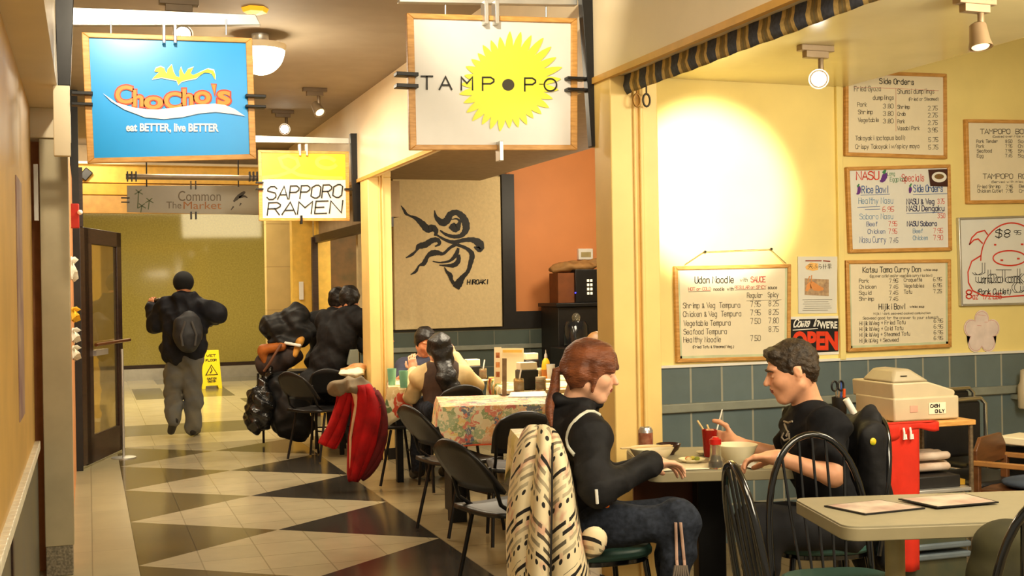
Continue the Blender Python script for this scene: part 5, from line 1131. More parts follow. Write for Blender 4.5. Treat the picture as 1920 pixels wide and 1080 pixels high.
# ------------------------------------------------------------- on the long table
Z = .752
def cup(label, px, py, r, h, m, group=None):
    b = at(px, py, Z=Z); return lathe_thing('tumbler', label, 'cup', b, [(r*.75, 0), (r*.78, .004), (r, h), (r*.93, h), (r*.7, .008), (.001, .007)], m, group, cap=False)
M_AQUA = mat('aqua_plastic', (142, 206, 172), .3, trans=.2, var=.04)
cup('left aqua tumbler near the corridor end of the long table', 735, 722, .036, .13, M_AQUA, 'aqua tumblers'); cup('right aqua tumbler, nearer the long haired woman', 757, 727, .036, .13, M_AQUA, 'aqua tumblers')
cup('pale grey tumbler at the far right of the long table', 1033, 713, .036, .13, mat('grey_plastic', (186, 188, 190), .3, trans=.2))
def jar(label, px, py, r, h, c, lidc=None, spoon=False):
    b = at(px, py, Z=Z); t = thing('condiment_jar', label, 'jar', b, group='condiment jars on the long table')
    MB().lathe([(r*.9, 0), (r, .006), (r, h*.92), (r*.9, h), (r*.84, h), (r*.9, .01), (.001, .008)], b, seg=18, cap=False).build('glass', mat('jar_glass', (230, 214, 170), .06, trans=.8), t)
    MB().lathe([(r*.86, .01), (r*.86, h*.8), (.001, h*.82)], b, seg=18, cap=False).build('contents', mat('jar%d%d%d' % c, c, .4, c2=tuple(int(x*.7) for x in c), scale=40), t)
    if lidc: MB().lathe([(r*.95, h), (r*.95, h+.018), (.001, h+.02)], b, seg=18).build('lid', mat('lid%d%d%d' % lidc, lidc, .4), t)
    if spoon: MB().tube([b+V(0, 0, h*.6), b+V(.02, 0, h+.07)], .006, 8).build('spoon', M_WHITE, t)
jar('red chilli jar with a white spoon at the back of the long table', 905, 711, .036, .09, (150, 52, 20), None, True)
jar('orange sauce jar with a white spoon in front of the black caddy', 973, 734, .038, .095, (206, 146, 56), None, True)
jar('dark red sauce jar right of the black caddy', 1014, 732, .04, .08, (150, 64, 20), (196, 180, 150))
jar('small yellow jar with a pale lid beside the oil bottle', 1012, 710, .026, .07, (206, 160, 60), (226, 214, 180))
jar('little pale shaker between the two black caddies', 1004, 709, .018, .085, (214, 200, 160), (190, 180, 150))
b = at(1024, 711, Z=Z); t = thing('oil_bottle', 'yellow sauce bottle with a nozzle at the back right of the long table', 'bottle', b)
MB().lathe([(.032, 0), (.036, .006), (.036, .11), (.028, .15), (.012, .175), (.001, .176)], b).build('body', mat('yellow_sauce', (226, 176, 40), .3, trans=.2), t); MB().lathe([(.014, .175), (.012, .2), (.004, .215), (.003, .24), (.001, .24)], b).build('nozzle', M_SILV, t)
MB().lathe([(.0365, .03), (.0365, .08)], b, cap=False).build('label_band', mat('bottle_label', (150, 90, 30), .5), t)
def caddy(label, px, py, w, h):
    b = at(px, py, Z=Z); t = thing('napkin_holder', label, 'napkin holder', b, group='black napkin holders')
    MB().box(b+V(0, 0, h/2), (w, .11, h)).build('case', M_VINYL, t, bevel=.008); MB().box(b+V(0, 0, h+.028), (w*.92, .09, .056)).build('napkins', M_PAPER, t, bevel=.006)
caddy('black napkin holder at the far left behind the long haired woman', 886, 711, .12, .11); caddy('black napkin holder at the back behind the menu stand', 995, 708, .12, .15); caddy('largest black napkin holder, in front of the menu stand', 988, 730, .145, .145)
b = at(957, 718, Z=Z); t = thing('menu_stand', 'white folding menu card standing on the long table', 'menu', b)
def card(name, px0, py0, px1, py1, D, m, dy=0):
    MB().prism([at(px0, py0, D=D), at(px1, py0, D=D), at(px1, py1, D=D), at(px0, py1, D=D)], (0, .006, 0)).build(name, m, t)
DB = float((np.array(b)-CAMP) @ _f)
card('right_leaf', 940, 653, 982, 716, DB, M_PAPER); card('left_leaf', 927, 651, 940, 720, DB+.02, M_PAPER)
for i, y in enumerate((661, 679, 697)): card('dish_photo', 930, y, 937, y+10, DB-.012, mat('dish_photo', (130, 50, 30), .5, c2=(210, 140, 80), scale=30))
card('title_strip', 943, 656, 979, 661, DB-.01, mat('title_yellow', (226, 186, 90), .5))
b = at(946, 742, Z=Z); t = thing('table_card', 'narrow upright photo card nearest on the long table', 'menu', b)
DB = float((np.array(b)-CAMP) @ _f); card('card', 942, 672, 950, 742, DB, mat('photo_strip', (110, 90, 66), .5, c2=(160, 140, 110), scale=12)); MB().box(at(946, 741, Z=Z)+V(0, 0, .004), (.06, .05, .008)).build('foot', M_BLACKP, t)
paper('tray_paper', 'white order slip at the near right edge of the long table', 'paper', [(952, 745), (1028, 744), (1022, 734), (958, 736)], Z, M_WHITE, .001)
bowl('soup_bowl', 'small white bowl behind the menu stand', at(1000, 712, Z=Z), .05, .035, M_BOWL); 
def plate(label, px, py, r): lathe_thing('plate', label, 'plate', at(px, py, Z=Z), [(r*.55, 0), (r*.6, .004), (r, .018), (r*.98, .02), (r*.58, .008), (.001, .007)], M_BOWL, cap=False)
plate('white plate at the long haired woman\'s elbow', 898, 717, .08); plate('white plate at the right end of the long table', 1022, 716, .07)
# ------------------------------------------------------------- dark service corner by the orange wall
a = at(1032, 690, Y=11.85); b = at(1128, 690, Y=11.85); zt = at(1080, 568, Y=11.6).z
t = thing('service_counter', 'black service counter below the orange wall', 'counter', ((a.x+b.x)/2, 11.85, 0))
MB().span((a.x, 11.6, 0), (6.2, 12.1, zt-.04)).build('cabinet', M_BLACKP, t, bevel=.005); MB().span((a.x-.03, 11.57, zt-.04), (6.2, 12.12, zt)).build('counter_top', M_VINYL, t, bevel=.005)
e = at(1078, 640, Y=11.4); t = thing('water_dispenser', 'black water dispenser with a clear dome lid', 'dispenser', (e.x, 11.38, 0))
MB().span((e.x-.22, 11.15, 0), (e.x+.5, 11.56, at(1078, 652, Y=11.2).z)).build('base', M_VINYL, t, bevel=.01)
zb = at(1078, 652, Y=11.2).z; MB().lathe([(.10, 0), (.13, .02), (.13, .22), (.10, .27), (.04, .28)], (e.x, 11.36, zb), seg=24).build('tank', mat('smoke_plastic', (40, 42, 46), .12, trans=.3, spec=.7), t)
MB().ball((e.x, 11.36, zb+.31), (.045, .045, .05)).build('dome', mat('clear_glass', (240, 232, 205), .05), t); MB().box((e.x, 11.24, zb+.06), (.03, .06, .03)).build('tap', M_CHROME, t)
e0 = at(1050, 560, Y=11.8); e1 = at(1128, 505, Y=11.8)
t = thing('receiver', 'black stereo with small lit buttons on the counter', 'stereo', ((e0.x+e1.x)/2, 11.8, zt))
MB().span((at(1077, 560, Y=11.7).x, 11.66, zt+.003), (e1.x+.3, 12.02, e1.z)).build('case', M_VINYL, t, bevel=.006)
for i in range(2):
    for j in range(4): MB().box((at(1103+6*i, 530, Y=11.65).x, 11.655, at(1103, 526+8*j, Y=11.65).z), (.022, .01, .028)).build('button', glow('lit_button', (236, 220, 180), .8), t)
MB().box(at(1079, 549, Y=11.65), (.012, .01, .012)).build('power_light', glow('blue_led', (60, 60, 255), 3), t)
pb = MB(); bz = e1.z
tag(soft('paper_bag', [ell(at(1080, 500, Y=11.85), (.26, .13, .055)), ell(at(1050, 505, Y=11.85), (.13, .1, .05)), cap(at(1040, 500, Y=11.85), at(1120, 492, Y=11.85), .035, .05)], .014, mat('kraft_paper', (150, 110, 62), .75, var=.2, bump=.3, bscale=12), fold=wrinkle(.008, 30, 3)), 'crumpled brown paper bag on top of the stereo', 'paper bag')
MB().span((at(1040, 550, Y=11.8).x, 11.7, zt+.003), (at(1073, 550, Y=11.8).x, 11.95, at(1060, 512, Y=11.8).z)).build('carton', mat('brown_card', (120, 66, 28), .7), None); tag(bpy.data.objects['carton.001'], 'brown cardboard box left of the stereo', 'box')
w0 = at(1085, 487, Y=12.19); w1 = at(1112, 466, Y=12.19)
t = thing('wall_box', 'small white thermostat box on the orange wall', 'thermostat', w0); MB().span((w0.x, 12.19, w0.z), (w1.x, 12.24, w1.z)).build('case', M_WHITE, t, bevel=.006)
MB().span((w0.x+.03, 12.185, w0.z+.03), (w1.x-.03, 12.19, w1.z-.04)).build('grille', mat('grille_tan', (176, 160, 110), .5), t)
# ================================================================== wet floor sign
b = at(396, 728, Z=0); t = thing('wet_floor_sign', 'yellow folding wet floor sign standing behind the walking man', 'floor sign', (b.x, b.y, 0))
M_WF = mat('safety_yellow', (248, 222, 30), .35, var=.03)
fl_x = [at(x, 700, Y=b.y).x for x in (380, 408)]; hz = .60; lean = .14
for s_, nm in ((-1, 'front_panel'), (1, 'rear_panel')):
    q = [V(b.x-.155, b.y+s_*lean, .0), V(b.x-.10, b.y+s_*lean, 0), V(b.x-.09, b.y+s_*(lean-.02), .05), V(b.x+.09, b.y+s_*(lean-.02), .05), V(b.x+.10, b.y+s_*lean, 0), V(b.x+.155, b.y+s_*lean, 0), V(b.x+.12, b.y+s_*.015, hz), V(b.x-.12, b.y+s_*.015, hz)]
    MB().prism(q, (0, s_*.012, 0)).build(nm, M_WF, t, bevel=.003)
mb = MB(); fpl = lambda a, z: V(b.x+a, b.y-(.015+(lean-.015)*(1-z/hz))-.016, z)
for z, h_, w_ in ((.50, .035, .14), (.43, .03, .16), (.15, .025, .14), (.11, .02, .12)):
    write(mb, 'WET' if z == .5 else 'FLOOR' if z == .43 else 'CAUTION', -w_/2, w_/2, -z, h_, lambda a, zz: fpl(a, -zz), .008)
tri = [(-.09, .22), (.09, .22), (0, .37), (-.09, .22)]; ink(mb, tri, .012, fpl, V(0, -1, 0)); ink(mb, [(-.02, .25), (.01, .29), (-.005, .33)], .012, fpl, V(0, -1, 0)); mb.build('lettering', blk, t, smooth=0)
# ================================================================== people
A3 = lambda v: np.array(v, float)
def unit(v): v = A3(v); return v/np.linalg.norm(v)
def skinmat(name, c): return mat(name, c, .5, var=.08, scale=30, sheen=.05)
M_LIP = mat('lips', (150, 74, 62), .4); M_EYEW = mat('eye_white', (226, 218, 204), .25); M_IRIS = mat('iris', (50, 32, 22), .2)
def frame_of(fwd, pitch=0, roll=0):
    """forward, left, up axes of a head or torso looking along fwd (x, y), tipped down by pitch degrees"""
    f0 = unit((fwd[0], fwd[1], 0)); l = np.array([-f0[1], f0[0], 0]); p = math.radians(pitch); z = np.array([0, 0, 1.])
    f = f0*math.cos(p)-z*math.sin(p); u = z*math.cos(p)+f0*math.sin(p)
    if roll: r = math.radians(roll); l, u = l*math.cos(r)+u*math.sin(r), u*math.cos(r)-l*math.sin(r)
    return f, l, u
def head_prims(C, f, l, u, s, neck):
    C = A3(C); P = lambda a, b, c: C+s*(a*f+b*l+c*u); R = np.stack([f, l, u], 1); E = lambda a, b, c, r, k=.02, RR=None: ell(P(a, b, c), [x*s for x in r], R if RR is None else RR, k*s)
    pr = [E(-.012, 0, .022, (.098, .078, .094)), E(.03, 0, -.038, (.066, .061, .080), .03), E(.070, 0, -.102, (.022, .026, .020), .025)]
    for q in (-1, 1):
        pr += [cap(P(-.005, .056*q, -.062), P(.060, .018*q, -.106), .020*s, .016*s, .03*s), E(.060, .040*q, -.028, (.028, .024, .026), .025), E(.088, .014*q, -.034, (.011, .009, .009), .008)]
        pr += [E(.076, .030*q, .024, (.014, .026, .008), .015)]
        pr += [sub(E(.097, .032*q, .001, (.015, .019, .011), .014))]
        pr += [E(.077, .031*q, .000, (.011, .015, .011), .004), cap(P(.091, .018*q, -.003), P(.089, .043*q, -.004), .0035*s, .003*s, .004*s)]
        ear = np.stack([f*.9-u*.2, l*q, u*.95+f*.2], 1); pr += [ell(P(-.008, .078*q, -.008), (.015*s, .007*s, .027*s), ear, .006*s), sub(ell(P(-.004, .088*q, -.006), (.0085*s, .006*s, .016*s), ear, .004*s)), ell(P(-.002, .074*q, -.036), (.008*s, .006*s, .009*s), ear, .005*s)]
    pr += [cap(P(.090, 0, .008), P(.115, 0, -.028), .0075*s, .0115*s, .010*s), E(.086, 0, -.060, (.016, .024, .022), .02), E(.101, 0, -.055, (.007, .020, .0052), .005), E(.099, 0, -.066, (.0075, .017, .006), .005), sub(cap(P(.110, -.02, -.0605), P(.110, .02, -.0605), .0028*s, .0028*s, .003*s))]
    pr += [cap(P(-.022, 0, -.055), A3(neck), .054*s, .060*s, .03)]
    return pr
def hand_prims(w, d, n, side, s=1.0, curl=(20, 35, 25), spread=.06, thumb=1.0):
    """palm, five fingers; d along the fingers, n out of the palm, side = +1 thumb towards n x d"""
    w = A3(w); d = unit(d); n = A3(n); n = unit(n-d*(n @ d)); t = np.cross(n, d)*side; R = np.stack([d, t, n], 1)
    P = lambda a, b, c: w+s*(a*d+b*t+c*n)
    pr = [ell(P(.048, 0, 0), (.052*s, .041*s, .015*s), R, .012), cap(P(-.01, 0, 0), P(.03, 0, 0), .026*s, .024*s, .02), cap(P(.08, .028, 0), P(.078, -.030, 0), .011*s, .010*s, .01), ell(P(.03, .028, .006), (.03*s, .016*s, .014*s), R, .012)]
    for b, L, r in ((.031, .074, .0088), (.010, .084, .0090), (-.011, .078, .0086), (-.031, .060, .0076)):
        p = P(.082, b, 0); a = 0; dirs = d+t*b*spread/.03
        for seg, cu, rr in ((.44, curl[0], 1), (.32, curl[1], .92), (.24, curl[2], .82)):
            a += math.radians(cu); q = p+s*L*seg*(unit(dirs)*math.cos(a)+n*math.sin(a)); pr.append(cap(p, q, r*rr*s, r*rr*.9*s, .004)); p = q
    p = P(.022, .034, .004)
    for L, dr in ((.042, d*.55+t*.75+n*.25*thumb), (.032, d*.85+t*.35+n*.45*thumb), (.024, d*.95+t*.05+n*.5*thumb)):
        q = p+s*L*unit(dr); pr.append(cap(p, q, .0115*s, .0095*s, .006)); p = q
    return pr
def torso_prims(J, g=0, low=True):
    nk, pv = A3(J['neck']), A3(J['pelvis']); up = unit(nk-pv); l = A3(J['shL'])-A3(J['shR']); l = unit(l-up*(l @ up)); f = np.cross(l, up); R = np.stack([f, l, up], 1)
    W = np.linalg.norm(A3(J['shL'])-A3(J['shR']))/.36; at_ = lambda t, a=0: pv+(nk-pv)*t+f*a
    pr = [ell(at_(.70, .005), (.108+g, .158*W+g, .17+g*.4), R, .05), ell(at_(.38, .01), (.098+g, .138*W+g, .17), R, .05), cap(A3(J['shL']), A3(J['shR']), .056+g, .056+g, .05)]
    if low: pr += [ell(at_(.06, 0), (.112+g, .160*W+g, .13), R, .05)]
    pr += [cap(at_(.93), A3(J['shL']), .052+g*.6, .050+g*.6, .05), cap(at_(.93), A3(J['shR']), .052+g*.6, .050+g*.6, .05)]
    return pr
def limb(J, a, b, ra, rb, k=.03): return cap(J[a], J[b], ra, rb, k)
def lerp(a, b, t): return A3(a)*(1-t)+A3(b)*t
def build_person(label, J, fr, hs, skin, res, hands, loc, group=None, legs=True, top=None, sleeve=1.0, g=.016, trousers=None, shoes=None, folds=.004, extra_top=(), extra_trousers=(), lower=0):
    t = thing('person', label, 'person', loc, group=group)
    f, l, u = fr
    pr = torso_prims(J, -.012)
    for q in 'LR':
        pr += [limb(J, 'sh'+q, 'el'+q, .043, .037), limb(J, 'el'+q, 'wr'+q, .039, .026)]
        if legs: pr += [limb(J, 'hip'+q, 'kn'+q, .074, .054), limb(J, 'kn'+q, 'an'+q, .052, .036), cap(J['an'+q], J['toe'+q], .036, .028, .02)]
    for h in hands: pr += hand_prims(*h[:4], **(h[4] if len(h) > 4 else {}))
    pr += head_prims(J['head'], f, l, u, hs, J['neck'])
    C = A3(J['head']); P = lambda a, b, c: C+hs*(a*f+b*l+c*u)
    o = soft('body', pr, res, [skin, M_LIP], t, zones=[(1, P(.104, 0, -.061), (.022*hs,)*2+(.011*hs,))] if res < .007 else (), smooth=1)
    if res < .007:
        for q in (-1, 1):
            e = MB(); e.ball(P(.0828, .031*q, -.0035), (.0085*hs, .0085*hs, .0062*hs)); e.build('eye', M_IRIS, t)
    if top:
        tp = torso_prims(J, g)
        for q in 'LR':
            if sleeve > .5: tp += [limb(J, 'sh'+q, 'el'+q, .054+g*.7, .046+g*.7), cap(J['el'+q], lerp(J['el'+q], J['wr'+q], (sleeve-.5)*2), .046+g*.7, .036+g*.5, .03)]
            else: tp += [cap(J['sh'+q], lerp(J['sh'+q], J['el'+q], sleeve*2), .050+g*.6, .052+g*.6, .04)]
        nk = A3(J['neck']); tp += list(extra_top)
        tp += [sub(cap(nk+A3((0, 0, .035)), nk+A3((0, 0, .16)), .062, .07, .01))]
        soft(top[0], tp, res*1.15, top[1], t, fold=wrinkle(folds, 20, len(label)), smooth=1)
    if trousers and legs:
        tr = [ell(A3(J['pelvis'])+A3((0, 0, -.01)), (.128, .165, .12), None, .05)]
        for q in 'LR': tr += [limb(J, 'hip'+q, 'kn'+q, .092, .070, .05), limb(J, 'kn'+q, 'an'+q, .068, .055, .04)]
        soft('trousers', tr+list(extra_trousers), res*1.3, trousers, t, fold=wrinkle(folds, 18, 3), smooth=1)
    if shoes and legs:
        for q in 'LR':
            a, b = A3(J['an'+q]), A3(J['toe'+q]); d = unit(b-a)
            soft('shoe', [cap(a-d*.02-A3((0, 0, .02)), b-A3((0, 0, .005)), .047, .040, .03), sub(ell(a+(b-a)*.4-A3((0, 0, .108)), (.3, .3, .05), None, .004)) if False else cap(a, a+A3((0, 0, .03)), .047, .045, .02)], max(res, .008), shoes, t)
    return t
from mathutils.bvhtree import BVHTree
def bvh(o):
    M = inv_of(o).inverted(); me = o.data
    return BVHTree.FromPolygons([M @ v.co for v in me.vertices], [tuple(p.vertices) for p in me.polygons])
def touch(tree, px, py, lift=.004):
    d = Vector(ray(px, py)).normalized(); h = tree.ray_cast(Vector(CAMP), d)
    return None if h[0] is None else h[0]-d*lift
def stroke_on(tree, pts, lift=.004):
    L = [touch(tree, x, y, lift) for x, y in pts]; return [p for p in L if p is not None]
def kid(t, name): return [c for c in t.children if c.name.split('.')[0] == name][0]
def hair_shell(C, f, l, u, s, extra=(), cut=(), grow=.010, res=.006, name='hair', m=None, parent=None, fold=None, face=True):
    C = A3(C); R = np.stack([f, l, u], 1); P = lambda a, b, c: C+s*(a*f+b*l+c*u)
    pr = [ell(P(-.014, 0, .024), [(x+grow)*s for x in (.098, .078, .094)], R, .02)]+list(extra)
    if face: pr += [cap(P(-.05, .04, -.04), P(-.055, .03, -.085), .035*s, .02*s, .03), cap(P(-.05, -.04, -.04), P(-.055, -.03, -.085), .035*s, .02*s, .03), sub(ell(P(.085, 0, -.045), (.085*s, .10*s, .10*s), R, .006)), sub(ell(P(.03, 0, -.105), (.10*s, .12*s, .062*s), R, .008))]
    pr += list(cut)
    return soft(name, pr, res, m, parent, fold=fold)
fluff = lambda amp, f=70, s=0: (lambda X, Y, Z: amp*(np.sin(f*X+1.3*np.sin(f*.6*Z+s))*np.sin(f*.9*Y+s)+.7*np.sin(f*1.7*Z+2*np.sin(f*.5*X))))
G = lambda px, py, D: A3(at(px, py, D=D))
def low(v, z): v = A3(v).copy(); v[2] = z; return v
M_JBLK = mat('black_jacket_cloth', (19, 18, 20), .72, var=.5, scale=25, spec=.35, bump=.55, bscale=14); M_TBLK = mat('black_tshirt', (17, 17, 20), .85, var=.4, scale=40, spec=.25, bump=.35, bscale=11)
M_JEAN = mat('dark_denim', (40, 45, 56), .85, var=.45, scale=50, spec=.25, bump=.4, bscale=12); M_SHOE = mat('dark_shoe', (28, 25, 24), .5, var=.3)
SK1 = skinmat('fair_skin', (232, 176, 142)); SK2 = skinmat('tan_skin', (222, 160, 122)); SK3 = skinmat('warm_skin', (206, 138, 98))
# ------------------------------------------------------------- the red haired woman
J = dict(head=G(1107, 693, 4.55), neck=G(1076, 768, 4.57), pelvis=G(1082, 985, 4.60), shR=G(1106, 815, 4.42), shL=G(1074, 800, 4.75), elR=G(1118, 918, 4.27), wrR=G(1224, 868, 4.45), elL=G(1140, 905, 4.86), wrL=G(1212, 866, 4.80),
         hipR=G(1092, 990, 4.50), hipL=G(1086, 980, 4.70), knR=G(1272, 975, 4.42), knL=G(1266, 968, 4.66))
for q in 'LR': J['an'+q] = low(J['kn'+q]+A3((-.03, .01, 0)), .10); J['toe'+q] = low(J['an'+q]+A3((.13, -.04, 0)), .045)
fr = frame_of((.90, -.44), 14)
hd = G(1292, 872, 4.52)-J['wrR']
wm = build_person('red haired woman in a black jacket with white armhole piping, sitting at the couple\'s table', J, fr, .95, SK1, .0046,
    [(J['wrR'], hd, (.05, -.25, -1), -1, dict(curl=(18, 30, 22), s=.98, thumb=.6)), (J['wrL'], (.9, -.2, -.15), (0, .2, -1), 1, dict(s=.95))], (J['pelvis'][0], J['pelvis'][1], 0),
    top=('jacket', M_JBLK), sleeve=.99, g=.020, trousers=M_JEAN, shoes=M_SHOE, folds=.0075,
    extra_top=[cap(J['neck']+A3((.02, -.085, .030)), J['neck']+A3((.085, -.055, .022)), .024, .020, .015), cap(J['neck']+A3((.085, -.055, .022)), J['neck']+A3((.095, .02, .01)), .020, .02, .02), cap(J['neck']+A3((-.072, -.03, .045)), J['neck']+A3((.02, -.085, .030)), .022, .024, .015), cap(J['neck']+A3((-.072, -.03, .045)), J['neck']+A3((-.05, .06, .04)), .022, .022, .015), ell(J['wrR']-unit(J['wrR']-J['elR'])*.02, (.036, .036, .036), None, .02)])
f, l, u = fr; C = J['head']; P = lambda a, b, c: C+.95*(a*f+b*l+c*u); R = np.stack([f, l, u], 1)
M_HAIR1 = mat('auburn_hair', (104, 52, 24), .5, var=.45, scale=10, stretch=(1, 1, 3), bump=.5, bscale=60, c2=(134, 72, 34), sheen=.1)
pt = [P(-.105, 0, -.015), P(-.135, -.01, -.035), G(1040, 728, 4.56), G(1032, 752, 4.52), G(1030, 775, 4.49), G(1034, 800, 4.47)]
soft('hair', [ell(P(-.014, 0, .026), (.104, .086, .098), R, .02), cap(P(.045, 0, .085), P(.094, .02, .030), .03, .016, .03), cap(P(.05, -.04, .07), P(.086, -.045, .018), .026, .014, .03), cap(P(.05, .04, .07), P(.086, .045, .018), .026, .014, .03), cap(P(.02, -.078, .03), P(.028, -.078, -.055), .018, .008, .02), cap(P(.028, -.078, -.05), P(.026, -.070, -.115), .008, .004, .01), cap(P(.02, .078, .03), P(.028, .078, -.055), .018, .008, .02), cap(P(-.03, -.075, -.01), P(-.02, -.066, -.085), .028, .012, .02), cap(P(-.03, .075, -.01), P(-.02, .066, -.085), .028, .012, .02), cap(P(-.06, -.05, -.03), P(-.045, -.04, -.09), .03, .016, .03),
    cap(P(-.06, -.02, -.02), P(-.108, 0, -.018), .045, .018, .03), cap(P(-.03, -.07, -.02), P(-.05, -.05, -.06), .026, .016, .03), sub(ell(P(.098, 0, -.048), (.072, .074, .066), R, .008)), sub(ell(P(-.005, 0, -.115), (.06, .10, .055), R, .01))], .005, M_HAIR1, wm, fold=fluff(.0016, 90))
MB().tube([Vector(p) for p in pt], [.010, .017, .022, .020, .016, .005], 14).build('ponytail', M_HAIR1, wm)
MB().tube([Vector(P(-.112, 0, -.018)+.012*(math.cos(a)*u+math.sin(a)*l)) for a in [k*math.pi/6 for k in range(12)]], .005, 8, closed=True).build('hair_tie', mat('yellow_elastic', (214, 170, 60), .6), kid(wm, 'ponytail'))
tr = bvh(kid(wm, 'jacket'))
L = stroke_on(tr, [(1124, 778), (1113, 772), (1101, 772), (1089, 779), (1079, 788), (1070, 799), (1065, 811), (1063, 824), (1066, 838), (1071, 846), (1077, 853)], .001)
MB().tube(L, .0075, 8).build('piping', mat('white_piping', (206, 206, 190), .7), kid(wm, 'jacket'))
L = stroke_on(tr, [(1118, 918), (1119, 930), (1120, 944)], .003); MB().tube(L, .006, 8).build('zip_pull', M_WHITE, kid(wm, 'jacket')) if len(L) > 1 else None
SC_ = mat('pale_scarf', (196, 160, 140), .8)
trj = bvh(kid(wm, 'trousers'))
kp = thing('key_charm', 'orange and yellow key charm at the woman\'s hip', 'key ring', at(1145, 938, D=4.36))
for i, (x, y, c_) in enumerate(((1136, 946, (226, 110, 20)), (1143, 941, (40, 34, 30)), (1150, 934, (40, 34, 30)), (1156, 928, (236, 190, 60)))): MB().ball(at(x, y, D=4.37), (.016, .011, .012), rot=Matrix.Rotation(.6, 3, 'Y')).build('bead', mat('bead%d' % i, c_, .4), kp)
MB().tube([at(1133, 950, D=4.37), at(1158, 926, D=4.375)], .004, 8).build('ring_cord', M_BLACKP, kp)
scf = thing('fringed_strap', 'pale double strap with a fringed end hanging over the woman\'s knee', 'strap', at(1275, 1060, D=4.3))
for x0, x1 in ((1267, 1269), (1276, 1283)):
    a = [touch(trj, x0+(x1-x0)*k/6, 980+12*k, .006) or at(x0+(x1-x0)*k/6, 980+12*k, D=4.33) for k in range(7)]
    MB().tube(a+[at(x1+1, 1064, D=4.30)], .006, 8).build('band', SC_, scf)
for k in range(7): MB().tube([at(1267+3.2*k, 1060, D=4.30), at(1262+5*k, 1085+3*(k % 2), D=4.29)], [.006, .003], 6).build('fringe', mat('grey_fringe', (110, 98, 86), .9), scf)
# ------------------------------------------------------------- the man in the black shirt
J = dict(head=G(1484, 692, 4.72), neck=G(1516, 764, 4.75), pelvis=G(1562, 985, 4.74), shL=G(1553, 806, 4.54), shR=G(1496, 796, 4.93), elL=G(1562, 892, 4.42), wrL=G(1458, 858, 4.46), elR=G(1466, 856, 5.02), wrR=G(1378, 830, 5.05),
         hipL=G(1568, 992, 4.64), hipR=G(1545, 985, 4.86), knL=G(1425, 985, 4.52), knR=G(1410, 975, 4.80))
for q in 'LR': J['an'+q] = low(J['kn'+q]+A3((.04, 0, 0)), .10); J['toe'+q] = low(J['an'+q]+A3((-.14, .04, 0)), .045)
fr = frame_of((-.925, .38), 16)
cupc = A3(rc)+A3((0, 0, .075))
mn = build_person('man with short dark hair in a black T-shirt, looking down at his noodles', J, fr, 1.0, SK2, .0046,
    [(J['wrL'], G(1392, 858, 4.50)-J['wrL'], (-.2, -.1, -1), 1, dict(curl=(25, 35, 25), s=1.05, thumb=.8)), (J['wrR'], cupc+A3((.03, .036, .0))-J['wrR'], (-.15, -.98, 0), -1, dict(curl=(28, 42, 34), s=1.0))], (J['pelvis'][0], J['pelvis'][1], 0),
    top=('t_shirt', M_TBLK), sleeve=.30, g=.018, trousers=mat('black_trousers', (24, 24, 28), .85, var=.3), shoes=M_SHOE, folds=.008)
f, l, u = fr; C = J['head']; P = lambda a, b, c: C+(a*f+b*l+c*u); R = np.stack([f, l, u], 1)
M_HAIR2 = mat('dark_brown_hair', (46, 33, 20), .6, var=.5, scale=40, bump=.6, bscale=120, c2=(66, 50, 30))
soft('hair', [ell(P(-.014, 0, .026), (.104, .083, .096), R, .02), cap(P(.06, -.045, .082), P(.06, .045, .082), .024, .024, .02), cap(P(.012, .077, .03), P(.008, .077, -.006), .010, .006, .012), cap(P(.012, -.077, .03), P(.008, -.077, -.006), .010, .006, .012), cap(P(-.07, .05, -.02), P(-.062, .045, -.062), .03, .016, .02), cap(P(-.07, -.05, -.02), P(-.062, -.045, -.062), .03, .016, .02),
    sub(ell(P(.105, 0, -.015), (.062, .085, .080), R, .006)), sub(ell(P(.045, 0, -.075), (.07, .1, .075), R, .006)), sub(ell(P(-.012, 0, -.115), (.12, .12, .058), R, .01)), sub(ell(P(-.012, .092, -.012), (.030, .02, .036), R, .004)), sub(ell(P(-.012, -.092, -.012), (.030, .02, .036), R, .004))], .0045, M_HAIR2, mn, fold=fluff(.0022, 150, 2))
for q in (-1, 1): MB().tube([Vector(P(.095, .014*q, .017)), Vector(P(.096, .030*q, .022)), Vector(P(.082, .048*q, .016))], [.003, .0042, .002], 8).build('eyebrow', M_HAIR2, mn)
tr = bvh(kid(mn, 't_shirt')); em = MB()
for pts in ([(1471, 795), (1474, 803), (1478, 810), (1474, 818)], [(1470, 790), (1478, 793), (1486, 790)], [(1470, 812), (1466, 820), (1471, 826), (1480, 822), (1479, 812)]):
    L = stroke_on(tr, pts, .002)
    if len(L) > 1: em.tube(L, .0045, 6)
if em.v: em.build('emblem', mat('grey_print', (150, 138, 118), .7), kid(mn, 't_shirt'))
# black jacket on the back of his chair
bj = G(1628, 860, 4.78); dchr = unit((.956, -.29, 0)); sd = np.array([-dchr[1], dchr[0], 0]); zc = lambda z: np.array([2.985, 4.03, z])
jk = thing('black_jacket', 'black jacket with a small green and yellow badge over the man\'s chair back', 'jacket', zc(0))
soft('jacket_body', [cap(zc(.90)-sd*.13, zc(.90)+sd*.13, .05, .05, .04), ell(zc(.70), (.085, .17, .27), np.stack([dchr, sd, np.array([0, 0, 1.])], 1), .04), ell(zc(.48)+dchr*.02, (.085, .165, .20), np.stack([dchr, sd, np.array([0, 0, 1.])], 1), .05), cap(zc(.86)-sd*.13, zc(.40)-sd*.16+dchr*.03, .055, .04, .04), cap(zc(.86)+sd*.13, zc(.42)+sd*.16+dchr*.03, .055, .04, .04), cap(zc(.95)-sd*.08+dchr*.03, zc(.95)+sd*.08+dchr*.03, .035, .035, .03)], .009, M_JBLK, jk, fold=wrinkle(.012, 15, 5))
tr = bvh(kid(jk, 'jacket_body')); c0 = touch(tr, 1637, 828, .001)
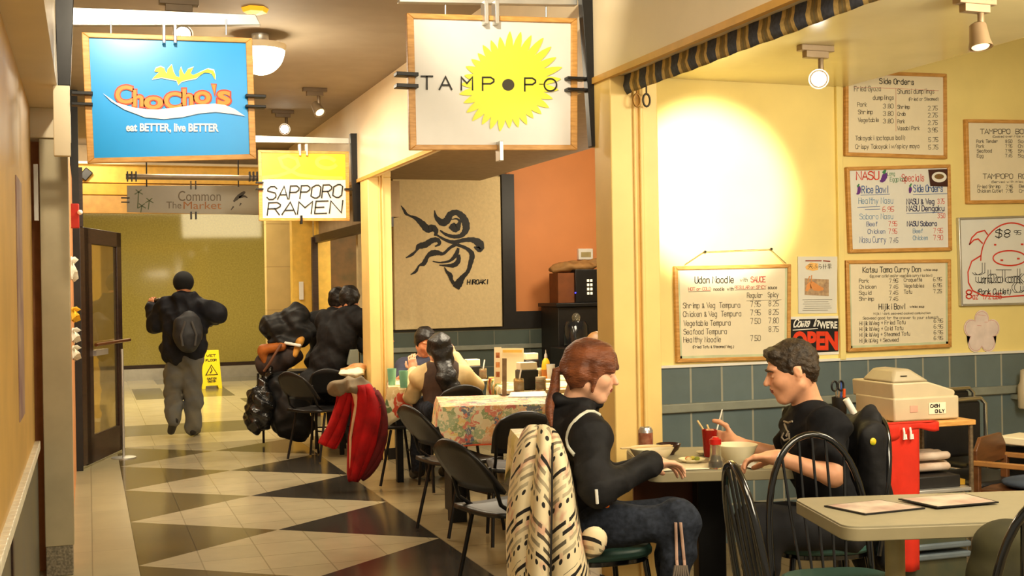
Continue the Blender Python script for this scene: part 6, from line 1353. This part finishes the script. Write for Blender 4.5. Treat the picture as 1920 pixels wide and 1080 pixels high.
if c0:
    MB().ball(c0, (.015, .006, .015)).build('badge', mat('badge_green', (150, 190, 40), .4, c2=(240, 190, 40), scale=60, var=.3), kid(jk, 'jacket_body'))
# ------------------------------------------------------------- the man walking away
D0 = 12.3
J = dict(head=G(344, 532, D0), neck=G(345, 560, D0), pelvis=G(344, 672, D0), shL=G(312, 574, D0), shR=G(378, 576, D0), elL=G(291, 612, D0+.05), wrL=G(285, 577, D0+.15), elR=G(409, 590, D0+.05), wrR=G(388, 606, D0+.28),
         hipL=G(328, 680, D0), hipR=G(361, 680, D0), knL=G(326, 742, D0), knR=G(363, 745, D0), anL=G(325, 790, D0-.28), anR=low(G(361, 806, D0), .09))
J['toeL'] = J['anL']+A3((-.02, .05, -.10)); J['toeR'] = low(J['anR']+A3((.06, .13, 0)), .045); J['anR'] = low(J['anR']+A3((0, -.06, 0)), .075)
fr = frame_of((-.1, 1), 8)
M_PARKA = mat('dark_navy_parka', (20, 21, 29), .7, var=.4, scale=14, spec=.3, bump=.6, bscale=9); M_WJEAN = mat('washed_grey_jeans', (128, 122, 104), .85, var=.3, scale=6, c2=(84, 86, 88), bump=.5, bscale=9)
wk = build_person('man in a dark parka and grey jeans walking away down the corridor', J, fr, .98, SK3, .011,
    [(J['wrL'], (-.1, .05, 1), (.6, .7, 0), 1, dict(curl=(40, 60, 40)))], (J['anR'][0], J['anR'][1], 0), top=('parka', M_PARKA), sleeve=.98, g=.055, trousers=M_WJEAN, shoes=M_SHOE, folds=.012,
    extra_top=[ell(lerp(J['neck'], J['pelvis'], .82), (.18, .26, .13)[::1] if False else (.245, .18, .15), None, .05), cap(lerp(J['neck'], J['pelvis'], .80)-A3((.12, 0, 0)), lerp(J['neck'], J['pelvis'], .80)+A3((.12, 0, 0)), .12, .12, .04), ell(lerp(J['neck'], J['pelvis'], .45), (.235, .17, .22), None, .06), cap(J['shL'], J['elL'], .095, .085, .04), cap(J['elL'], J['wrL'], .085, .06, .04), cap(J['shR'], J['elR'], .095, .09, .04), cap(J['neck']+A3((-.08, -.05, .02)), J['neck']+A3((.08, -.05, .02)), .06, .06, .05)], extra_trousers=[cap(J['hipL'], J['knL'], .105, .092, .03), cap(J['hipR'], J['knR'], .105, .095, .03), cap(J['knL'], lerp(J['knL'], J['anL'], .8), .092, .088, .03), cap(J['knR'], lerp(J['knR'], J['anR'], .85), .095, .092, .03)])
soft('beanie', [ell(J['head']+A3((0, 0, .02)), (.108, .112, .115), None, .02), sub(ell(J['head']+A3((0, .12, -.06)), (.09, .09, .10), None, .01))], .011, mat('black_knit', (18, 18, 20), .9, var=.3), wk)
bp = G(352, 622, D0-.27); t = thing('backpack', 'dark grey backpack on the walking man\'s back', 'backpack', bp)
soft('pack', [ell(bp, (.155, .10, .21), None, .05), ell(bp+A3((.01, -.06, -.06)), (.12, .06, .12), None, .04)], .012, mat('dark_grey_pack', (40, 40, 44), .6, var=.4, scale=9), t, fold=wrinkle(.006, 20, 8))
for s_ in (-1, 1): MB().tube([Vector(bp+A3((s_*.05-.02*s_, -.115, .11))), Vector(bp+A3((s_*.075, -.125, -.03))), Vector(bp+A3((s_*.06, -.11, -.14)))], .012, 8).build('strap', mat('grey_webbing', (78, 76, 76), .6), t)
MB().tube([Vector(J['wrL']+A3((.02, .02, .07))), Vector(G(300, 562, D0+.1)), Vector(G(314, 570, D0-.05))], [.018, .022, .03], 10).build('shoulder_strap', M_BLACKP, t)
# ------------------------------------------------------------- the couple at the long table
D1 = 8.85
J = dict(head=G(823, 655, D1), neck=G(826, 692, D1), pelvis=G(838, 765, D1-.05), shL=G(790, 708, D1), shR=G(866, 705, D1), elL=G(772, 742, D1+.12), wrL=G(776, 694, D1+.30), elR=G(893, 722, D1+.12), wrR=G(852, 668, D1+.30))
J['hipL'] = J['pelvis']+A3((-.09, 0, 0)); J['hipR'] = J['pelvis']+A3((.09, 0, 0))
for q, s_ in (('L', -.1), ('R', .1)): J['kn'+q] = J['hip'+q]+A3((s_*.3, .40, .0)); J['an'+q] = low(J['kn'+q], .1); J['toe'+q] = low(J['an'+q]+A3((0, .14, 0)), .045)
fr = frame_of((-.25, .97), 6)
lw = build_person('woman with long dark hair, seen from behind, raising both hands', J, fr, .95, SK2, .009, [(J['wrL'], (-.1, .3, 1), (.6, .6, 0), -1), (J['wrR'], (-.2, .4, 1), (-.6, .6, 0), 1)], (J['pelvis'][0], J['pelvis'][1], 0), top=('cream_blouse', mat('cream_knit', (214, 186, 134), .85, var=.12)), sleeve=.97, g=.02, trousers=M_JEAN, shoes=M_SHOE, folds=.006)
soft('vest', [p for p in torso_prims(J, .034) if p[0] == 'e']+[sub(cap(J['neck'], J['neck']+A3((0, 0, .2)), .07, .08, .02)), cap(lerp(J['neck'], J['shL'], .5), lerp(J['neck'], J['shR'], .5), .07, .07, .05)], .012, mat('brown_vest', (66, 46, 34), .85, var=.35, scale=12), lw)
f, l, u = fr; C = J['head']; P = lambda a, b, c: C+(a*f+b*l+c*u); M_HAIR3 = mat('black_hair', (22, 18, 17), .45, var=.4, scale=20, bump=.5, bscale=50)
soft('hair', [ell(P(-.012, 0, .02), (.112, .092, .108), np.stack([f, l, u], 1), .03), ell(P(-.05, 0, -.05), (.07, .082, .08), np.stack([f, l, u], 1), .03), cap(P(-.06, 0, -.09), G(838, 710, D1-.15), .055, .07, .05), cap(G(838, 708, D1-.15), G(858, 745, D1-.18), .07, .055, .05), sub(ell(P(.1, 0, -.03), (.06, .075, .09), np.stack([f, l, u], 1), .01))], .010, M_HAIR3, lw, fold=fluff(.006, 42, 1))
D2_ = 10.1
J = dict(head=G(797, 640, D2_), neck=G(796, 672, D2_+.06), pelvis=G(800, 758, D2_+.12), shR=G(757, 690, D2_), shL=G(836, 690, D2_), elR=G(748, 715, D2_-.18), wrR=G(776, 692, D2_-.36), elL=G(850, 716, D2_-.1), wrL=G(830, 712, D2_-.34))
J['hipL'] = J['pelvis']+A3((.09, 0, 0)); J['hipR'] = J['pelvis']+A3((-.09, 0, 0))
for q, s_ in (('L', .1), ('R', -.1)): J['kn'+q] = J['hip'+q]+A3((s_*.3, -.40, .0)); J['an'+q] = low(J['kn'+q], .1); J['toe'+q] = low(J['an'+q]+A3((0, -.12, 0)), .045)
fr = frame_of((.10, -1), 24)
nm = build_person('man in a navy shirt bending over his food behind the long haired woman', J, fr, .98, SK3, .009, [(J['wrR'], (1, -.1, .15), (0, -.4, -1), 1, dict(curl=(35, 50, 35))), (J['wrL'], (-1, -.2, .0), (0, -.3, -1), -1)], (J['pelvis'][0], J['pelvis'][1], 0), top=('navy_shirt', mat('navy_cotton', (52, 54, 72), .85, var=.2)), sleeve=.42, g=.022, trousers=M_JEAN, shoes=M_SHOE, folds=.006)
hair_shell(J['head'], *fr, .98, m=M_HAIR3, parent=nm, res=.010, grow=.016, fold=fluff(.003, 60))
cs = thing('chopsticks', 'chopsticks in the navy shirted man\'s raised hand', 'chopsticks', J['wrR'])
for k in (0, 1): MB().tube([at(778, 690-k, D=D2_-.42), at(806, 684+2*k, D=D2_-.45)], .005, 8).build('stick', mat('pale_bamboo', (226, 196, 140), .5), cs)
# ------------------------------------------------------------- diner half hidden by the column
D3 = 9.6
J = dict(head=G(1121, 651, D3), neck=G(1122, 688, D3+.05), pelvis=G(1125, 775, D3+.12), shR=G(1082, 705, D3), shL=G(1165, 705, D3), elR=G(1075, 745, D3-.1), wrR=G(1105, 735, D3-.32), elL=G(1172, 745, D3-.1), wrL=G(1150, 735, D3-.32))
J['hipL'] = J['pelvis']+A3((.09, 0, 0)); J['hipR'] = J['pelvis']+A3((-.09, 0, 0))
for q, s_ in (('L', .1), ('R', -.1)): J['kn'+q] = J['hip'+q]+A3((s_*.3, -.38, .0)); J['an'+q] = low(J['kn'+q], .1); J['toe'+q] = low(J['an'+q]+A3((0, -.12, 0)), .045)
fr = frame_of((.25, -1), 12)
cd = build_person('diner with light brown hair half hidden behind the near column', J, fr, .96, SK1, .011, [(J['wrR'], (1, -.3, 0), (0, 0, -1), 1), (J['wrL'], (-1, -.3, 0), (0, 0, -1), -1)], (J['pelvis'][0], J['pelvis'][1], 0), top=('dark_top', M_TBLK), sleeve=.97, g=.02, trousers=M_JEAN, shoes=M_SHOE)
hair_shell(J['head'], *fr, .98, m=mat('light_brown_hair', (122, 84, 40), .5, var=.3, scale=20), parent=cd, res=.011, grow=.014)
# ------------------------------------------------------------- diners in black by the far column
def back_diner(label, hx, hy, D, lean, cap_m, group=None):
    J = dict(head=G(hx, hy, D), neck=G(hx-6, hy+27, D-.02), pelvis=G(hx-lean, hy+170, D-.10))
    sp = unit(J['neck']-J['pelvis']); fw = unit((.70, .71, 0)); lf = np.array([-fw[1], fw[0], 0])
    J['shL'] = J['neck']+lf*.20-sp*.07; J['shR'] = J['neck']-lf*.20-sp*.07
    for q, s_ in (('L', 1), ('R', -1)):
        J['el'+q] = J['sh'+q]+fw*.16-A3((0, 0, .24))+lf*s_*.05; J['wr'+q] = J['el'+q]+fw*.20+A3((0, 0, .06))-lf*s_*.06
        J['hip'+q] = J['pelvis']+lf*.09*s_; J['kn'+q] = J['hip'+q]+fw*.40; J['an'+q] = low(J['kn'+q], .1); J['toe'+q] = low(J['an'+q]+fw*.13, .045)
    fr = frame_of((.55, .83), 20)
    p = build_person(label, J, fr, 1.0, SK3, .011, [(J['wrL'], fw, (0, 0, -1), -1), (J['wrR'], fw, (0, 0, -1), 1)], (J['pelvis'][0], J['pelvis'][1], 0), top=('black_coat', M_JBLK), sleeve=.97, g=.05, extra_top=[cap(J['neck']+A3((-.05, -.06, .03)), J['neck']+A3((.06, -.05, .03)), .05, .05, .03)], trousers=mat('dark_trousers', (34, 32, 34), .85), shoes=M_SHOE, folds=.008)
    hair_shell(J['head'], *fr, 1.0, m=M_HAIR3, parent=p, res=.011, grow=.016, fold=fluff(.003, 60))
    return p, J
bd, Jb = back_diner('broad backed diner in a black coat leaning over beside the far column', 656, 561, 10.95, 62, None)
put(cc0, _u2, Jb['pelvis'][0], Jb['pelvis'][1], .7, .71, 'black chair under the broad backed diner') if False else None
b2n, J2 = back_diner('second diner in black, mostly behind the broad backed one', 634, 563, 11.6, 40, None)
# ================================================================== coats, bags and the cluttered table
# patterned coat over the woman's chair
def coat_mat():
    m = bpy.data.materials.new('piano_key_print'); m.use_nodes = True; nt = m.node_tree; b = nt.nodes['Principled BSDF']; b.inputs['Roughness'].default_value = .8
    uv = nt.nodes.new('ShaderNodeUVMap'); uv.uv_map = 'cloth'
    def bricks(scale, bw, bh, mortar, off, rot=0):
        mp = nt.nodes.new('ShaderNodeMapping'); mp.inputs['Scale'].default_value = scale; mp.inputs['Rotation'].default_value = (0, 0, rot); nt.links.new(uv.outputs[0], mp.inputs[0])
        br = nt.nodes.new('ShaderNodeTexBrick'); br.inputs['Scale'].default_value = 1; br.inputs['Brick Width'].default_value = bw; br.inputs['Row Height'].default_value = bh; br.inputs['Mortar Size'].default_value = mortar; br.inputs['Mortar Smooth'].default_value = .05
        br.offset = off; br.squash = 1; br.inputs['Bias'].default_value = -.25
        br.inputs['Color1'].default_value = (0, 0, 0, 1); br.inputs['Color2'].default_value = (1, 1, 1, 1); br.inputs['Mortar'].default_value = (1, 1, 1, 1); nt.links.new(mp.outputs[0], br.inputs[0]); return br.outputs['Color'], mp
    c1, _ = bricks((1, 1, 1), .105, .034, .0095, .37)
    mp = nt.nodes.new('ShaderNodeMapping'); mp.inputs['Scale'].default_value = (1/.042, 1/.10, 1); nt.links.new(uv.outputs[0], mp.inputs[0])
    fr_ = nt.nodes.new('ShaderNodeVectorMath'); fr_.operation = 'FRACTION'; nt.links.new(mp.outputs[0], fr_.inputs[0])
    sb_ = nt.nodes.new('ShaderNodeVectorMath'); sb_.operation = 'SUBTRACT'; sb_.inputs[1].default_value = (.5, .5, 0); nt.links.new(fr_.outputs[0], sb_.inputs[0])
    ml = nt.nodes.new('ShaderNodeVectorMath'); ml.operation = 'MULTIPLY'; ml.inputs[1].default_value = (.042, .10, 0); nt.links.new(sb_.outputs[0], ml.inputs[0])
    ln = nt.nodes.new('ShaderNodeVectorMath'); ln.operation = 'LENGTH'; nt.links.new(ml.outputs[0], ln.inputs[0])
    dt = nt.nodes.new('ShaderNodeMath'); dt.operation = 'LESS_THAN'; dt.inputs[1].default_value = .0095; nt.links.new(ln.outputs['Value'], dt.inputs[0])
    # rows of dots every third band: black bars elsewhere
    sx = nt.nodes.new('ShaderNodeSeparateXYZ'); nt.links.new(uv.outputs[0], sx.inputs[0])
    md = nt.nodes.new('ShaderNodeMath'); md.operation = 'FRACT'; dv = nt.nodes.new('ShaderNodeMath'); dv.operation = 'MULTIPLY'; dv.inputs[1].default_value = 1/.20; nt.links.new(sx.outputs['Y'], dv.inputs[0]); nt.links.new(dv.outputs[0], md.inputs[0])
    gt = nt.nodes.new('ShaderNodeMath'); gt.operation = 'LESS_THAN'; gt.inputs[1].default_value = .30; nt.links.new(md.outputs[0], gt.inputs[0])
    mx = nt.nodes.new('ShaderNodeMix'); mx.data_type = 'RGBA'; nt.links.new(gt.outputs[0], mx.inputs[0]); nt.links.new(c1, mx.inputs[6])
    inv = nt.nodes.new('ShaderNodeMath'); inv.operation = 'SUBTRACT'; inv.inputs[0].default_value = 1; nt.links.new(dt.outputs[0], inv.inputs[1]); nt.links.new(inv.outputs[0], mx.inputs[7])
    v = nt.nodes.new('ShaderNodeTexNoise'); v.inputs['Scale'].default_value = 11; nt.links.new(uv.outputs[0], v.inputs[0])
    r = nt.nodes.new('ShaderNodeValToRGB'); r.color_ramp.elements[0].position = .56; r.color_ramp.elements[0].color = rgb((236, 218, 178)); r.color_ramp.elements[1].position = .66; r.color_ramp.elements[1].color = rgb((222, 176, 146)); nt.links.new(v.outputs['Fac'], r.inputs[0])
    m2 = nt.nodes.new('ShaderNodeMix'); m2.data_type = 'RGBA'; m2.inputs[6].default_value = rgb((26, 22, 20)); nt.links.new(mx.outputs[2], m2.inputs[0]); nt.links.new(r.outputs[0], m2.inputs[7]); nt.links.new(m2.outputs[2], b.inputs['Base Color'])
    return m
CM = coat_mat()
ct = thing('patterned_coat', 'cream coat with black bars and dots draped over the woman\'s chair', 'coat', (1.62, 4.02, 0))
def cloth_panel(name, rows, parent, m, thick=.006, sub_=1, slope=0, v0=0):
    """rows of world points, joined as a cloth sheet with a uv map in metres (for the print)"""
    me = bpy.data.meshes.new(name); n = len(rows[0]); vs = [p for r in rows for p in r]; M = inv_of(parent)
    fs = [(i*n+j, i*n+j+1, (i+1)*n+j+1, (i+1)*n+j) for i in range(len(rows)-1) for j in range(n-1)]
    me.from_pydata([tuple(M @ Vector(p)) for p in vs], [], fs); me.materials.append(m); uvl = me.uv_layers.new(name='cloth')
    U = []; acc = v0
    for i, r in enumerate(rows):
        if i: acc -= sum((Vector(r[j])-Vector(rows[i-1][j])).length for j in range(n))/n
        x = 0; row = []
        for j in range(n):
            if j: x += (Vector(r[j])-Vector(r[j-1])).length
            row.append((x, acc+slope*x))
        U.append(row)
    for p in me.polygons:
        for li in p.loop_indices:
            vi = me.loops[li].vertex_index; uvl.data[li].uv = U[vi//n][vi % n]
    me.polygons.foreach_set('use_smooth', [True]*len(me.polygons)); o = bpy.data.objects.new(name, me); COL.objects.link(o); o.parent = parent
    if sub_: s_ = o.modifiers.new('subdivision', 'SUBSURF'); s_.levels = sub_; s_.render_levels = sub_
    s_ = o.modifiers.new('thickness', 'SOLIDIFY'); s_.thickness = thick
    return o
def gcols(cols, ds): return [[at(x, y, D=d) for (x, y), d in zip(c, dd)] for c, dd in zip(cols, ds)]
# left half (its own shoulder hump), right half (higher and wider), meeting in a seam
left = [[(985, 800), (996, 797), (1010, 797), (1020, 803)], [(972, 830), (988, 822), (1004, 822), (1020, 838)], [(962, 870), (982, 866), (1002, 870), (1018, 890)], [(955, 930), (974, 930), (994, 936), (1014, 956)], [(950, 985), (970, 990), (992, 998), (1012, 1010)], [(952, 1040), (972, 1046), (992, 1052), (1010, 1060)], [(955, 1100), (974, 1108), (994, 1112), (1010, 1116)], [(958, 1150), (976, 1156), (994, 1160), (1010, 1162)]]
ld = [[4.36, 4.31, 4.31, 4.36], [4.36, 4.27, 4.27, 4.34], [4.36, 4.24, 4.25, 4.34], [4.36, 4.23, 4.25, 4.34], [4.36, 4.22, 4.25, 4.33], [4.37, 4.22, 4.25, 4.33], [4.38, 4.22, 4.25, 4.33], [4.38, 4.22, 4.25, 4.33]]
cloth_panel('left_half', gcols(left, ld), ct, CM, slope=-.6)
mid = [[(1008, 797), (1018, 796), (1028, 800), (1036, 808)], [(1006, 822), (1016, 818), (1028, 822), (1040, 836)], [(1002, 870), (1012, 862), (1024, 866), (1036, 880)], [(994, 930), (1006, 918), (1020, 918), (1036, 926)], [(990, 990), (1004, 972), (1020, 968), (1035, 974)], [(982, 1050), (1000, 1032), (1018, 1026), (1034, 1030)], [(978, 1110), (996, 1094), (1016, 1088), (1033, 1090)], [(976, 1160), (996, 1150), (1016, 1146), (1033, 1146)]]
md_ = [[4.33, 4.28, 4.28, 4.32], [4.31, 4.23, 4.22, 4.26], [4.31, 4.19, 4.18, 4.22], [4.30, 4.17, 4.15, 4.20], [4.30, 4.15, 4.13, 4.19], [4.30, 4.15, 4.12, 4.18], [4.30, 4.15, 4.12, 4.18], [4.30, 4.15, 4.12, 4.18]]
cloth_panel('middle_fold', gcols(mid, md_), ct, CM, slope=.6, v0=.05)
right = [[(1028, 799), (1038, 806), (1044, 814), (1050, 824)], [(1036, 832), (1048, 838), (1057, 848), (1064, 862)], [(1035, 878), (1052, 880), (1066, 892), (1076, 910)], [(1035, 926), (1056, 934), (1074, 948), (1082, 968)], [(1034, 974), (1060, 988), (1080, 1002), (1092, 1022)], [(1033, 1030), (1064, 1044), (1088, 1056), (1104, 1072)], [(1032, 1090), (1066, 1104), (1092, 1112), (1112, 1122)], [(1032, 1146), (1066, 1158), (1094, 1164), (1114, 1170)]]
rd = [[4.30, 4.30, 4.33, 4.38], [4.24, 4.20, 4.23, 4.34], [4.21, 4.15, 4.18, 4.32], [4.19, 4.12, 4.16, 4.32], [4.18, 4.10, 4.15, 4.31], [4.17, 4.09, 4.14, 4.31], [4.17, 4.09, 4.14, 4.31], [4.17, 4.09, 4.14, 4.31]]
cloth_panel('right_half', gcols(right, rd), ct, CM, slope=-.75, v0=.02)
slv = [[(1092, 1000), (1104, 988), (1122, 986), (1136, 1000)], [(1090, 1016), (1106, 1006), (1124, 1006), (1137, 1014)], [(1094, 1032), (1108, 1028), (1122, 1026), (1133, 1028)], [(1100, 1050), (1110, 1046), (1118, 1042), (1124, 1040)]]
cloth_panel('cuff', gcols(slv, [[4.30, 4.265, 4.27, 4.29], [4.29, 4.25, 4.25, 4.28], [4.30, 4.265, 4.26, 4.29], [4.31, 4.28, 4.28, 4.30]]), ct, CM, slope=.4)
MB().tube([at(1036, 830, D=4.205), at(1035, 880, D=4.18), at(1035, 930, D=4.16), at(1034, 980, D=4.15), at(1033, 1040, D=4.14), at(1032, 1110, D=4.14)], .004, 6).build('seam', mat('dark_seam', (30, 24, 20), .7), ct)
# red jacket over a chair back
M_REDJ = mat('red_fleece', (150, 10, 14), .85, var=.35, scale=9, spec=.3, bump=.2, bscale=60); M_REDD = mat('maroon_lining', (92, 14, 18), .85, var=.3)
rj = thing('red_jacket', 'red jacket with a pale zip and grey hood, draped over a chair by the corridor', 'jacket', (1.95, 8.95, 0))
DJ = 8.75
gx = lambda x, y, d=0: A3(at(x, y, D=DJ+d))
def slab(name, cols, m, thick=.022, bulge=.05, par=rj, res=9, dd=0):
    """a hanging cloth given by its left and right outline (photo points), bulging towards the camera"""
    rows = []; n = res
    for (lx, ly), (rx, ry) in cols:
        rows.append([at(lx+(rx-lx)*k/n, ly+(ry-ly)*k/n, D=DJ+dd-bulge*math.sin(math.pi*k/n)-.022*math.sin(k*1.9+ly*.035)) for k in range(n+1)])
    return cloth_panel(name, rows, par, m, thick, 1)
slab('left_sleeve', [((640, 728), (664, 722)), ((632, 745), (662, 745)), ((624, 772), (656, 775)), ((613, 800), (648, 808)), ((603, 822), (640, 828)), ((600, 832), (630, 843))], M_REDJ, dd=.02)
slab('front_panel', [((664, 722), (690, 722)), ((662, 745), (706, 742)), ((660, 775), (716, 770)), ((657, 805), (712, 800)), ((656, 835), (702, 832)), ((656, 862), (692, 860)), ((655, 890), (680, 886)), ((658, 903), (668, 901))], M_REDJ, bulge=.08)
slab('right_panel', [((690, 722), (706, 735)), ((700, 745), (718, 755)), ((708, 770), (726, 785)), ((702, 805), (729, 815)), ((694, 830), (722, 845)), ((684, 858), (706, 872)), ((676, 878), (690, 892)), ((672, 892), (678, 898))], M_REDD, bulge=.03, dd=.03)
MB().tube([at(x, y, D=DJ-.055) for x, y in ((664, 728), (668, 745), (668, 760), (662, 790), (657, 820), (657, 850), (657, 880))], [.03, .024, .014, .011, .010, .009, .007], 8).build('zip_band', mat('pale_zip', (206, 170, 132), .7), rj)
MB().tube([at(x, y, D=DJ-.03) for x, y in ((706, 800), (694, 830), (682, 858), (674, 885))], .006, 6).build('seam', mat('pale_seam', (206, 186, 170), .7), rj)
soft('hood', [cap(gx(630, 728, .05), gx(658, 716, .0), .05, .06, .04), cap(gx(655, 718), gx(690, 734, .05), .06, .05, .04), cap(gx(690, 732, .05), gx(706, 752, .08), .045, .03, .03), cap(gx(622, 734, .0), gx(668, 722, -.05), .03, .045, .04), cap(gx(668, 722, -.05), gx(712, 756, .04), .045, .028, .04)], .012, mat('beige_hood', (112, 98, 76), .85, var=.25), rj, fold=wrinkle(.016, 22, 2))
# pile of black coats and bags on a trolley by the far diners
DT = 11.3
tg = lambda x, y, d=0: A3(at(x, y, D=DT+d))
b0 = at(515, 800, D=DT)
tro = thing('luggage_trolley', 'small black trolley holding the pile of coats and bags', 'trolley', (b0.x, b0.y, 0))
for x in (484, 502): MB().tube([at(x, 700, D=DT-.1), at(x-2, 806, D=DT-.1)], .012).build('post', M_IRON, tro)
for z in (.72, .35): MB().box((b0.x+.16, b0.y+.05, z), (.52, .34, .03)).build('shelf', M_IRON, tro, bevel=.004)
for dx in (-.08, .40): MB().tube([V(b0.x+dx, b0.y+.2, .02), V(b0.x+dx, b0.y+.2, .72)], .012).build('post', M_IRON, tro)
M_BAGB = mat('black_nylon', (18, 18, 20), .6, var=.45, scale=10, bump=.8, bscale=9)
o = soft('coat_bundle', [ell(tg(520, 612), (.13, .16, .12), None, .06), ell(tg(553, 598), (.14, .16, .15), None, .06), cap(tg(505, 612), tg(572, 622), .10, .10, .06), ell(tg(540, 640), (.20, .15, .07), None, .05)], .014, M_BAGB, fold=wrinkle(.012, 24, 4)); tag(o, 'bundled black coat heaped highest on the trolley pile', 'coat')
o = soft('leather_bag', [cap(tg(493, 655, -.14), tg(528, 650, -.16), .05, .045, .03), cap(tg(492, 662, -.14), tg(497, 678, -.13), .045, .03, .03)], .012, mat('orange_leather', (158, 88, 30), .5, var=.25)); tag(o, 'orange brown leather flap on the left of the trolley pile', 'bag')
o = soft('tote_bag', [ell(tg(512, 680, -.02), (.17, .14, .14), None, .05), ell(tg(540, 668, -.04), (.14, .13, .10), None, .05)], .014, mat('charcoal_canvas', (40, 40, 46), .8, var=.4, scale=8, c2=(70, 50, 40)), fold=wrinkle(.008, 20, 6)); tag(o, 'charcoal canvas bag with a brown strap under the leather flap', 'bag')
tag(MB().tube([Vector(tg(527, 645, -.22)), Vector(tg(515, 665, -.24)), Vector(tg(505, 682, -.22)), Vector(tg(495, 696, -.18))], .012, 8).build('strap', mat('brown_strap', (120, 80, 60), .6)), 'thin brown strap across the charcoal canvas bag', 'strap')
o = soft('cloth_bundle', [cap(tg(553, 665, -.12), tg(562, 640, -.10), .03, .035, .02), cap(tg(562, 642, -.1), tg(571, 628, -.08), .035, .02, .02)], .010, mat('gold_cloth', (206, 146, 60), .7, var=.25)); tag(o, 'gold cloth spilling between the coat and the broad backed diner', 'cloth')
o = soft('white_strip', [cap(tg(535, 643, -.16), tg(562, 648, -.16), .016, .018, .01)], .010, M_WHITE); tag(o, 'pale grey strip under the bundled black coat', 'cloth')
M_TRASH = mat('glossy_black_plastic', (16, 16, 17), .22, var=.3, spec=.8, bump=.9, bscale=26)
o = soft('trash_bag', [ell(tg(488, 762, -.22), (.135, .13, .22), None, .05), ell(tg(480, 790, -.22), (.11, .11, .12), None, .05), cap(tg(497, 715, -.2), tg(507, 690, -.16), .05, .018, .04)], .011, M_TRASH, fold=wrinkle(.012, 34, 9)); tag(o, 'shiny black plastic bag hanging at the left of the trolley', 'bag')
o = soft('duffel_bag', [ell(tg(540, 765, -.05), (.20, .18, .26), None, .06), ell(tg(520, 720, -.06), (.14, .14, .12), None, .06), ell(tg(555, 800, -.02), (.19, .16, .13), None, .05)], .014, M_BAGB, fold=wrinkle(.013, 24, 2)); tag(o, 'big matte black bag bulging below the trolley pile', 'bag')
tag(MB().box(tg(545, 812, -.1)*[1, 1, 0]+A3((0, 0, .06)), (.34, .10, .08), rz=-.3).build('brown_shoes', mat('brown_leather', (104, 70, 40), .6, var=.4, scale=9), bevel=.03), 'brown bundle on the floor under the black bag', 'bundle') if False else None
# small dark table beside the far column with papers
tE = V(2.10, 10.55, 0); cE = [tE+v1*.55, tE, tE+u1*.42, tE+u1*.42+v1*.55]
plain_table('small dark table by the far column, piled with papers', cE, .742, [tE+u1*.05+v1*.05, tE+u1*.37+v1*.05, tE+u1*.05+v1*.5, tE+u1*.37+v1*.5], legw=.04)
for i, (px, lb, m_) in enumerate((([(637, 700), (682, 698), (684, 708), (634, 710)], 'white paper bag lying lowest on the small dark table', M_PAPER), ([(648, 690), (682, 684), (684, 700), (642, 704)], 'colourful newspaper heaped on the small dark table', mat('newsprint', (226, 196, 140), .6, c2=(196, 110, 40), scale=16, var=.2)))):
    o = soft('newspaper' if i else 'paper_bag', [ell(at(658+4*i, 700-8*i, D=10.35+.1*i), (.12, .10, .028), None, .02), ell(at(668+2*i, 694-7*i, D=10.4+.1*i), (.08, .09, .026), None, .02)], .010, m_, fold=wrinkle(.008, 36, 5+i)); tag(o, lb, 'paper')
gb = at(662, 672, D=10.75); tag(MB().prism([gb+V(-.05, 0, -.06), gb+V(.055, 0, -.06), gb+V(.05, 0, .08), gb+V(-.02, 0, .08)], (0, .06, 0)).build('carton', mat('grey_green_card', (150, 156, 140), .6), bevel=.004), 'grey green carton standing between the broad backed diner and the column', 'box')
e = at(603, 800, D=10.2)
put(cc0, _u2, e.x+.02, e.y+.25, .8, .6, 'black chair with bare legs between the black bag and the red jacket')
nt_ = at(565, 545, Y=14.29); tag(MB().box(nt_, (.055, .012, .22)).build('switch_panel', M_WHITE, bevel=.003), 'narrow white switch plate on the yellow pier', 'switch')
# ================================================================== what is printed on a panel belongs to that panel
HOST = {'hanging_sign': ('panel', 'glass_panel'), 'menu_board': ('sheet',), 'flyer': ('sheet',), 'open_sign': ('board',), 'calligraphy_panel': ('panel',), 'flower_cutout': ('petals',), 'cash_register': ('note',), 'wet_floor_sign': ('front_panel',), 'drawer_tower': ('drawer',), 'menu_stand': ('left_leaf',), 'person': ('body',)}
PRINT = ('lettering', 'heading', 'tagline', 'emblem', 'wave', 'motif', 'disc', 'band', 'swirl', 'drawing', 'underline', 'rule', 'photo', 'eyes', 'strokes', 'signature', 'characters', 'small_print', 'field', 'lines', 'outline', 'blob', 'mount_strip', 'rim')
for t in list(COL.objects):
    k = t.name.split('.')[0]
    if t.parent is None and k in HOST:
        hosts = [c for c in t.children if c.name.split('.')[0] in HOST[k]]
        if not hosts: continue
        for c in list(t.children):
            n = c.name.split('.')[0]
            if c in hosts or c.name.split('.')[0] in ('glass_panel', 'hair'): continue
            if k == 'person':
                if n in ('eye', 'eyebrow'): c.parent = hosts[0]
            elif any(p in n for p in PRINT):
                if k == 'drawer_tower':
                    zc_ = lambda o: sum(v.co.z for v in o.data.vertices)/len(o.data.vertices); c.parent = min(hosts, key=lambda h: abs(zc_(h)-zc_(c)))
                else: c.parent = hosts[0]
